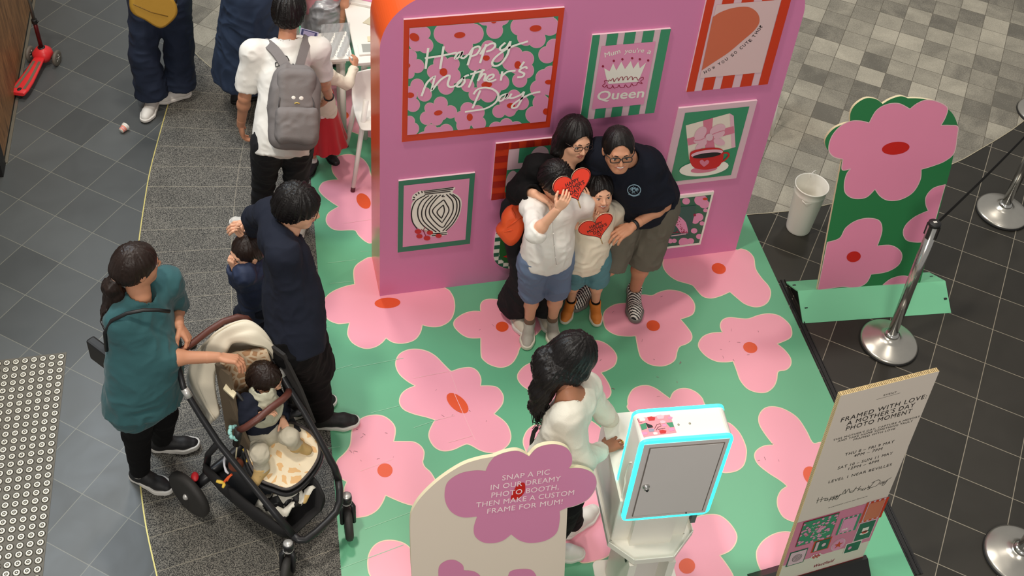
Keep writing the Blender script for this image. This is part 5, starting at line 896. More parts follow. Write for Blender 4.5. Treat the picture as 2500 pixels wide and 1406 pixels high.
mb = MB(); mb.tube(m1, .006, M_cr, 6); mb.tube(rings[5], .0035, M_cr, 6); mb.tube(m3, .0045, mat('piping_grey', (150, 142, 124), .7), 6); mb.build('piping', o)
# bumper bar
bb = [G(583, 1050, .73), G(600, 1043, .76), G(630, 1022, .79), G(660, 997, .80), G(690, 975, .79), G(703, 962, .77), G(706, 950, .74)]
mb = MB(); mb.tube(bb, [.0165, .018, .018, .018, .018, .018, .0165], M_lea, 16); bo = mb.build('bumper_bar', t)
for a, b in ((bb[0], bb[0] + V3(-.02, -.01, -.10)), (bb[-1], bb[-1] + V3(.01, .0, -.10))): mb = MB(); mb.tube([a + V3(0, 0, .01), b], [.02, .018], M_blkp, 12); mb.build('bar_mount', bo)
mb = MB(); ha = [G(536, 928, .90), G(552, 940, .88), G(575, 957, .86), G(600, 985, .80), G(622, 1010, .72)]; mb.tube(ha[2:], .010, M_blkp, 6)
mb.prism([G(545, 948, .905), G(552, 936, .905), G(577, 958, .885), G(570, 971, .885)], V3(0, 0, -.012), mat('strap_label', (226, 214, 180), .6)); mb.build('harness_strap', t)
# ring and soft fruit-shaped pendant hung on the left of the bumper bar
rc_ = G(572, 1056, .70); mb = MB(); bx, by, bd = basis(unit(bb[1] - bb[0])); ringp = [rc_ + (bx * math.cos(a) + by * math.sin(a)) * (.030 + .004 * math.sin(a * 7)) for a in np.linspace(0, 2 * math.pi, 40)]
mb.tube(ringp, [.009 + .002 * math.sin(k * 1.9) for k in range(40)], mat('ring_mint', (150, 206, 200), .7, bump=.3), 8, cap=False); tag(mb.build('fabric_ring'), 'frilly mint fabric ring around the left end of the stroller bumper bar', 'toy')
hp = thing('hanging_ball_toy', 'brown fabric ball with orange tassels hanging from the stroller bumper bar', 'toy', G(575, 1135, .45)); pc = G(576, 1134, .50)
mb = MB(); mb.ball(pc, (.038, .036, .032), mat('toy_brown', (110, 56, 36), .8, bump=.2), n=28); mb.tube([pc + V3(0, 0, .03), (pc + rc_) / 2 + V3(.01, 0, .02), rc_ + V3(0, 0, -.02)], .004, M_card, 6); mb.build('ball', hp)
mb = MB(); yl = mat('toy_yellow', (244, 206, 84), .8); og = mat('toy_orange', (236, 96, 44), .8); mb.tube([G(566, 1158, .46), G(556, 1166, .44), G(546, 1178, .42)], .006, og, 8); mb.tube([G(546, 1178, .42), G(536, 1176, .42), G(528, 1174, .425)], [.007, .010, .007], yl, 8); mb.tube([G(546, 1178, .42), G(547, 1184, .42), G(544, 1190, .42)], [.007, .009, .006], yl, 8); mb.tube([G(566, 1158, .46), G(560, 1164, .45), G(554, 1174, .43)], .005, og, 8); mb.build('tassel', hp)
mb = MB(); mb.tube([G(550, 1112, .50), G(547, 1125, .49), G(548, 1138, .48), G(552, 1150, .47), G(558, 1156, .46)], [.005, .007, .005, .007, .005], mat('toy_cord_white', (220, 220, 226), .8), 8); mb.build('cord', hp)
mb = MB(); mb.tube([G(594, 1095, .52), G(603, 1105, .51), G(606, 1120, .50), G(602, 1128, .49)], [.008, .010, .009, .004], yl, 8); mb.build('ribbon', hp)

# ================================================================ PEOPLE: smooth bodies grown from tapering limbs
def vnoise(P, seed=0.0):
    P = np.asarray(P, float) + seed * 17.13; I = np.floor(P).astype(np.int64); F = P - I; F = F * F * (3 - 2 * F); out = 0
    for dx in (0, 1):
        for dy in (0, 1):
            for dz in (0, 1):
                h = np.sin((I[:, 0] + dx) * 127.1 + (I[:, 1] + dy) * 311.7 + (I[:, 2] + dz) * 74.7) * 43758.5453; h = h - np.floor(h)
                out = out + h * (F[:, 0] if dx else 1 - F[:, 0]) * (F[:, 1] if dy else 1 - F[:, 1]) * (F[:, 2] if dz else 1 - F[:, 2])
    return out * 2 - 1
class SD:
    def __init__(s): s.p = []; s.neg = []; s.cut = []
    def cap(s, a, b, ra, rb=None, k=.02, flat=0, sq=None):
        s.p.append(('c', np.asarray(a, float), np.asarray(b, float), ra, ra if rb is None else rb, k, flat, sq)); return s
    def ell(s, c, r, Rm=None, k=.02):
        s.p.append(('e', np.asarray(c, float), np.asarray(r, float), np.eye(3) if Rm is None else np.asarray(Rm, float), k)); return s
    def box(s, c, r, Rm, rad, k=.02):
        s.p.append(('b', np.asarray(c, float), np.asarray(r, float), np.asarray(Rm, float), k, rad)); return s
    def slab(s, pts, rs, z0, z1): s.p.append(('s', [np.asarray(p, float) for p in pts], rs, z0, z1)); return s
    @staticmethod
    def bounds(q):
        if q[0] == 'c': m = max(q[3], q[4]) + q[5] + .01; return np.minimum(q[1], q[2]) - m, np.maximum(q[1], q[2]) + m
        if q[0] == 'b': m = np.linalg.norm(q[2]) + q[4] + .01; return q[1] - m, q[1] + m
        if q[0] == 'e': m = max(q[2]) + q[4] + .01; return q[1] - m, q[1] + m
        A = np.array(q[1]); m = max(q[2]) + .02; lo, hi = A.min(0) - m, A.max(0) + m; lo[2] = q[3] - .01; hi[2] = q[4] + .01; return lo, hi
    @staticmethod
    def dist(q, X):
        if q[0] == 'c':
            _, a, b, ra, rb, k, flat, sq = q; P_ = X - a; ba = b - a
            if sq is not None: n, f = sq; d_ = P_ @ n; P_ = P_ + d_[:, None] * n * (1 / f - 1); ba = ba + n * np.dot(ba, n) * (1 / f - 1)
            L2 = max(np.dot(ba, ba), 1e-9); t_ = P_ @ ba / L2; tc_ = np.clip(t_, 0, 1)
            d = np.linalg.norm(P_ - tc_[:, None] * ba, axis=1) - (ra + (rb - ra) * tc_)
            if flat: d = np.maximum(d, (t_ - 1) * math.sqrt(L2))
            return d
        if q[0] == 'e':
            _, c, r, Rm, k = q; P_ = (X - c) @ Rm.T / 1.0; k0 = np.linalg.norm(P_ / r, axis=1); k1 = np.linalg.norm(P_ / (r * r), axis=1); return k0 * (k0 - 1) / np.maximum(k1, 1e-6)
        if q[0] == 'b':
            _, c, r, Rm, k, rad = q; P_ = np.abs((X - c) @ Rm.T) - (r - rad); return np.linalg.norm(np.maximum(P_, 0), axis=1) + np.minimum(P_.max(1), 0) - rad
        _, pts, rs, z0, z1 = q; d = None
        for i in range(len(pts) - 1):
            a, b = pts[i][:2], pts[i + 1][:2]; P_ = X[:, :2] - a; ba = b - a; t_ = np.clip(P_ @ ba / max(np.dot(ba, ba), 1e-9), 0, 1); di = np.linalg.norm(P_ - t_[:, None] * ba, axis=1) - (rs[i] + (rs[i + 1] - rs[i]) * t_)
            if d is None: d = di
            else: h = np.maximum(.03 - np.abs(d - di), 0) / .03; d = np.minimum(d, di) - h * h * .0075
        return np.maximum(d, np.abs(X[:, 2] - (z0 + z1) / 2) - (z1 - z0) / 2)
    def mesh(s, h):
        bs = [s.bounds(q) for q in s.p]; lo = np.min([b[0] for b in bs], 0) - h; hi = np.max([b[1] for b in bs], 0) + h
        n = np.ceil((hi - lo) / h).astype(int) + 1; F = np.full(n, .5)
        def apply(q, b, fn):
            i0 = np.maximum(((b[0] - lo) / h).astype(int), 0); i1 = np.minimum(((b[1] - lo) / h).astype(int) + 2, n); sl = tuple(slice(x, y) for x, y in zip(i0, i1))
            ax = [lo[d] + h * np.arange(i0[d], i1[d]) for d in range(3)]; g = np.stack(np.meshgrid(*ax, indexing='ij'), -1).reshape(-1, 3)
            F[sl] = fn(F[sl].ravel(), s.dist(q, g)).reshape(F[sl].shape)
        for q, b in zip(s.p, bs):
            k = q[5] if q[0] == 'c' else q[4] if q[0] in 'eb' else .004
            def fn(f, d, k=k): hh = np.maximum(k - np.abs(f - d), 0) / k; return np.minimum(f, d) - hh * hh * k * .25
            apply(q, b, fn)
        for q in s.neg:
            b = s.bounds(q); k = .006
            def fn(f, d, k=k): d = -d; hh = np.maximum(k - np.abs(f - d), 0) / k; return np.maximum(f, d) + hh * hh * k * .25
            apply(q, b, fn)
        if s.cut:
            ax = [lo[d] + h * np.arange(n[d]) for d in range(3)]; g = np.stack(np.meshgrid(*ax, indexing='ij'), -1).reshape(-1, 3); f = F.ravel()
            for c_ in s.cut:
                if callable(c_): f = np.maximum(f, c_(g))
                else: f = np.maximum(f, (g - c_[0]) @ c_[1])
            F = f.reshape(F.shape)
        F[0], F[-1] = .5, .5; F[:, 0], F[:, -1] = .5, .5; F[:, :, 0], F[:, :, -1] = .5, .5
        return surface_net(F, lo, h)
def surface_net(F, lo, h):
    S = F < 0; n = np.array(F.shape) - 1; cs = [(a, b, c) for a in (0, 1) for b in (0, 1) for c in (0, 1)]
    cnt = sum(S[a:a + n[0], b:b + n[1], c:c + n[2]].astype(np.int8) for a, b, c in cs); act = (cnt > 0) & (cnt < 8); ijk = np.argwhere(act)
    idx = np.full(act.shape, -1, np.int64); idx[act] = np.arange(len(ijk)); val = {c: F[ijk[:, 0] + c[0], ijk[:, 1] + c[1], ijk[:, 2] + c[2]] for c in cs}
    pos = np.zeros((len(ijk), 3)); m = np.zeros(len(ijk))
    for c in cs:
        for ax in range(3):
            if c[ax]: continue
            e = list(c); e[ax] = 1; e = tuple(e); f0, f1 = val[c], val[e]; x = (f0 < 0) != (f1 < 0); t_ = np.where(x, f0 / np.where(x, f0 - f1, 1), 0)
            p = np.array(c, float)[None] + np.eye(3)[ax][None] * t_[:, None]; pos += p * x[:, None]; m += x
    V_ = lo + h * (ijk + pos / m[:, None]); Q = []
    for ax in range(3):
        o1, o2 = [(1, 2), (2, 0), (0, 1)][ax]; sl0 = [slice(None)] * 3; sl1 = [slice(None)] * 3; sl0[ax] = slice(0, -1); sl1[ax] = slice(1, None)
        s0_, s1_ = S[tuple(sl0)], S[tuple(sl1)]; E = np.argwhere(s0_ != s1_); E = E[(E[:, o1] > 0) & (E[:, o2] > 0) & (E[:, o1] < n[o1]) & (E[:, o2] < n[o2])]
        if not len(E): continue
        def cell(d1, d2): q = E.copy(); q[:, o1] -= d1; q[:, o2] -= d2; return idx[q[:, 0], q[:, 1], q[:, 2]]
        a, b, c, d = cell(1, 1), cell(0, 1), cell(0, 0), cell(1, 0); up = s0_[E[:, 0], E[:, 1], E[:, 2]]; q = np.stack([a, b, c, d], 1); q[~up] = q[~up][:, ::-1]; Q.append(q)
    return V_, np.concatenate(Q)
def vnormals(V_, Q):
    fn = np.cross(V_[Q[:, 2]] - V_[Q[:, 0]], V_[Q[:, 3]] - V_[Q[:, 1]]); N_ = np.zeros_like(V_)
    for k in range(4): np.add.at(N_, Q[:, k], fn)
    return N_ / (np.linalg.norm(N_, axis=1)[:, None] + 1e-12)
def relax(V_, Q, it=1, w=.5):
    for _ in range(it):
        A = np.zeros_like(V_); c = np.zeros(len(V_))
        for k in range(4):
            for j in (1, 3): np.add.at(A, Q[:, k], V_[Q[:, (k + j) % 4]]); np.add.at(c, Q[:, k], 1)
        V_ = V_ * (1 - w) + w * A / np.maximum(c, 1)[:, None]
    return V_
def folds(V_, Q, amp, scale, stretch=None, seed=1):
    """cloth creases: ridged noise pushed along the surface normal"""
    P_ = V_ / scale
    if stretch is not None: P_ = P_ - (P_ @ stretch)[:, None] * stretch * .65
    w = np.stack([vnoise(P_ * .6, seed + 3), vnoise(P_ * .6, seed + 5), vnoise(P_ * .6, seed + 7)], 1)
    n_ = 1 - np.abs(vnoise(P_ + w * .9, seed)) * 2.2; n2 = 1 - np.abs(vnoise(P_ * 2.1 + w, seed + 9)) * 2
    return V_ + vnormals(V_, Q) * (amp * (n_ + .4 * n2))[:, None]
def mesh_obj(name, parts, parent, mats, smooth=True, midx=None):
    vs_, fs, ms = [], [], []; b = 0
    for i, (V_, Q) in enumerate(parts): vs_.append(V_); fs.append(Q + b); b += len(V_); ms.append(np.full(len(Q), 0) if midx is None else midx[i])
    V_ = np.concatenate(vs_); Q = np.concatenate(fs); M_ = np.concatenate(ms).astype(np.int32); me = bpy.data.meshes.new(name)
    me.vertices.add(len(V_)); me.vertices.foreach_set('co', V_.astype(np.float32).ravel()); me.loops.add(len(Q) * 4); me.loops.foreach_set('vertex_index', Q.astype(np.int32).ravel())
    me.polygons.add(len(Q)); me.polygons.foreach_set('loop_start', np.arange(0, len(Q) * 4, 4, dtype=np.int32)); me.polygons.foreach_set('loop_total', np.full(len(Q), 4, np.int32))
    for m_ in mats: me.materials.append(m_)
    me.update(calc_edges=True); me.polygons.foreach_set('material_index', M_); me.polygons.foreach_set('use_smooth', np.ones(len(Q), bool)); me.validate(); me.update()
    o = bpy.data.objects.new(name, me); C.objects.link(o)
    if parent is not None: o.parent = parent; o.matrix_parent_inverse = Matrix.Translation(-Vector(parent.location)) if parent.type == 'EMPTY' else Matrix.Identity(4)
    return o

def hairmat(name, rgb):
    m = mat(name, rgb, .42, var=.35, vs_=60, stretch=(1, 1, .25), bump=.3, bs=140, spec=.32); return m
def skinmat(name, rgb): 
    m = mat(name, rgb, .5, var=.05, vs_=14, spec=.4); m.node_tree.nodes['Principled BSDF'].inputs['Subsurface Weight'].default_value = .08; m.node_tree.nodes['Principled BSDF'].inputs['Subsurface Radius'].default_value = (.02, .008, .004); return m
SK1 = skinmat('skin_light', (226, 172, 140)); SK2 = skinmat('skin_tan', (198, 140, 108)); SK3 = skinmat('skin_brown', (160, 108, 80)); LIP = mat('lip', (196, 122, 104), .45)
HB = hairmat('hair_black', (20, 16, 15)); HD = hairmat('hair_dark_brown', (38, 26, 21)); EYW = mat('eye_white', (206, 198, 190), .3); IRIS = mat('iris_dark', (30, 20, 16), .15)

def solve(par, px_, py_, L_, hint):
    """point on the sight line of a pixel at bone length from its parent, on the side the hint points to"""
    r = unit(ray(px_, py_)); o = CAM - par; b = np.dot(o, r); c = np.dot(o, o) - L_ * L_; D = b * b - c
    if D <= 0: p = CAM - r * b; return par + unit(p - par) * min(L_ * 1.06, np.linalg.norm(p - par))
    c1_, c2_ = CAM + r * (-b - math.sqrt(D)), CAM + r * (-b + math.sqrt(D)); h = unit(hint)
    return c1_ if np.dot(c1_ - par, h) > np.dot(c2_ - par, h) else c2_

class Person:
    def __init__(s, label, H, skin, J, group=None, name='person', girth=1.0, foot=None):
        s.H = H; s.k = H / 1.72; s.g = girth * s.k; s.skin = skin; s.J = J; s.t = thing(name, label, 'person' , foot if foot is not None else (J['pelvis'][0], J['pelvis'][1], 0.0), group); s.body = []; s.bmi = []
    def torso_frame(s):
        J = s.J; u = unit(J['neck'] - J['pelvis']); r = J['shR'] - J['shL']; r = unit(r - u * np.dot(r, u)); f = np.cross(u, r); return r, f, u
    # ---- skin
    def limbs(s, arms='LR', legs='LR', torso=True):
        J, g = s.J, s.g; sd = SD()
        if torso: s.torso_prims(sd, 0)
        sd.cap(J['neck'] - s.torso_frame()[2] * .03 * g, J['head'] - s.HU * .05 * s.hk, .052 * g, .050 * g, .02)
        for a in arms: sd.cap(J['sh' + a], J['el' + a], .046 * g, .037 * g, .02).cap(J['el' + a], J['wr' + a], .038 * g, .0255 * g, .012).ell(J['el' + a] + (J['wr' + a] - J['el' + a]) * .25, np.ones(3) * .041 * g, k=.02)
        for a in legs: sd.cap(J['hip' + a], J['kn' + a], .082 * g, .056 * g, .03).cap(J['kn' + a], J['an' + a], .052 * g, .034 * g, .02).ell(J['kn' + a] + (J['an' + a] - J['kn' + a]) * .3 - s.legback(a) * .012 * g, np.ones(3) * .052 * g, k=.03)
        s.body.append(sd.mesh(.0085)); s.bmi.append(None)
    def legback(s, a):
        d = s.J['an' + a] - s.J['kn' + a]; f = s.J['toe' + a] - s.J['an' + a]; f = f - unit(d) * np.dot(f, unit(d)); return unit(f)
    def torso_prims(s, sd, t, belly=0.0, w=1.0):
        J, g = s.J, s.g; r, f, u = s.torso_frame(); Rm = np.stack([r, f, u]); T = np.linalg.norm(J['neck'] - J['pelvis']); pe, ne = J['pelvis'], J['neck']
        sh = (J['shL'] + J['shR']) / 2
        sd.ell(pe + u * T * .62, (.145 * g * w + t, .100 * g + t, .17 * g + t), Rm, .05).ell(pe + u * T * .34 + f * belly * .5, (.128 * g * w + t, .098 * g + t + belly, .14 * g + t), Rm, .06).ell(pe + u * T * .04, (.150 * g * w + t, .110 * g + t + belly * .4, .13 * g + t), Rm, .05)
        sd.cap(J['shL'], J['shR'], .056 * g + t, .056 * g + t, .05).cap(sh - u * .02, ne, .075 * g + t, .055 * g + t * .5, .05)
    # ---- head
    def head(s, fwd, up, hk=None, look=True, smile=0.0, mouth=0.0, res=.0034, ears=True, cheeks=1.0, baby=False):
        hk = s.hk = hk or s.hk; c = s.J['head']; F_ = unit(fwd); U = unit(up - F_ * np.dot(up, F_)); R_v = np.cross(F_, U); s.HF, s.HU, s.HR = F_, U, R_v; M_ = np.stack([R_v, F_, U]); s.HM = M_
        def P_(x, y, z): return c + (R_v * x + F_ * y + U * z) * hk
        s.HP = P_; sd = SD()
        sd.ell(P_(0, -.012, .028), np.array([.075, .092, .086]) * hk, M_, .02); sd.ell(P_(0, .028, -.022), np.array([.060, .058, .084]) * hk, M_, .03)
        sd.ell(P_(0, .052, -.078), np.array([.026, .024, .022]) * hk, M_, .03); sd.ell(P_(.034, .048, -.030), np.array([.026, .026, .028]) * hk * (1.1 if baby else 1), M_, .02); sd.ell(P_(-.034, .048, -.030), np.array([.026, .026, .028]) * hk * (1.1 if baby else 1), M_, .02)
        for x in (-1, 1): sd.cap(P_(x * .046, .002, -.052), P_(x * .016, .058, -.082), .020 * hk, .018 * hk, .03)
        sd.cap(P_(-.030, .078, .026), P_(.030, .078, .026), .010 * hk, k=.02)
        sd.cap(P_(0, .086, .012), P_(0, .103, -.020), .007 * hk, .0105 * hk, .010); sd.ell(P_(.010, .094, -.024), np.ones(3) * .0085 * hk, M_, .008); sd.ell(P_(-.010, .094, -.024), np.ones(3) * .0085 * hk, M_, .008)
        mw = .021 * (1 + .25 * smile)
        for sg in (-1, 1):
            sd.cap(P_(0, .090, -.0465), P_(sg * mw, .080, -.050 + .006 * smile), .0058 * hk, .004 * hk, .006); sd.cap(P_(0, .0885, -.0555), P_(sg * mw * .9, .079, -.051 + .005 * smile), .0065 * hk, .004 * hk, .006)
            sd.neg.append(('e', P_(sg * .031, .098, .006), np.array([.017, .014, .010]) * hk, M_, .01))
        sd.neg.append(('c', P_(-mw * .9, .092, -.0505 + .004 * smile), P_(mw * .9, .092, -.0505 + .004 * smile), (.0016 + .0026 * smile) * hk, (.0016 + .0020 * smile) * hk, .002, 0, None))
        sd.cap(P_(0, -.02, -.06), s.J['neck'], .050 * s.g, .052 * s.g, .03)
        if ears:
            for sg in (-1, 1):
                sd.ell(P_(sg * .078, -.006, -.006), np.array([.009, .018, .030]) * hk, M_, .008)
        V_, Q = sd.mesh(res); ctr = V_[Q].mean(1); L_ = (ctr - c) @ M_.T / hk; mi_ = ((np.abs(L_[:, 0]) < mw * 1.08) & (np.abs(L_[:, 2] + .051 - .006 * smile * (np.abs(L_[:, 0]) / mw)) < .0105 * (1.15 - np.abs(L_[:, 0]) / mw * .75)) & (L_[:, 1] > .074)).astype(int)
        s.body.append((V_, Q)); s.bmi.append(mi_)
        mb = MB()
        for sg in (-1, 1):
            e = P_(sg * .031, .0735, .006); mb.ball(e, .0125 * hk, EYW, n=16); d = unit(F_ * 1 + U * (-.25 if look else 0)); mb.ball(e + d * .0085 * hk, .0062 * hk, IRIS, n=12)
        s.eyes = mb
        mb = MB()
        for sg in (-1, 1):
            pts = [P_(sg * x, y, z) for x, y, z in ((.014, .0905, .0285), (.029, .0895, .0325), (.045, .077, .0255))]; mb.tube(pts, [.0022 * hk, .0030 * hk, .0012 * hk], HB, 6)
            pts = [P_(sg * x, y, z) for x, y, z in ((.018, .086, .010), (.031, .0885, .0135), (.044, .078, .008))]; mb.tube(pts, [.0012 * hk, .0018 * hk, .001 * hk], HB, 5)
        s.brows = mb
        if smile:
            mb = MB(); mb.tube([P_(x, .0885 - abs(x) * .28, -.0495 + abs(x) * .18 * smile) for x in (-.017, -.009, 0, .009, .017)], .0040 * hk, mat('teeth', (236, 230, 220), .3), 8); s.teeth = mb
    # ---- hands
    def hand(s, a, d, n, curl=(.5, .5, .5, .5), thumb=.5, k=None, spread=1.0, to=None):
        """d points along the fingers, n out of the palm"""
        k = k or s.g * 1.0; w = s.J['wr' + a]; d = unit(d); n = unit(n - d * np.dot(n, d)); t_ = np.cross(d, n) * (1 if a == 'R' else -1); sd = SD()
        sd.cap(s.J['wr' + a] + unit(s.J['el' + a] - w) * .05 * k, w, .029 * k, .025 * k, .012, sq=None); sd.ell(w + d * .048 * k, np.array([.038, .046, .0145]) * k, np.stack([t_, d, n]), .012)
        offs = (.029, .0098, -.0098, -.028); lens = (.070, .078, .072, .056)
        for i in range(4):
            kn = w + (d * (.090 - .004 * abs(i - 1)) + t_ * offs[i]) * k; sd.cap(w + (d * .02 + t_ * offs[i] * .6) * k, kn, .013 * k, .0105 * k, .008)
            c_ = curl[i]; dd = unit(d + t_ * offs[i] * 4 * spread); p = kn; L3 = (.45, .32, .25); r0 = .0092
            for j in range(3):
                ang = c_ * (.75, 1.0, .8)[j]; ax = n; dd = unit(dd * math.cos(ang) + ax * math.sin(ang)); ax2 = unit(n * math.cos(ang) - d * math.sin(ang)) ; n_new = unit(np.cross(np.cross(dd, n), dd)); q = p + dd * lens[i] * L3[j] * k; sd.cap(p, q, (r0 - .0008 * j) * k, (r0 - .0008 * (j + 1)) * k, .003); p = q
                d_ = dd; n = n  # palm side stays the hand's palm side
        b = w + (d * .022 + t_ * .026) * k; dd = unit(t_ * (.75 - .35 * thumb) + d * .75 + n * (.25 + .5 * thumb)); p = b
        for j, L3 in enumerate((.040, .032, .026)):
            q = p + dd * L3 * k; sd.cap(p, q, (.0125 - .0015 * j) * k, (.0115 - .0015 * j) * k, .006); p = q; dd = unit(dd + d * .25 + n * .2 * thumb - t_ * .25 * thumb)
        V_, Q = sd.mesh(.0030 if k > .75 else .0026); s.body.append((V_, Q)); s.bmi.append(None)
    def finish_body(s, name='body'):
        mi_ = [np.zeros(len(p[1]), int) if m_ is None else m_ for p, m_ in zip(s.body, s.bmi)]
        o = mesh_obj(name, s.body, s.t, [s.skin, LIP], midx=mi_); s.bodyo = o
        if hasattr(s, 'eyes'): s.eyes.build('eyes', o); s.brows.build('eyebrows', o)
        if hasattr(s, 'teeth'): s.teeth.build('teeth', o)
        return o
    # ---- clothing
    def cloth(s, name, sd, m, res=.0075, amp=.004, scale=.07, seed=1, parent=None, smooth=1, stretch=None):
        V_, Q = sd.mesh(res); V_ = relax(V_, Q, smooth)
        if amp: V_ = folds(V_, Q, amp, scale, stretch, seed)
        return mesh_obj(name, [(V_, Q)], parent or s.t, [m])
    def top(s, m, sleeve=1.0, t=.012, hem=.02, belly=0.0, w=1.0, sl_r=1.0, name='shirt', flare=0.0, sleeves='LR', amp=.004, scale=.07, seed=1, neck=True, extra=None, cuff=None, low=None):
        J, g = s.J, s.g; r, f, u = s.torso_frame(); sd = SD(); s.torso_prims(sd, t, belly, w)
        if hem: sd.cap(J['pelvis'] + u * .12 * g, J['pelvis'] - u * hem, .145 * g * w + t + belly * .3, .150 * g * w + t + flare + belly * .3, .05, flat=1, sq=(f, .78))
        for a in sleeves:
            q = sleeve[a] if isinstance(sleeve, dict) else sleeve
            e1 = J['el' + a] if q >= 1 else J['sh' + a] + (J['el' + a] - J['sh' + a]) * q
            sd.cap(J['sh' + a], e1, .050 * g * sl_r + t, (.046 if q >= 1 else .058) * g * sl_r + t, .055, flat=0 if q > 1 else 1)
            if q > 1: e2 = J['el' + a] + (J['wr' + a] - J['el' + a]) * (q - 1); sd.cap(J['el' + a], e2, .045 * g * sl_r + t, (.034 if cuff is None else cuff) * g * sl_r + t, .02, flat=1)
            tip = e2 if q > 1 else e1; dr = unit(tip - (J['el' + a] if q > 1 else J['sh' + a])); rr__ = (.027 if q > 1 else .045) * g + t * .4; sd.neg.append(('c', tip - dr * .03, tip + dr * .02, rr__, rr__ + .004, .005, 0, None))
        if neck: sd.neg.append(('c', J['neck'] + u * .0 * g + f * .012 * g, J['neck'] + unit(J['head'] - J['neck']) * .10 * g + f * .01, .060 * g, .075 * g, .01, 0, None))
        if low is not None: sd.cut.append((low, -u))
        if extra: extra(sd)
        return s.cloth(name, sd, m, amp=amp, scale=scale, seed=seed)
    def trousers(s, m, length=2.0, t=.012, wide=1.0, name='trousers', amp=.004, scale=.08, seed=4, legs='LR', hemr=None, up=.10, extra=None):
        J, g = s.J, s.g; r, f, u = s.torso_frame(); sd = SD(); Rm = np.stack([r, f, u])
        sd.ell(J['pelvis'] + u * .02 * g, (.152 * g + t, .112 * g + t, .12 * g + t), Rm, .05)
        half = .5 * np.linalg.norm(J['knL'] - J['knR']) * 1.02
        for a in legs:
            kn = J['kn' + a]; an = J['an' + a]; hp = J['hip' + a]
            if length <= 1: e1 = hp + (kn - hp) * length; rh = min((hemr or .078) * g * wide + t, half if len(legs) == 2 else 9); sd.cap(hp, e1, .088 * g + t, rh, .018, flat=1)
            else:
                sd.cap(hp, kn, .092 * g * (1 + (wide - 1) * .4) + t, .060 * g * wide + t, .05); e2 = kn + (an - kn) * (length - 1); sd.cap(kn, e2, .060 * g * wide + t, (hemr or .042) * g * wide + t, .03, flat=1)
            e_ = e1 if length <= 1 else e2; dr = unit(e_ - (hp if length <= 1 else kn)); rr__ = (rh if length <= 1 else (hemr or .042) * g * wide + t) - .013; sd.neg.append(('c', e_ - dr * .03, e_ + dr * .03, rr__, rr__, .005, 0, None))
        sd.cut.append((J['pelvis'] + u * up * g, u))
        if extra: extra(sd)
        return s.cloth(name, sd, m, amp=amp, scale=scale, seed=seed)
    def shoe(s, a, toe, upper, sole, laces=None, L_=None, heel_z=0.004, w=1.0, sole_h=.026, stripes=None, label=None, collar=.03):
        L_ = L_ or .272 * s.k; an = s.J['an' + a]; d = V3(toe[0] - an[0], toe[1] - an[1], 0); d = unit(d); z0 = heel_z; k = L_ / .272; hb = V3(an[0], an[1], z0) - d * .038 * k; r_ = np.cross(d, V3(0, 0, 1))
        q = [hb, hb + d * .09 * k, hb + d * .155 * k + r_ * 0, hb + d * .205 * k]; rs = [.034 * k * w, .034 * k * w, .044 * k * w, .036 * k * w]
        sd = SD(); up = V3(0, 0, 1); sd.cap(q[0] + up * .040 * k, q[2] + up * .034 * k, .036 * k * w, .040 * k * w, .02).cap(q[2] + up * .032 * k, q[3] + up * .027 * k, .040 * k * w, .034 * k * w, .02).cap(q[0] + up * .045 * k + d * .02 * k, V3(an[0], an[1], max(an[2], z0 + .07 * k)) + up * collar * k * .4, .040 * k * w, .040 * k * w, .02, flat=1).cap(q[1] + up * .05 * k, q[0] + up * .07 * k + d * .03 * k, .030 * k * w, .034 * k * w, .03)
        sd.neg.append(('c', V3(an[0], an[1], z0 + .085 * k), V3(an[0], an[1], z0 + .14 * k), .036 * k * w, .042 * k * w, .005, 0, None)); sd.cut.append((V3(0, 0, z0 + sole_h * .55 * k), V3(0, 0, -1.0)))
        V_, Q = sd.mesh(.0045); o = mesh_obj('shoe', [(V_, Q)], s.t, [upper] if not stripes else [upper, stripes])
        if stripes is not None:
            c_ = V_[Q].mean(1); x = (c_ - hb) @ d; y = (c_ - hb) @ r_; band = np.floor((x + .25 * y + .006 * np.sin(y * 60)) / .0085).astype(int) % 2; o.data.polygons.foreach_set('material_index', band.astype(np.int32)); o.data.update()
        sd = SD(); sd.slab(q, [r + .005 * k for r in rs], z0, z0 + sole_h * k); V_, Q = sd.mesh(.0045); V_[:, 2] += np.clip(((V_ - hb) @ d - .17 * k) / (.07 * k), 0, 1) * .008 * k; mesh_obj('sole', [(V_, Q)], o, [sole])
        if laces is not None:
            mb = MB()
            for i in range(5):
                c_ = q[1] + d * (-.005 + .016 * i) * k; zt2 = z0 + (.092 - .0065 * i) * k - .004 * k; sgn = 1 if i % 2 else -1; pts = [c_ + r_ * x * .022 * k + d * x * sgn * .006 * k + up * (zt2 - z0 - abs(x) ** 2 * .010 * k) for x in (-1, -.5, 0, .5, 1)]; mb.tube(pts, .0022 * k, laces, 5)
            mb.build('laces', o)
        if label: o['label'] = label
        return o
    def sock(s, a, m, z=.1):
        J = s.J; mb = MB(); d = unit(J['kn' + a] - J['an' + a]); mb.lathe([(.046 * s.g, -.02), (.040 * s.g, .01), (.041 * s.g, z), (.036 * s.g, z + .004)], J['an' + a], d, m, 20); mb.build('sock', s.t)
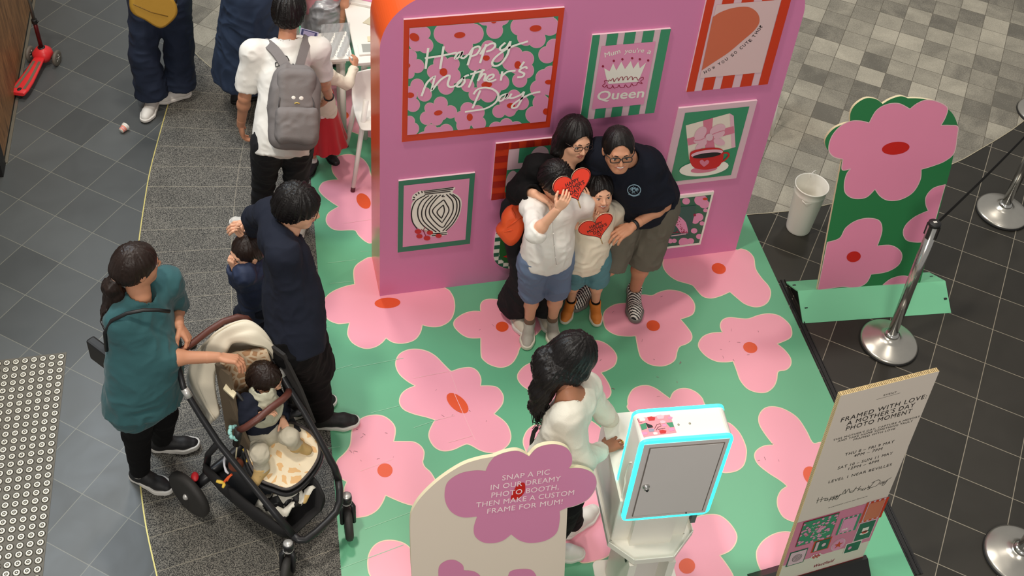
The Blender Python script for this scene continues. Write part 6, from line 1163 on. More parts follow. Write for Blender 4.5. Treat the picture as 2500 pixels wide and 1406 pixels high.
    # ---- hair
    def hair(s, m=None, style='short', thick=.014, res=.0045, extra=None, front=.052, parent=None, low=-.045, amp=.0035, name='hair', fringe=.0, cutface=True):
        hk, P_, M_ = s.hk, s.HP, s.HM; c = s.J['head']; sd = SD(); t_ = thick
        sd.ell(P_(0, -.016, .032), np.array([.077 + t_, .094 + t_, .088 + t_]) * hk, M_, .02); sd.ell(P_(0, -.045, -.015), np.array([.068 + t_ * .8, .060 + t_, .070]) * hk, M_, .03)
        if extra: extra(sd, P_, hk)
        F_, U, R_v = s.HF, s.HU, s.HR
        def fc(X):   # open the face: keep hair behind a curved hairline
            L_ = (X - c) @ M_.T / hk; y0 = front + fringe - .9 * np.maximum(.02 - L_[:, 2], 0) - 6.0 * L_[:, 0] ** 2 * 0; y0 = np.where(L_[:, 2] > .062 - fringe, .3, y0); side = np.where(L_[:, 2] < .02, np.maximum(y0, .012 + .0 * L_[:, 0]), y0); return (L_[:, 1] - side) * hk
        if cutface: sd.neg.append(('e', P_(0, .115 + fringe * .4, -.035 - fringe * .9), np.array([.066, .075, .102]) * hk, M_, .01))
        if style == 'short': sd.cut.append((P_(0, -.02, low), -unit(U * 1.0 - F_ * .15))); sd.cut.append(lambda X: np.where(((X - c) @ U / hk < .010), ((X - c) @ F_ / hk - (.018 + .6 * np.maximum((X - c) @ U / hk + .03, 0))) * hk, -1.0))
        V_, Q = sd.mesh(res); L_ = (V_ - c) @ M_.T / hk; az = np.arctan2(L_[:, 0], L_[:, 1] + .03); pol = np.sqrt(L_[:, 0] ** 2 + L_[:, 1] ** 2)
        top_ = L_[:, 2] > 0; s1_ = vnoise(np.stack([az * 16, pol * 14, L_[:, 2] * 6], 1), 2); s2_ = vnoise(np.stack([L_[:, 0] * 170, L_[:, 1] * 170, L_[:, 2] * 12], 1), 4); w = np.clip(L_[:, 2] / .06, 0, 1); n_ = s1_ * w + s2_ * (1 - w) + .5 * vnoise(np.stack([az * 40, pol * 20, L_[:, 2] * 9], 1), 7)
        V_ = V_ + vnormals(V_, Q) * (n_ * amp * hk)[:, None]; return mesh_obj(name, [(V_, Q)], parent or s.t, [m or HB])
    def strands(s, paths, r=.003, m=None, parent=None, name='loose_strands', n=6):
        mb = MB()
        for p in paths: p = resamp([np.asarray(x) for x in p], 10); mb.tube(p, [r * (1 - .6 * i / 9) for i in range(10)], m or HB, n)
        return mb.build(name, parent or s.t)
    def glasses(s, m=None, w=.023, hgt=.0145, r=.0017, y=.097, z=.009):
        P_, hk = s.HP, s.hk; m = m or M_black; mb = MB()
        for sg in (-1, 1):
            pts = [P_(sg * (.031 + w * (abs(math.cos(a)) ** .6) * (1 if math.cos(a) > 0 else -1)), y - .10 * abs((.031 + w * math.cos(a))) ** 1.0 * .22, z + hgt * (abs(math.sin(a)) ** .6) * (1 if math.sin(a) > 0 else -1)) for a in np.linspace(0, 2 * math.pi, 25)]; mb.tube(pts, r * hk, m, 6, cap=False)
            mb.tube([P_(sg * .057, y - .012, z + .008), P_(sg * .078, y - .05, z + .006), P_(sg * .081, .0, z), P_(sg * .079, -.012, z - .012)], r * hk, m, 6)
        mb.tube([P_(-.006, y - .001, z + .004), P_(0, y + .003, z + .006), P_(.006, y - .001, z + .004)], r * hk, m, 6); return mb.build('glasses', s.t)
def joints(H, pelvis, pz, neck, head, shL, shR, elL, elR, wrL, wrR, knL, knR, anL, anR, toeL, toeR, hips=None, hint=None, fw=None, gw=1.0, az=None):
    """joints from the pixels where the photograph shows them; bones keep their lengths"""
    h = dict(neck=(0, 0, 1), head=(0, 0, 1), shL=None, shR=None, elL=(0, 0, -1), elR=(0, 0, -1), wrL=(0, 0, -1), wrR=(0, 0, -1), knL=(0, 0, -1), knR=(0, 0, -1), anL=(0, 0, -1), anR=(0, 0, -1)); h.update(hint or {}); f = unit(fw); J = {}
    J['pelvis'] = G(*pelvis, pz); J['neck'] = solve(J['pelvis'], *neck, .295 * H, h['neck']); J['head'] = solve(J['neck'], *head, .100 * H, h['head'])
    rt = np.cross(f, V3(0, 0, 1)); sw = .108 * H * gw; base = J['neck'] - unit(J['neck'] - J['pelvis']) * .028 * H
    for a, sg, px_ in (('L', -1, shL), ('R', 1, shR)):
        J['sh' + a] = base + rt * sg * sw if px_ is None else G(*px_) if len(px_) == 3 else solve(base, *px_, sw, h['sh' + a] if h['sh' + a] is not None else rt * sg)
    hr = rt * .052 * H
    for a, sg in (('L', -1), ('R', 1)): J['hip' + a] = J['pelvis'] + hr * sg - V3(0, 0, .02 * H)
    for a, e, w in (('L', elL, wrL), ('R', elR, wrR)):
        J['el' + a] = solve(J['sh' + a], *e, .172 * H, h['el' + a]) if len(e) == 2 else G(*e); J['wr' + a] = solve(J['el' + a], *w, .148 * H, h['wr' + a]) if len(w) == 2 else G(*w)
    for a, k_, n_, t_ in (('L', knL, anL, toeL), ('R', knR, anR, toeR)):
        J['an' + a] = G(n_[0], n_[1], n_[2] if len(n_) > 2 else .052 * H); J['toe' + a] = G(t_[0], t_[1], .02)
        if k_ is None:   # knee from leg lengths, bent forwards
            a0, b0 = J['hip' + a], J['an' + a]; D = np.linalg.norm(b0 - a0); th, sh_ = .245 * H, .238 * H; D = min(D, (th + sh_) * .999); x = (th * th - sh_ * sh_ + D * D) / (2 * D); hgt = math.sqrt(max(th * th - x * x, 0)); dn = unit(b0 - a0); ff = f - dn * np.dot(f, dn); J['kn' + a] = a0 + dn * x + unit(ff) * hgt
        else: J['kn' + a] = solve(J['hip' + a], *k_, .245 * H, h['kn' + a]) if len(k_) == 2 else G(*k_)
    return J
def report(n, J, H):
    d = lambda a, b: round(float(np.linalg.norm(J[a] - J[b]) / H), 3)
    print('BONES', n, 'z head %.2f neck %.2f shL %.2f shR %.2f elL %.2f elR %.2f wrL %.2f wrR %.2f pel %.2f' % tuple(J[k][2] for k in ('head', 'neck', 'shL', 'shR', 'elL', 'elR', 'wrL', 'wrR', 'pelvis')), 'torso', d('pelvis', 'neck'), 'sh', d('shL', 'shR'), 'ua', d('shL', 'elL'), d('shR', 'elR'), 'fa', d('elL', 'wrL'), d('elR', 'wrR'), 'th', d('hipL', 'knL'), d('hipR', 'knR'), 'sh', d('knL', 'anL'), d('knR', 'anR'))
PEOPLE = {}
def PJ(n, H, **k): PEOPLE[n] = (H, joints(H, **k))
PJ('navy', 1.72, pelvis=(722, 800), pz=.93, neck=(695, 566), head=(728, 506), shL=(660, 520), shR=(692, 622), elL=(622, 532), wrL=(622, 564), elR=(712, 745), wrR=(762, 806), knL=None, anL=(735, 985), toeL=(790, 985), knR=(762, 905), anR=(786, 1014), toeR=(845, 1030), fw=(.97, -.2, 0), hint=dict(elL=(-.3, .6, -.7), wrL=(-.6, -.1, -.6)))
PJ('teal', 1.60, pelvis=(352, 925), pz=.87, neck=(342, 722), head=(336, 648), shL=(405, 690), shR=(298, 784, 1.27), elL=(428, 752), wrL=(436, 792), elR=(400, 873), wrR=(532, 872), knL=(398, 1010), anL=(396, 1072), toeL=(480, 1085), knR=(334, 1052), anR=(342, 1150), toeR=(425, 1200), fw=(.95, -.3, 0), hint=dict(elR=(.5, -.3, -.6), wrR=(.9, 0, -.2), wrL=(.6, -.3, -.3), elL=(.2, 0, -1)))
PJ('backpack', 1.74, pelvis=(690, 335), pz=.93, neck=(700, 88), head=(708, 14), shL=(617, 128), shR=(775, 120), elL=(597, 238), wrL=(588, 305), elR=(788, 196), wrR=(803, 236), knL=(645, 440), anL=(628, 548), toeL=(585, 548), knR=(722, 440), anR=(728, 545), toeR=(735, 520), fw=(-.1, 1, 0), hint=dict(wrR=(.1, .3, -.9)))
PJ('girl', 1.02, pelvis=(785, 262), pz=.52, neck=(768, 185), head=(763, 168), shL=(752, 190), shR=(796, 183), elL=(748, 225), wrL=(748, 250), elR=(848, 205), wrR=(866, 163), knL=None, anL=(765, 395), toeL=(758, 416), knR=None, anR=(800, 367), toeR=(812, 388), fw=(.1, 1, 0), hint=dict(elR=(1, .1, -.3), wrR=(.3, .6, .5)))
PJ('jeans', 1.66, pelvis=(388, -15), pz=.88, neck=(380, -200), head=(378, -262), shL=(455, -185), shR=(305, -185), elL=(470, -70), wrL=(440, -40), elR=(300, -70), wrR=(330, -30), knL=(436, 110), anL=(440, 214), toeL=(405, 240), knR=(352, 130), anR=(372, 236), toeR=(365, 272), fw=(-.1, -1, 0))
PJ('navydress', 1.60, pelvis=(612, 40), pz=.86, neck=(668, -125), head=(700, -165), shL=(625, -140), shR=(665, -90), elL=(680, -60), wrL=(730, -20), elR=(640, 5), wrR=(690, -15), knL=None, anL=(600, 190), toeL=(640, 190), knR=None, anR=(585, 225), toeR=(630, 230), fw=(.98, -.1, 0))
PJ('pinkkid', 1.25, pelvis=(792, 30), pz=.62, neck=(790, -90), head=(780, -130), shL=(840, -85), shR=(755, -80), elL=(843, 0), wrL=(835, 58), elR=(745, -20), wrR=(760, 20), knL=None, anL=(815, 120), toeL=(815, 150), knR=None, anR=(775, 125), toeR=(770, 155), fw=(0, -1, 0))
PJ('toddler', .98, pelvis=(628, 728), pz=.47, neck=(618, 648), head=(603, 615), shL=(598, 668), shR=(632, 655), elL=(582, 678), wrL=(570, 652), elR=(615, 610), wrR=(590, 575), knL=(598, 765), anL=(592, 800), toeL=(570, 812), knR=(650, 770), anR=(655, 808), toeR=(640, 822), fw=(-.8, -.5, 0), hint=dict(elR=(-.2, .2, 1), wrR=(-.5, 0, .8), elL=(-.3, -.3, -.6), wrL=(0, 0, 1)))
PJ('mother', 1.63, pelvis=(1306, 500), pz=.84, neck=(1382, 408), head=(1404, 340), shL=(1442, 408), shR=(1312, 410), elL=(1455, 480), wrL=(1430, 500), elR=(1262, 470, 1.13), wrR=(1304, 472, 1.27), knL=None, anL=(1325, 745), toeL=(1330, 775), knR=None, anR=(1255, 745), toeR=(1262, 778), fw=(.25, -.95, 0), hint=dict(neck=(.35, -.3, 1), wrR=(.5, -.5, .1), wrL=(-.5, -.5, 0), elR=(-.3, 0, -1)))
PJ('dad', 1.72, pelvis=(1580, 490), pz=.86, neck=(1532, 382), head=(1510, 366), shL=(1578, 398), shR=(1467, 372), elL=(1622, 500), wrL=(1545, 552), elR=(1440, 460), wrR=(1420, 500), knL=(1568, 640), anL=(1550, 705), toeL=(1552, 790), knR=None, anR=(1443, 690), toeR=(1425, 725), fw=(-.35, -.94, 0), hint=dict(neck=(-.35, -.6, .7), head=(-.4, -.6, .6), wrL=(-.8, -.4, -.2)))
PJ('boy1', 1.44, pelvis=(1334, 622), pz=.755, neck=(1362, 486), head=(1358, 444), shL=(1420, 500), shR=(1300, 505), elL=(1436, 548), wrL=(1432, 498), elR=(1308, 568), wrR=(1362, 510), knL=(1358, 722), anL=(1348, 780), toeL=(1352, 830), knR=(1298, 722), anR=(1292, 785), toeR=(1284, 860), fw=(.15, -1, 0), hint=dict(wrR=(.5, -.4, .6), wrL=(-.1, -.5, .8), elL=(.4, -.3, -.9), elR=(0, -1, -.2)))
PJ('boy2', 1.24, pelvis=(1434, 624), pz=.64, neck=(1466, 508), head=(1463, 470), shL=(1495, 515), shR=(1422, 520), elL=(1503, 565), wrL=(1480, 590), elR=(1432, 560), wrR=(1446, 540), knL=(1457, 686), anL=(1454, 738), toeL=(1457, 790), knR=(1400, 685), anR=(1394, 735), toeR=(1378, 782), fw=(.05, -1, 0), hint=dict(wrL=(-.6, -.6, 0), wrR=(.2, -.5, .6)))
PJ('kiosk', 1.62, pelvis=(1360, 1165), pz=.88, neck=(1388, 965), head=(1398, 868), shL=(1432, 945), shR=(1386, 1018, 1.31), elL=(1475, 1010), wrL=(1505, 1040), elR=(1420, 1128), wrR=(1473, 1096), knL=None, anL=(1400, 1275), toeL=(1440, 1255), knR=None, anR=(1340, 1330), toeR=(1385, 1350), fw=(.95, .1, 0), hint=dict(wrR=(.8, 0, .2), elR=(.3, -.3, -.9)))
PJ('baby', .80, pelvis=(640, 1050), pz=.53, neck=(640, 968), head=(648, 925), shL=(672, 975), shR=(603, 985), elL=(690, 1005), wrL=(690, 1024), elR=(604, 1026, .72), wrR=(642, 1008, .775), knL=(706, 1066, .58), anL=(724, 1090, .47), toeL=(745, 1100), knR=(634, 1108, .58), anR=(640, 1148, .47), toeR=(630, 1170), fw=(.615, -.788, 0), hint=dict(knL=(.6, -.7, 0), knR=(.6, -.7, 0), elR=(0, -.3, -1), wrR=(.6, -.3, .3), elL=(.3, -.3, -.8), wrL=(0, -.5, -.2)))

def start(n, label, skin, girth=1.0, hk=1.0, group=None, fwd=(0, -1, 0), up=(0, 0, 1), **k):
    H, J = PEOPLE[n]; p = Person(label, H, skin, J, group, girth=girth); p.hk = hk; p.head(fwd, up, hk, **k); return p
def on_surface(px_, py_, eps=.004):
    rr_ = unit(ray(px_, py_)); d = co - CAM; t_ = d @ rr_; off = np.linalg.norm(d - t_[:, None] * rr_, axis=1); k_ = off < .012
    if not k_.any(): k_ = off < .03
    return CAM + rr_ * (t_[k_].min() - eps)

C_navy = mat('cloth_navy', (27, 31, 44), .9, bump=.15, bs=300, spec=.25); C_blk = mat('cloth_black', (13, 12, 13), .9, bump=.15, bs=300, spec=.2); C_wht = mat('cloth_white', (232, 228, 220), .85, bump=.15, bs=300); C_crm = mat('cloth_cream', (226, 214, 192), .85, bump=.15, bs=300)
SOLE_W = mat('sole_white', (226, 222, 214), .5); SH_W = mat('shoe_white', (222, 218, 210), .55); SH_B = mat('shoe_black', (24, 23, 24), .6, bump=.2, bs=250)

# man in the navy pullover
P = start('navy', 'man with glasses in a navy pullover looking right, standing beside the stroller', SK1, 1.06, 1.0, fwd=(.93, -.30, -.28)); J = P.J
P.limbs(torso=False); P.hand('R', (.12, .1, -1), (-.2, .95, .0), curl=(.55, .6, .65, .7), thumb=.5); P.hand('L', (-.75, .25, .2), (-.2, .1, -1), curl=(.8, .8, .8, .8), thumb=.6); P.finish_body()
def ex(sd):
    r, f, u = P.torso_frame(); sd.cap(J['neck'] - u * .01, J['neck'] + unit(J['head'] - J['neck']) * .055, .066, .062, .02, flat=1)
P.top(C_navy, 1.93, .012, hem=.10, belly=.02, w=1.03, name='pullover', amp=.006, scale=.09, seed=2, extra=ex, cuff=.036)
P.trousers(C_blk, 1.93, .014, 1.15, seed=5, amp=.006); P.hair(HB, 'short', thick=.020, amp=.006, front=.058, low=-.055, fringe=.006)
P.glasses(mat('thin_metal', (70, 60, 50), .3, .8), r=.0013)
P.shoe('R', J['toeR'], SH_B, SOLE_W, M_black); P.shoe('L', J['toeL'], SH_B, SOLE_W, M_black)

# woman in the teal top
P = start('teal', 'woman in a teal top and black leggings with a ponytail reaching over the stroller', SK2, 1.08, .98, fwd=(.88, .32, -.12)); J = P.J
P.limbs(torso=False); P.hand('R', (.95, -.2, -.15), (-.1, -.4, -1), curl=(.75, .85, .9, .95), thumb=.7); P.hand('L', (.35, -.5, -.5), (-.5, -.3, -.6), curl=(1.0, 1.05, 1.1, 1.1), thumb=.8); P.finish_body()
C_teal = mat('cloth_teal', (40, 86, 90), .85, bump=.15, bs=300, sheen=.1)
def ex(sd):
    r, f, u = P.torso_frame(); sd.ell(J['pelvis'] + u * .10 + f * .06, (.13, .11, .15), np.stack([r, f, u]), .06); sd.cap(J['pelvis'], J['pelvis'] - u * .13 - f * .05, .165, .172, .06, sq=(f, .85))
P.top(C_teal, {'R': 1.22, 'L': .95}, .014, hem=.14, belly=.025, w=1.12, name='top', amp=.006, scale=.085, seed=3, extra=ex, flare=.012)
P.trousers(C_blk, 1.97, .008, 1.04, name='leggings', amp=.002, seed=6)
def ex(sd, Q, k):
    sd.ell(Q(0, -.085, .0), np.ones(3) * .045 * k, k=.03); pts = [Q(0, -.10, .0), Q(.0, -.135, -.03), G(292, 690, 1.38), G(280, 730, 1.30), G(286, 775, 1.20)]; rs = [.028, .036, .044, .042, .020]
    for i in range(4): sd.cap(pts[i], pts[i + 1], rs[i], rs[i + 1], .02)
ho = P.hair(HD, 'short', thick=.013, amp=.0035, extra=ex, front=.05, low=-.07) if False else None
def hx(sd, Q, k):
    sd.ell(Q(0, -.09, .005), np.ones(3) * .042 * k, k=.03)
ho = P.hair(HD, 'short', thick=.013, amp=.003, extra=hx, front=.05, low=-.075)
sd = SD(); a = P.HP(0, -.105, -.035); pts = [a, a + V3(-.025, -.01, -.045), G(282, 722, 1.33), G(272, 762, 1.25), G(286, 812, 1.13)]; rs = [.026, .040, .050, .046, .016]
for i in range(4): sd.cap(pts[i], pts[i + 1], rs[i], rs[i + 1], .02)
V_, Q = sd.mesh(.0055); V_ = V_ + vnormals(V_, Q) * (vnoise(np.stack([V_[:, 0] * 130, V_[:, 1] * 130, V_[:, 2] * 9], 1), 3) * .005)[:, None]; mesh_obj('ponytail', [(V_, Q)], ho, [HD]); mb = MB(); mb.lathe([(.024, -.008), (.030, 0), (.024, .008)], a, V3(-.6, 0, -.6), mat('hair_tie', (200, 160, 140), .6), 16); mb.build('hair_tie', ho)
random.seed(2); P.strands([[pts[1], pts[2] + V3(random.uniform(-.05, .03), random.uniform(-.04, .04), 0), pts[3] + V3(random.uniform(-.05, .05), random.uniform(-.05, .05), 0), pts[4] + V3(random.uniform(-.06, .06), random.uniform(-.05, .05), random.uniform(-.09, .0))] for _ in range(26)], .0035, HD, parent=ho)
P.shoe('R', J['toeR'], SH_B, SOLE_W, M_black, sole_h=.034); P.shoe('L', J['toeL'], SH_B, SOLE_W, M_black, sole_h=.034)
for a in 'LR': mb = MB(); mb.lathe([(.043, -.01), (.041, .035), (.036, .037)], J['an' + a], V3(0, 0, 1), mat('sock_grey', (190, 186, 180), .8), 18); mb.build('sock', P.t)
cb = thing('crossbody_bag', 'small black bag on a thin strap, behind the hip of the woman in teal', 'bag', G(252, 880, .98)); mb = MB(); bc_ = G(258, 872, 1.0); r, f, u = P.torso_frame(); mb.box(bc_, (.05, .20, .14), M_black, rot=np.stack([unit(V3(-.7, -.6, .1)), unit(V3(.6, -.7, 0)), V3(0, 0, 1)], 1)); mb.build('bag_body', cb, bevel=.012)
ctr = (J['neck'] + J['pelvis']) / 2; sp = []
for px_, py_, dd in ((258, 858, 0), (256, 812, .0), (272, 783, .0), (310, 765, .02), (350, 757, .03), (385, 757, .02), (414, 760, .0)):
    sp.append(solve(J['neck'] - u * .12, px_, py_, .20 + dd * .3, V3(-.3, -1, .5)))
mb = MB(); n_ = unit(np.array(CAM) - ctr); mb.tube(sp, .009, M_black, 8); mb.build('strap', cb)

# man with the backpack
P = start('backpack', 'man seen from behind in a white t-shirt and dark jeans, wearing the grey backpack', SK2, .97, 1.0, fwd=(.30, .92, -.30)); J = P.J
P.limbs(torso=False); P.hand('L', (.02, .02, -1), (1, .2, 0), curl=(.5, .6, .7, .7), thumb=.3); P.hand('R', (-.25, .35, -.8), (-.6, .6, -.1), curl=(.3, .35, .4, .4), thumb=.4); P.finish_body()
P.top(C_wht, .80, .012, hem=.10, w=1.0, name='t_shirt', amp=.005, scale=.085, seed=7, sl_r=1.02)
C_dj = mat('denim_dark', (14, 15, 20), .85, bump=.2, bs=300); so = [o for o in P.t.children if o.name.startswith('t_shirt')][0]; co = np.array([v.co[:] for v in so.data.vertices]); mb = MB()
for st in ([(676, 148), (682, 138), (692, 134), (701, 138), (706, 148)], [(680, 152), (687, 143), (697, 141), (703, 150)], [(685, 150), (692, 146), (699, 150)], [(672, 153), (680, 153), (682, 160), (673, 163), (672, 153)], [(676, 166), (684, 166)], [(671, 180), (680, 176)], [(731, 143), (737, 140), (735, 148), (741, 146)], [(729, 153), (736, 150), (738, 157), (731, 160)], [(733, 163), (740, 161)]):
    mb.tube([on_surface(*q, .0015) for q in st], .0030, M_ink, 5)
mb.build('back_print', so)
P.trousers(C_dj, 1.95, .008, 1.02, name='jeans', seed=8, amp=.006)
P.hair(HB, 'short', thick=.020, amp=.006, low=-.065, front=.056)
P.shoe('L', J['toeL'], SH_W, SOLE_W, mat('lace_grey', (120, 118, 112), .8)); P.shoe('R', J['toeR'], SH_W, SOLE_W, mat('lace_grey', (120, 118, 112), .8))
mb = MB(); r, f, u = P.torso_frame(); bk = (J['neck'] + J['pelvis']) / 2
mb.lathe([(.031, -.006), (.034, 0), (.031, .006)], J['wrR'] - unit(J['wrR'] - J['elR']) * .0, J['wrR'] - J['elR'], M_black, 16); mb.build('wristband', P.t)
M_bp = mat('backpack_grey', (120, 114, 112), .85, bump=.2, bs=260); M_bpd = mat('backpack_dark', (84, 80, 80), .85, bump=.2, bs=260)
BP = thing('backpack', 'grey backpack with a front pocket on the back of the man in the white t-shirt', 'backpack', J['pelvis'])
b0 = J['pelvis'] - f * .20 + u * .02 + r * .045; top_ = J['neck'] - f * .15 - u * .145 + r * .02; bu = unit(top_ - b0); bl = np.linalg.norm(top_ - b0); RB = np.stack([r, f, u])
sd = SD(); sd.box(b0 + bu * bl * .34, (.138, .078, .200), RB, .065, .03); sd.box(b0 + bu * bl * .66, (.120, .075, .16), RB, .07, .06); V_, Q = sd.mesh(.008); V_ = folds(relax(V_, Q, 1), Q, .006, .11, seed=12); body = mesh_obj('pack_body', [(V_, Q)], BP, [M_bp])
sd = SD(); sd.box(b0 + bu * bl * .50 - f * .060, (.108, .045, .20), RB, .045, .03); V_, Q = sd.mesh(.008); V_ = folds(V_, Q, .004, .09, seed=13); mesh_obj('front_panel', [(V_, Q)], BP, [M_bp])
sd = SD(); sd.box(b0 + bu * bl * .19 - f * .075, (.118, .055, .105), RB, .045, .03); V_, Q = sd.mesh(.008); V_ = folds(V_, Q, .006, .08, seed=14); pk = mesh_obj('front_pocket', [(V_, Q)], BP, [M_bp])
mb = MB(); pz = [b0 + bu * bl * .355 - f * .133 + r * x + u * (.012 * math.cos(x * 14)) + f * (abs(x) * .35) for x in np.linspace(-.1, .1, 9)]; mb.tube(pz, .004, M_black, 6); mb.build('pocket_zip', pk)
mb = MB(); az_ = [b0 + bu * bl * (.45 + .33 * math.sin(a)) - f * (.110 - .012 * abs(math.cos(a))) + r * .100 * math.cos(a) for a in np.linspace(0, math.pi, 17)]; mb.tube(az_, .0045, M_bpd, 6); mb.build('panel_zip', BP)
mb = MB()
for x in (-.018, .022): mb.ball(b0 + bu * bl * .60 - f * .111 + r * x, (.018, .005, .015), M_wht, rot=np.stack([r, f, u], 1), n=12)
mb.tube([b0 + bu * bl * .53 - f * .114 + r * x + u * (-.006 * abs(x * 60)) for x in (-.014, 0, .014)], .003, mat('patch_yellow', (220, 190, 90), .6), 6); mb.build('printed_patch', BP)
for sg in (-1, 1):
    s0_ = top_ + u * .015 + r * sg * .035 - f * .01; sh_ = J['sh' + ('R' if sg > 0 else 'L')] + u * .070 - r * sg * .055; mid = (s0_ + sh_) / 2 + u * .02 - f * .018
    w_ = []; pts = resamp([s0_, mid, sh_, sh_ + f * .09 - u * .05, sh_ + f * .12 - u * .2 + r * sg * .02], 16); mb = MB(); L1 = []
    for i, p in enumerate(pts): t_ = unit(pts[min(i + 1, 15)] - pts[max(i - 1, 0)]); sdv = unit(np.cross(t_, unit(p - (bk + u * .12)))); L1.append([p - sdv * .028 - 0 * u, p + sdv * .028, p + sdv * .028 - unit(p - bk) * .010, p - sdv * .028 - unit(p - bk) * .010])
    mb.loft(L1, M_bp, smooth=False); mb.build('shoulder_strap', BP)
mb = MB(); mb.tube([top_ + r * -.03, top_ + u * .03 - f * .01, top_ + r * .035], .008, M_black, 8); mb.build('grab_handle', BP)

# small girl in the red skirt
P = start('girl', 'small girl in a white top and red skirt holding the corner of the craft table', SK2, .95, .88, fwd=(.3, .9, -.2)); J = P.J
P.limbs(torso=False); P.hand('R', (.2, .5, .6), (-.5, .7, -.3), curl=(.8, .8, .8, .8), thumb=.6); P.hand('L', (0, .1, -1), (1, 0, 0)); P.finish_body()
P.top(C_crm, 1.95, .010, hem=.04, name='top', amp=.004, scale=.05, seed=9); P.hair(HD, 'short', thick=.02, low=-.09, extra=lambda sd, Q, k: sd.cap(Q(0, -.06, -.02), Q(0, -.07, -.12), .05 * k, .035 * k, .03))
m_, nt, b = node_mat('skirt_red_floral'); tc = N(nt, 'ShaderNodeTexCoord'); v_ = N(nt, 'ShaderNodeTexVoronoi', i2=19.0); lk(nt, tc.outputs['Object'], v_.inputs[0]); rp = N(nt, 'ShaderNodeValToRGB'); rp.color_ramp.elements[0].position = .30; rp.color_ramp.elements[0].color = lin((238, 212, 204)) + (1,); rp.color_ramp.elements[1].position = .34; rp.color_ramp.elements[1].color = lin((180, 24, 34)) + (1,); lk(nt, v_.outputs[0], rp.inputs[0]); lk(nt, rp.outputs[0], b.inputs['Base Color']); b.inputs['Roughness'].default_value = .8
sd = SD(); sd.cap(J['pelvis'] + V3(0, 0, .09), J['pelvis'] + V3(0, 0, -.02), .085, .098, .02, flat=1); P.cloth('waistband', sd, m_, res=.006, amp=.002)
C_rs = mat('skirt_red', (190, 22, 34), .75, sheen=.2); sd = SD(); sd.cap(J['pelvis'] + V3(0, 0, .0), J['pelvis'] + V3(.01, -.0, -.31), .096, .150, .03, flat=1); sd.neg.append(('c', J['pelvis'] + V3(.01, 0, -.2), J['pelvis'] + V3(.01, 0, -.36), .11, .145, .01, 0, None))
V_, Q = sd.mesh(.007); ang = np.arctan2(V_[:, 1] - J['pelvis'][1], V_[:, 0] - J['pelvis'][0]); dz = np.clip((J['pelvis'][2] - V_[:, 2]) / .3, 0, 1); V_ = V_ + vnormals(V_, Q) * ((np.sin(ang * 11 + 2 * vnoise(V_ * 6, 3)) * .010 + vnoise(V_ * 14, 4) * .006) * dz)[:, None]; mesh_obj('skirt', [(V_, Q)], P.t, [C_rs])
M_gs = mat('glitter_black', (36, 34, 36), .5, var=.9, vs_=180)
for a in 'LR': P.shoe(a, J['toe' + a], M_gs, M_blkp, None, L_=.17, sole_h=.02); mb = MB(); mb.lathe([(.028, -.03), (.027, .03), (.023, .032)], J['an' + a], V3(0, 0, 1), C_wht, 16); mb.build('sock', P.t)

# walker in wide blue trousers
P = start('jeans', 'person in wide dark blue trousers and white shoes walking at the upper left', SK1, 1.05, 1.0, fwd=(0, -1, 0)); J = P.J
P.limbs(torso=False); P.hand('L', (0, 0, -1), (-1, 0, 0)); P.hand('R', (0, 0, -1), (1, 0, 0)); P.finish_body(); P.hair(HB, 'short', low=-.1)
P.top(C_blk, 1.9, .015, hem=.05, name='top'); C_dn = mat('denim_blue', (22, 34, 56), .85, bump=.2, bs=300); P.trousers(C_dn, 1.93, .010, 1.36, name='wide_trousers', seed=10, amp=.009, scale=.11, hemr=.072)
for a in 'LR': P.shoe(a, J['toe' + a], SH_W, SOLE_W, C_wht)
mbg = thing('crossbody_bag', 'mustard yellow crossbody bag hanging at the hip of the walker in wide trousers', 'bag', G(372, 30, .92)); M_mu = mat('mustard', (176, 134, 44), .6, bump=.15, bs=80)
q = [(322, -30), (340, -38), (400, -20), (425, 0), (432, 28), (415, 52), (388, 66), (350, 45), (318, 24)]; PB = Plane(G(375, 15, 1.0) + V3(0, -.03, 0), V3(.97, .2, 0), V3(0, .25, 1)); o2 = [PB.px(*p) for p in crom(q, 4)]; mb = MB(); cc_ = sum(o2) / len(o2)
mb.loft([[cc_ + (p - cc_) * s_ + PB.n * d_ for p in o2] for s_, d_ in ((.86, .045), (.97, .035), (1.0, .01), (1.0, -.02), (.95, -.03))], M_mu); mb.tube([PB.px(*p, .047) for p in ((325, 10), (370, 30), (410, 40))], .0025, mat('mustard_dark', (120, 88, 24), .6), 5); mb.build('bag_body', mbg)
mb = MB(); mb.tube([PB.px(426, 18, .0), PB.px(430, 5, .02), PB.px(432, -30, .02), J['shR'] + V3(.1, -.1, 0)], .006, M_black, 6); mb.lathe([(.009, -.002), (.012, 0), (.009, .002)], PB.px(429, 12, .01), PB.n, M_chrome, 14); mb.build('strap', mbg)

# woman in the navy dress
P = start('navydress', 'woman in a gathered navy blue dress leaning towards the craft table at the top', SK1, 1.0, 1.0, fwd=(.9, -.1, -.4)); J = P.J
P.limbs(torso=False); P.hand('R', (.8, .2, -.4), (0, 0, -1)); P.hand('L', (.8, .2, -.4), (0, 0, -1)); P.finish_body(); P.hair(HB, 'short', low=-.1)
C_nd = mat('dress_navy', (30, 46, 70), .8, bump=.15, bs=200)
def ex(sd): sd.cap(J['pelvis'] + V3(0, 0, .18), J['pelvis'] + V3(-.02, 0, -.47), .16, .27, .06, flat=1)
P.top(C_nd, 1.5, .02, hem=0, name='dress', amp=.010, scale=.12, seed=15, extra=ex, sl_r=1.55)
for a in 'LR': P.shoe(a, J['toe' + a], SH_B, M_blkp, None)

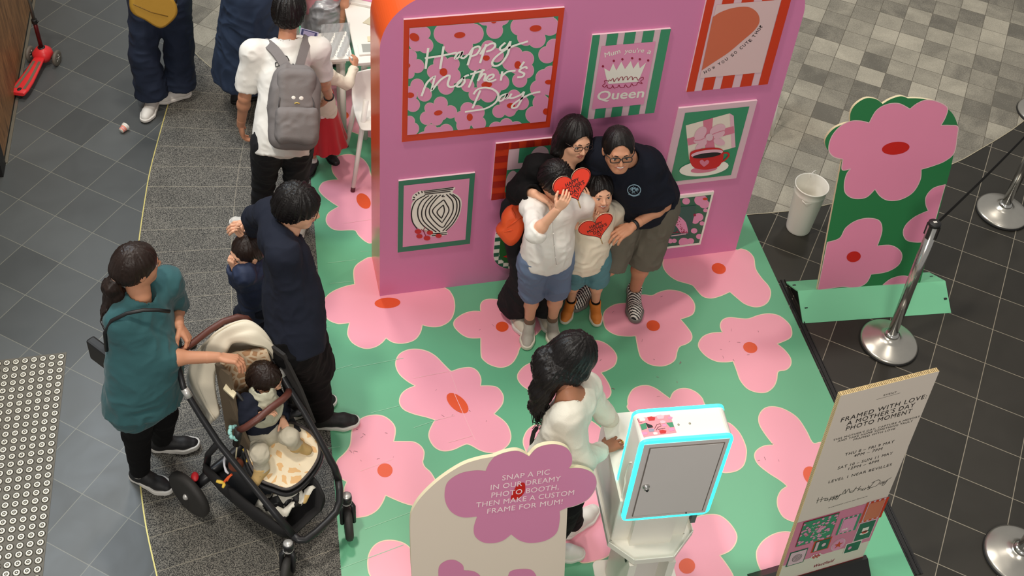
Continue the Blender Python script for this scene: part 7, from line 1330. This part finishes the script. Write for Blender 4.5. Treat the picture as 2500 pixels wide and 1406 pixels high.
# child in the pink top at the far table
P = start('pinkkid', 'child in a pink top and silvery skirt behind the craft table', SK2, 1.0, .92, fwd=(0, -.9, -.5)); J = P.J
P.limbs(torso=False); P.hand('L', (-.1, -.3, -1), (-1, 0, .1), curl=(.8, .9, .9, .9)); P.hand('R', (0, -.3, -1), (1, 0, 0)); P.finish_body(); P.hair(HB, 'short', low=-.12)
C_pk = mat('cloth_pink', (216, 150, 156), .85, bump=.15, bs=300); P.top(C_pk, .7, .016, hem=.05, name='t_shirt', seed=16)
C_sv = mat('silver_fabric', (176, 178, 180), .35, .35, var=.25, vs_=25, bump=.4, bs=30); sd = SD(); sd.cap(J['pelvis'] + V3(0, 0, .05), J['pelvis'] + V3(0, -.03, -.28), .13, .19, .03, flat=1); P.cloth('skirt', sd, C_sv, amp=.010, scale=.08, seed=17)
for a in 'LR': P.shoe(a, J['toe' + a], SH_B, M_blkp, None)
card('picture_frame', 'small card frame with a blue patterned border, right of the backpack man', 'picture frame', [(733, 70), (777, 82), (773, 96), (731, 82)], mat('frame_lilac', (196, 190, 214), .6), .30, ([(739, 73), (773, 83), (771, 92), (737, 82)], mat('frame_blue', (70, 72, 112), .6))) if False else None
fr_ = MB(); fp = Plane(G(755, 82, .98), V3(.95, -.25, -.1), V3(.1, .5, 1)); fq = [fp.px(*p) for p in ((734, 68), (778, 80), (773, 99), (731, 84))]; fr_.prism(fq, -fp.n * .006, mat('frame_lilac', (196, 190, 214), .6)); c_ = sum(fq) / 4; fr_.poly([c_ + (p - c_) * .86 + fp.n * .0008 for p in fq], mat('frame_blue', (70, 72, 112), .6)); fr_.poly([c_ + (p - c_) * .62 + fp.n * .0014 for p in fq], mat('frame_mid', (170, 160, 190), .6)); tag(fr_.build('picture_frame'), 'small card frame with a blue patterned border held beside the backpack man', 'picture frame')

# toddler in navy
P = start('toddler', 'toddler in a navy jacket, hand at mouth, left of the man in navy', SK1, 1.0, .90, fwd=(-.85, -.42, -.12), baby=True); J = P.J
P.limbs(torso=False); P.hand('L', (-.2, -.1, 1), (.6, .6, .2), curl=(.8, .9, 1, 1), thumb=.6, k=.62); P.hand('R', (-.4, .1, .9), (.5, -.4, .2), curl=(.9, .9, .9, .9), k=.62); P.finish_body()
C_tj = mat('jacket_blue', (32, 44, 72), .7, bump=.1, bs=200); P.top(C_tj, 1.9, .020, hem=.10, name='jacket', amp=.006, scale=.06, seed=18, low=None); P.trousers(C_navy, 1.95, .016, 1.2, seed=19); P.hair(HD, 'short', thick=.010, low=-.06, amp=.003)
for a in 'LR': P.shoe(a, J['toe' + a], SH_B, SOLE_W, None, L_=.15)
mb = MB(); mb.box(G(615, 716, .56), (.05, .012, .008), SOLE_W); mb.build('reflective_stripe', P.t)
# ---------------------------------------------------------------- the posing family
P = start('mother', 'woman with long black hair and glasses in a black jacket, behind the boys', SK1, 1.0, 1.0, fwd=(.20, -.95, .04), up=(.12, .1, 1)); J = P.J; MOTHER = P
P.limbs(torso=False); P.hand('R', (.75, -.35, -.35), (-.2, -.3, -.9), curl=(.35, .4, .45, .5), thumb=.3, spread=1.6); P.hand('L', (-.5, -.5, -.3), (0, 0, -1)); P.finish_body()
def ex(sd): sd.cap(J['pelvis'] + V3(0, 0, .1), J['pelvis'] + V3(-.03, 0, -.14), .140, .155, .06, flat=1)
P.top(C_blk, 1.93, .014, hem=0, w=1.0, name='jacket', amp=.006, scale=.09, seed=21, extra=ex, sl_r=1.08)
C_cc = mat('trousers_charcoal', (26, 26, 29), .85, spec=.25); P.trousers(C_cc, 1.96, .014, 1.6, name='wide_trousers', seed=22, amp=.006, hemr=.062)
def hx(sd, Q, k):
    for sg in (-1, 1): sd.cap(Q(sg * .070, -.015, .02), Q(sg * .085, -.012, -.085), .030 * k, .034 * k, .03); sd.cap(Q(sg * .085, -.012, -.085), Q(sg * .082, -.005, -.165), .034 * k, .020 * k, .02)
    sd.cap(Q(0, -.06, 0), Q(0, -.075, -.16), .062 * k, .05 * k, .03); sd.cap(Q(.05, -.06, -.05), Q(.055, -.05, -.18), .045 * k, .03 * k, .03); sd.cap(Q(-.05, -.06, -.05), Q(-.06, -.05, -.18), .045 * k, .03 * k, .03)
P.hair(HB, 'long', thick=.014, amp=.0035, extra=hx, front=.06, fringe=-.018)
P.glasses(mat('dark_frame', (44, 30, 26), .3), w=.024, hgt=.013, r=.0019)
for a in 'LR': P.shoe(a, J['toe' + a], mat('shoe_cream', (214, 204, 186), .6), SOLE_W, None, sole_h=.03)
mb = MB(); r, f, u = P.torso_frame(); mb.poly([J['neck'] + f * .075 + p for p in (r * -.06 + u * .01, r * .06 + u * .01, f * .03 - u * .12)], mat('collar_blue', (40, 46, 120), .7)); mb.build('undershirt', P.t)
ob = thing('shoulder_bag', 'bright orange fabric bag hanging at the right hip of the woman in black', 'bag', G(1245, 560, .80)); M_ob = mat('bag_orange', (226, 84, 34), .6, bump=.2, bs=60)
bc = G(1247, 545, .86); q = [(1258, 500, 1), (1238, 508), (1225, 525), (1222, 545), (1210, 560), (1222, 578), (1235, 592), (1250, 597), (1268, 582), (1280, 555), (1284, 520), (1275, 508)]
PBo = Plane(bc, V3(.95, -.25, 0), V3(.05, .3, 1)); o2 = [PBo.px(x[0], x[1]) for x in [(a[0], a[1]) for a in crom(q, 4)]]; cc_ = sum(o2) / len(o2); mb = MB()
mb.loft([[cc_ + (p - cc_) * s_ + PBo.n * d_ for p in o2] for s_, d_ in ((.55, .055), (.85, .045), (.98, .02), (1.0, -.01), (.9, -.04))], M_ob)
for x0, y0, x1, y1 in ((1232, 560, 1275, 530), (1226, 568, 1262, 560), (1250, 510, 1262, 540)): mb.tube([PBo.px(x0, y0, .05), PBo.px((x0 + x1) / 2, (y0 + y1) / 2 - 2, .057), PBo.px(x1, y1, .046)], [.003, .006, .002], M_ob, 6)
mb.build('bag_body', ob); mb = MB(); st_ = resamp([PBo.px(1262, 505, .02), J['pelvis'] + r * -.16 + f * .05 + u * .12, (J['neck'] + J['pelvis']) / 2 + f * .135 + u * .03, J['neck'] + r * .055 + f * .10 - u * .03, J['neck'] + r * .085 + f * .0 + u * .03], 16); mb.tube(st_, .008, M_ob, 8); mb.build('strap', ob)

P = start('dad', 'man with glasses in a navy t-shirt and olive shorts bending over the boys', SK2, 1.02, 1.02, fwd=(-.16, -.97, .06), up=(-.08, .0, 1), smile=1.0); J = P.J; DAD = P
P.limbs(torso=False); P.hand('L', (-.85, -.25, -.25), (.1, .1, -1), curl=(.45, .5, .55, .6), thumb=.5); P.hand('R', (-.2, -.3, -.9), (0, -1, 0)); P.finish_body()
C_dn2 = mat('cloth_navy_deep', (18, 22, 34), .9, bump=.12, bs=300, spec=.25)
P.top(C_dn2, .86, .018, hem=.05, belly=.02, w=1.03, name='t_shirt', amp=.006, scale=.10, seed=24, sl_r=1.05)
C_ol = mat('shorts_olive', (98, 92, 80), .85, bump=.2, bs=280); P.trousers(C_ol, .98, .018, 1.10, name='shorts', seed=25, amp=.006)
P.hair(HB, 'short', thick=.008, amp=.002, low=-.05, front=.05, fringe=-.030); P.glasses(M_black, w=.026, hgt=.016, r=.0026)
Z1, Z2 = mat('shoe_stripe_white', (226, 220, 210), .6), mat('shoe_stripe_black', (28, 26, 28), .6)
for a in 'LR': P.shoe(a, J['toe' + a], Z1, mat('sole_grey', (120, 116, 110), .6), Z2, stripes=Z2, L_=.285)
mb = MB(); wd = unit(J['wrL'] - J['elL']); mb.lathe([(.030, -.010), (.033, 0), (.030, .010)], J['wrL'] - wd * .015, wd, M_black, 18); mb.ball(J['wrL'] - wd * .015 + unit(np.cross(wd, V3(.2, 1, 0))) * .03, (.014, .014, .008), M_blkp); mb.build('watch', P.t)
# badge printed on the chest
r, f, u = P.torso_frame(); me_ = [o for o in P.t.children if o.name.startswith('t_shirt')][0]; co = np.array([v.co[:] for v in me_.data.vertices])
bp = [on_surface(1548 + 16 * math.cos(a), 464 + 13 * math.sin(a)) for a in np.linspace(0, 2 * math.pi, 20, endpoint=False)]; bcn = on_surface(1548, 464); mb = MB(); M_lg = mat('badge_blue', (150, 182, 200), .6)
mb.tube(bp + [bp[0]], .0028, M_lg, 5, cap=False)
for k in range(9): a = random.uniform(0, 6.28); b_ = a + 2.4; q_ = [on_surface(1548 + 12 * math.cos(x) * s_, 464 + 9 * math.sin(x) * s_) for x, s_ in ((a, 1), ((a + b_) / 2, .3), (b_, .9))]; mb.tube(q_, .0016, M_lg, 4)
mb.tube([on_surface(1534, 474), on_surface(1548, 480), on_surface(1562, 475)], .002, M_lg, 4); mb.build('printed_badge', me_)

P = start('boy1', 'boy in a white shirt hiding his face behind the raised red heart', SK1, .98, .93, fwd=(.30, -.80, -.50)); J = P.J
P.limbs(torso=False); P.hand('R', (.35, -.1, .8), (.3, .9, .0), curl=(.7, .75, .8, .85), thumb=.6, k=.74); P.hand('L', (-.2, -.2, .9), (-.3, .9, .1), curl=(.7, .75, .8, .85), thumb=.6, k=.74); P.finish_body()
def ex(sd): sd.cap(J['pelvis'] + V3(0, 0, .1), J['pelvis'] + V3(0, -.0, -.02), .135, .140, .05, flat=1)
P.top(C_wht, 1.18, .012, hem=0, name='shirt', amp=.005, scale=.075, seed=27, extra=ex, sl_r=1.06, cuff=.044)
so = [o for o in P.t.children if o.name.startswith('shirt')][0]; co = np.array([v.co[:] for v in so.data.vertices]); mb = MB(); pl_ = [on_surface(x, y) for x, y in ((1347, 512), (1349, 540), (1351, 570), (1353, 600), (1356, 628), (1359, 648))]; mb.tube(pl_, .0022, mat('placket', (206, 202, 196), .8), 5)
for p in pl_[::1]: mb.ball(p + unit(CAM - p) * .003, .0045, mat('button', (240, 236, 228), .4), n=8)
mb.build('button_placket', so)
C_gb = mat('shorts_grey_blue', (104, 122, 150), .85, bump=.2, bs=280); P.trousers(C_gb, .93, .022, 1.22, name='shorts', seed=28, amp=.006, scale=.07)
P.hair(HB, 'short', thick=.018, amp=.006, low=-.07, fringe=.01)
C_sk = mat('sock_brown', (120, 96, 78), .85)
for a in 'LR': P.sock(a, C_sk, .06); P.shoe(a, J['toe' + a], mat('trainer_grey', (176, 172, 160), .6, bump=.3, bs=160), mat('trainer_sole', (224, 218, 200), .5), SH_W, L_=.225, sole_h=.034)

P = start('boy2', 'smiling boy in a cream top and teal shorts holding the lower red heart', SK1, .98, .90, fwd=(.02, -.93, .22), smile=1.2); J = P.J
P.limbs(torso=False); P.hand('L', (-.8, -.15, .1), (-.1, .5, .7), curl=(.5, .55, .6, .6), thumb=.4, k=.66); P.hand('R', (.1, -.3, .8), (.4, .8, .2), curl=(.9, .9, 1, 1), thumb=.6, k=.66); P.finish_body()
P.top(C_crm, 1.85, .014, hem=.07, name='top', amp=.005, scale=.07, seed=30, sl_r=1.1); C_tb = mat('shorts_teal', (84, 134, 142), .85, bump=.2, bs=280); P.trousers(C_tb, .92, .018, 1.15, name='shorts', seed=31, amp=.005, scale=.07)
P.hair(HB, 'short', thick=.012, amp=.0045, low=-.06, fringe=-.008)
M_or = mat('trainer_orange', (226, 134, 52), .6, bump=.2, bs=160)
for a in 'LR': P.shoe(a, J['toe' + a], M_or, mat('trainer_sole', (224, 218, 200), .5), M_black, L_=.20, sole_h=.028); P.sock(a, C_blk, .03)

# red heart cards
def heart(label, c, rot, tilt, yaw, w, d, back=0):
    t = thing('heart_sign', label, 'sign', c, 'red heart photo props'); uu = V3(math.cos(yaw), math.sin(yaw), 0); nn = V3(math.sin(yaw), -math.cos(yaw), 0); vv = V3(0, 0, 1) * math.cos(tilt) - nn * math.sin(tilt)
    u2 = uu * math.cos(rot) + vv * math.sin(rot); v2 = -uu * math.sin(rot) + vv * math.cos(rot); pl = Plane(c, u2, v2); pts = []
    for k in range(48):
        a = 2 * math.pi * k / 48; x = 16 * math.sin(a) ** 3; y = 13 * math.cos(a) - 5 * math.cos(2 * a) - 2 * math.cos(3 * a) - math.cos(4 * a); pts.append((x / 32 * w, (y + 2.5) / 29 * d))
    mb = MB(); mb.prism([pl.at(*p) for p in pts], -pl.n * .004, mat('heart_red', (236, 62, 38), .45), side=M_card)
    P3 = [pl.at(p[0] * .96, p[1] * .96, .0006) for p in pts]; mb.strip(P3 + [P3[0]], pl.n, .003, M_ink)
    for s_, y, ww in (('HAPPY', .17, .36), ("MOTHER'S", .02, .56), ('DAY!', -.13, .28)): write(mb, pl, s_, (-ww / 2 * w, y * d - .01), (ww / 2 * w, y * d - .01), .021, M_ink, .0010, bold=.04, pix=False)
    q = [(0, -.36 * d), (-.03 * w, -.28 * d), (-.07 * w, -.25 * d), (0, -.20 * d), (.06 * w, -.26 * d), (.03 * w, -.30 * d)]; mb.strip([pl.at(*p, .0012) for p in q + [q[0]]], pl.n, .003, M_ink); mb.build('card', t)
    mb = MB(); mb.tube([pl.at(0, -.1 * d, -.007), pl.at(0, -.5 * d, -.007), pl.at(.0, -.75 * d, -.007)], .0035, mat('stick_wood', (206, 176, 130), .6), 8); mb.build('stick', t); return pl
b1 = PEOPLE['boy1'][1]; hc = (b1['wrR'] + b1['wrL']) / 2; c1h = W(1401, 457, min(hc[1], b1['head'][1] - .14) - .08); heart('red heart card held up in front of the face of the boy in white', c1h, R_(14), R_(28), R_(6), .215, .165)
b2 = PEOPLE['boy2'][1]; c2h = W(1458, 558, b2['pelvis'][1] - .24); heart('red heart card held low by the boy in cream', c2h, R_(20), R_(6), R_(2), .200, .170)

# ---------------------------------------------------------------- woman using the kiosk
P = start('kiosk', 'woman with long dark hair in a white sweater tapping the kiosk', SK3, .98, 1.0, fwd=(.86, .10, -.50), up=(.35, 0, 1)); J = P.J
P.limbs(torso=False); P.hand('R', (.80, .30, -.15), (.1, -.1, -1), curl=(.25, .3, .35, .35), thumb=.2, spread=2.0); P.hand('L', (.9, -.2, -.3), (0, 0, -1), curl=(.3, .3, .4, .4)); P.finish_body()
C_kn = mat('knit_white', (226, 220, 204), .9, bump=.5, bs=420); r, f, u = P.torso_frame()
def ex(sd): sd.neg.append(('c', J['neck'] + u * .05 - f * .03, J['neck'] - u * .12 - f * .14, .084, .030, .02, 0, None)); sd.cap(J['pelvis'] + u * .08, J['pelvis'] - u * .04, .155, .160, .05, flat=1)
P.top(C_kn, 1.90, .009, hem=0, name='sweater', amp=.004, scale=.075, seed=33, extra=ex, sl_r=.92, w=.96, cuff=.036)
sd = SD(); g = P.g; Rm = np.stack([r, f, u]); T_ = np.linalg.norm(J['neck'] - J['pelvis']); sd.ell(J['pelvis'] + u * T_ * .66, (.118 * g, .092 * g, .15 * g), Rm, .05).cap(J['shL'] * .8 + J['shR'] * .2, J['shR'] * .8 + J['shL'] * .2, .050, .050, .05).cap((J['shL'] + J['shR']) / 2, J['neck'], .070, .055, .05); V_, Q = sd.mesh(.009); mesh_obj('upper_back', [(V_, Q)], P.bodyo, [SK3])
P.trousers(C_blk, 1.96, .012, 1.1, seed=34)
def hx(sd, Q, k):
    sd.cap(Q(0, -.05, 0), Q(0, -.09, -.10), .070 * k, .06 * k, .03); sd.cap(Q(.062, .0, .0), Q(.078, .035, -.10), .032 * k, .03 * k, .02); sd.cap(Q(.078, .035, -.10), Q(.07, .05, -.17), .030 * k, .014 * k, .02); sd.cap(Q(-.06, .0, .0), Q(-.075, .03, -.10), .032 * k, .03 * k, .02)
    sd.cap(Q(.045, .05, .05), Q(.07, .055, -.04), .026 * k, .026 * k, .02)
    a = Q(-.01, -.11, -.06); pts = [a, G(1345, 915, 1.42), G(1322, 955, 1.33), G(1312, 992, 1.25), G(1313, 1022, 1.18)]; rs = [.060, .058, .052, .036, .012]
    for i in range(4): sd.cap(pts[i], pts[i + 1], rs[i], rs[i + 1], .03)
    sd.cap(Q(.05, -.08, -.06), G(1400, 930, 1.40), .05 * k, .025 * k, .03)
ho = P.hair(HB, 'long', thick=.016, amp=.005, extra=hx, front=.066, res=.005); random.seed(7)
P.strands([[P.HP(-.02 + random.uniform(-.05, .05), -.10, -.02), G(1345 + random.uniform(-18, 18), 915, 1.42), G(1320 + random.uniform(-18, 22), 960, 1.32), G(1312 + random.uniform(-14, 30), 1000 + random.uniform(-10, 30), 1.23), G(1312 + random.uniform(-14, 30), 1024 + random.uniform(-30, 26), 1.17)] for _ in range(46)], .0032, HB, parent=ho)
P.strands([[P.HP(.07, .02, .02), P.HP(.082 + random.uniform(-.01, .012), .05, -.05), P.HP(.07 + random.uniform(-.02, .02), .07, -.12), P.HP(.06 + random.uniform(-.03, .03), .08 + random.uniform(-.02, .02), -.19)] for _ in range(24)], .003, HB, parent=ho)
for a in 'LR': P.shoe(a, J['toe' + a], SH_W, SOLE_W, SH_W)
mb = MB(); mb.lathe([(.0095, -.003), (.0105, 0), (.0095, .003)], J['wrR'] + unit(V3(.80, .30, -.15)) * .115 + V3(0, -.006, 0), unit(V3(.80, .30, -.15)), mat('gold_ring', (220, 190, 120), .25, .9), 14); mb.build('ring', P.t)
bg_ = thing('handbag', 'dark handbag strap edge at the left side of the woman using the kiosk', 'bag', G(1300, 1070, .95)); mb = MB(); sp = [G(1310, 1045, 1.12), G(1303, 1055, 1.08), G(1298, 1075, 1.02), G(1297, 1095, .96), G(1304, 1125, .9)]; mb.tube(sp, .010, M_black, 8); mb.tube([p + V3(.012, .01, 0) for p in sp], .004, M_sil, 6); mb.build('bag_edge', bg_)

# ---------------------------------------------------------------- baby in the stroller
P = start('baby', 'baby with dark hair sitting in the stroller, hand on the leather bumper bar', SK1, .98, .80, fwd=(.84, -.36, -.38), up=(.2, -.1, 1), baby=True); J = P.J
P.limbs(torso=False, legs=''); P.hand('R', (.9, -.1, .1), (0, -.2, -1), curl=(.7, .7, .8, .8), thumb=.5, k=.46); P.hand('L', (.2, -.8, -.3), (0, 0, -1), curl=(.2, .2, .25, .3), thumb=.2, k=.50, spread=2.0); P.finish_body()
P.top(C_navy, 1.9, .012, hem=.02, name='top', amp=.004, scale=.05, seed=36, sl_r=1.25); C_sg = mat('bib_sage', (182, 180, 158), .9, bump=.15, bs=300); r, f, u = P.torso_frame()
sd = SD(); sd.cap(J['neck'] + u * .0, J['neck'] + u * .028, .066, .060, .02); sd.ell(J['neck'] - u * .07 + f * .045, (.085, .05, .085), np.stack([r, f, u]), .03); sd.neg.append(('c', J['neck'] + u * .02, J['neck'] + u * .08, .038, .045, .01, 0, None)); P.cloth('bib', sd, C_sg, res=.006, amp=.006, scale=.05, seed=37)
C_lg = mat('leggings_oat', (196, 188, 168), .9, bump=.2, bs=260); sd = SD(); sd.ell(J['pelvis'] + u * .0, (.095, .085, .09), np.stack([r, f, u]), .04)
for a in 'LR': sd.cap(J['hip' + a], J['kn' + a], .048, .038, .04).cap(J['kn' + a], J['an' + a], .040, .034, .03)
P.cloth('leggings', sd, C_lg, res=.006, amp=.005, scale=.05, seed=38)
M_bt = mat('bootie_tan', (196, 164, 108), .85, bump=.2, bs=200)
for a in 'LR':
    an = J['an' + a]; to = G(*{'L': (748, 1098), 'R': (628, 1168)}[a], .44 if a == 'L' else .45); to = an + unit(to - an) * .062; sd = SD(); sd.cap(an + V3(0, 0, .012), to, .032, .026, .02); sd.cap(an + V3(0, 0, .012), an + unit(J['kn' + a] - an) * .02, .034, .038, .02, flat=1); V_, Q = sd.mesh(.005); o = mesh_obj('bootie', [(V_, Q)], P.t, [M_bt])
    mb = MB(); c_ = (an + to) / 2; d = unit(to - an); s_ = unit(np.cross(d, V3(0, 0, 1)))
    for k in (-1, 1): mb.tube([c_ + d * .012 * k - s_ * .02 + V3(0, 0, .030), c_ + d * .010 * k + V3(0, 0, .0385), c_ + d * .012 * k + s_ * .02 + V3(0, 0, .028)], .0028, mat('bootie_print', (96, 64, 40), .8), 5)
    mb.build('print', o)
P.hair(HD, 'short', thick=.012, amp=.005, low=-.055, front=.045)
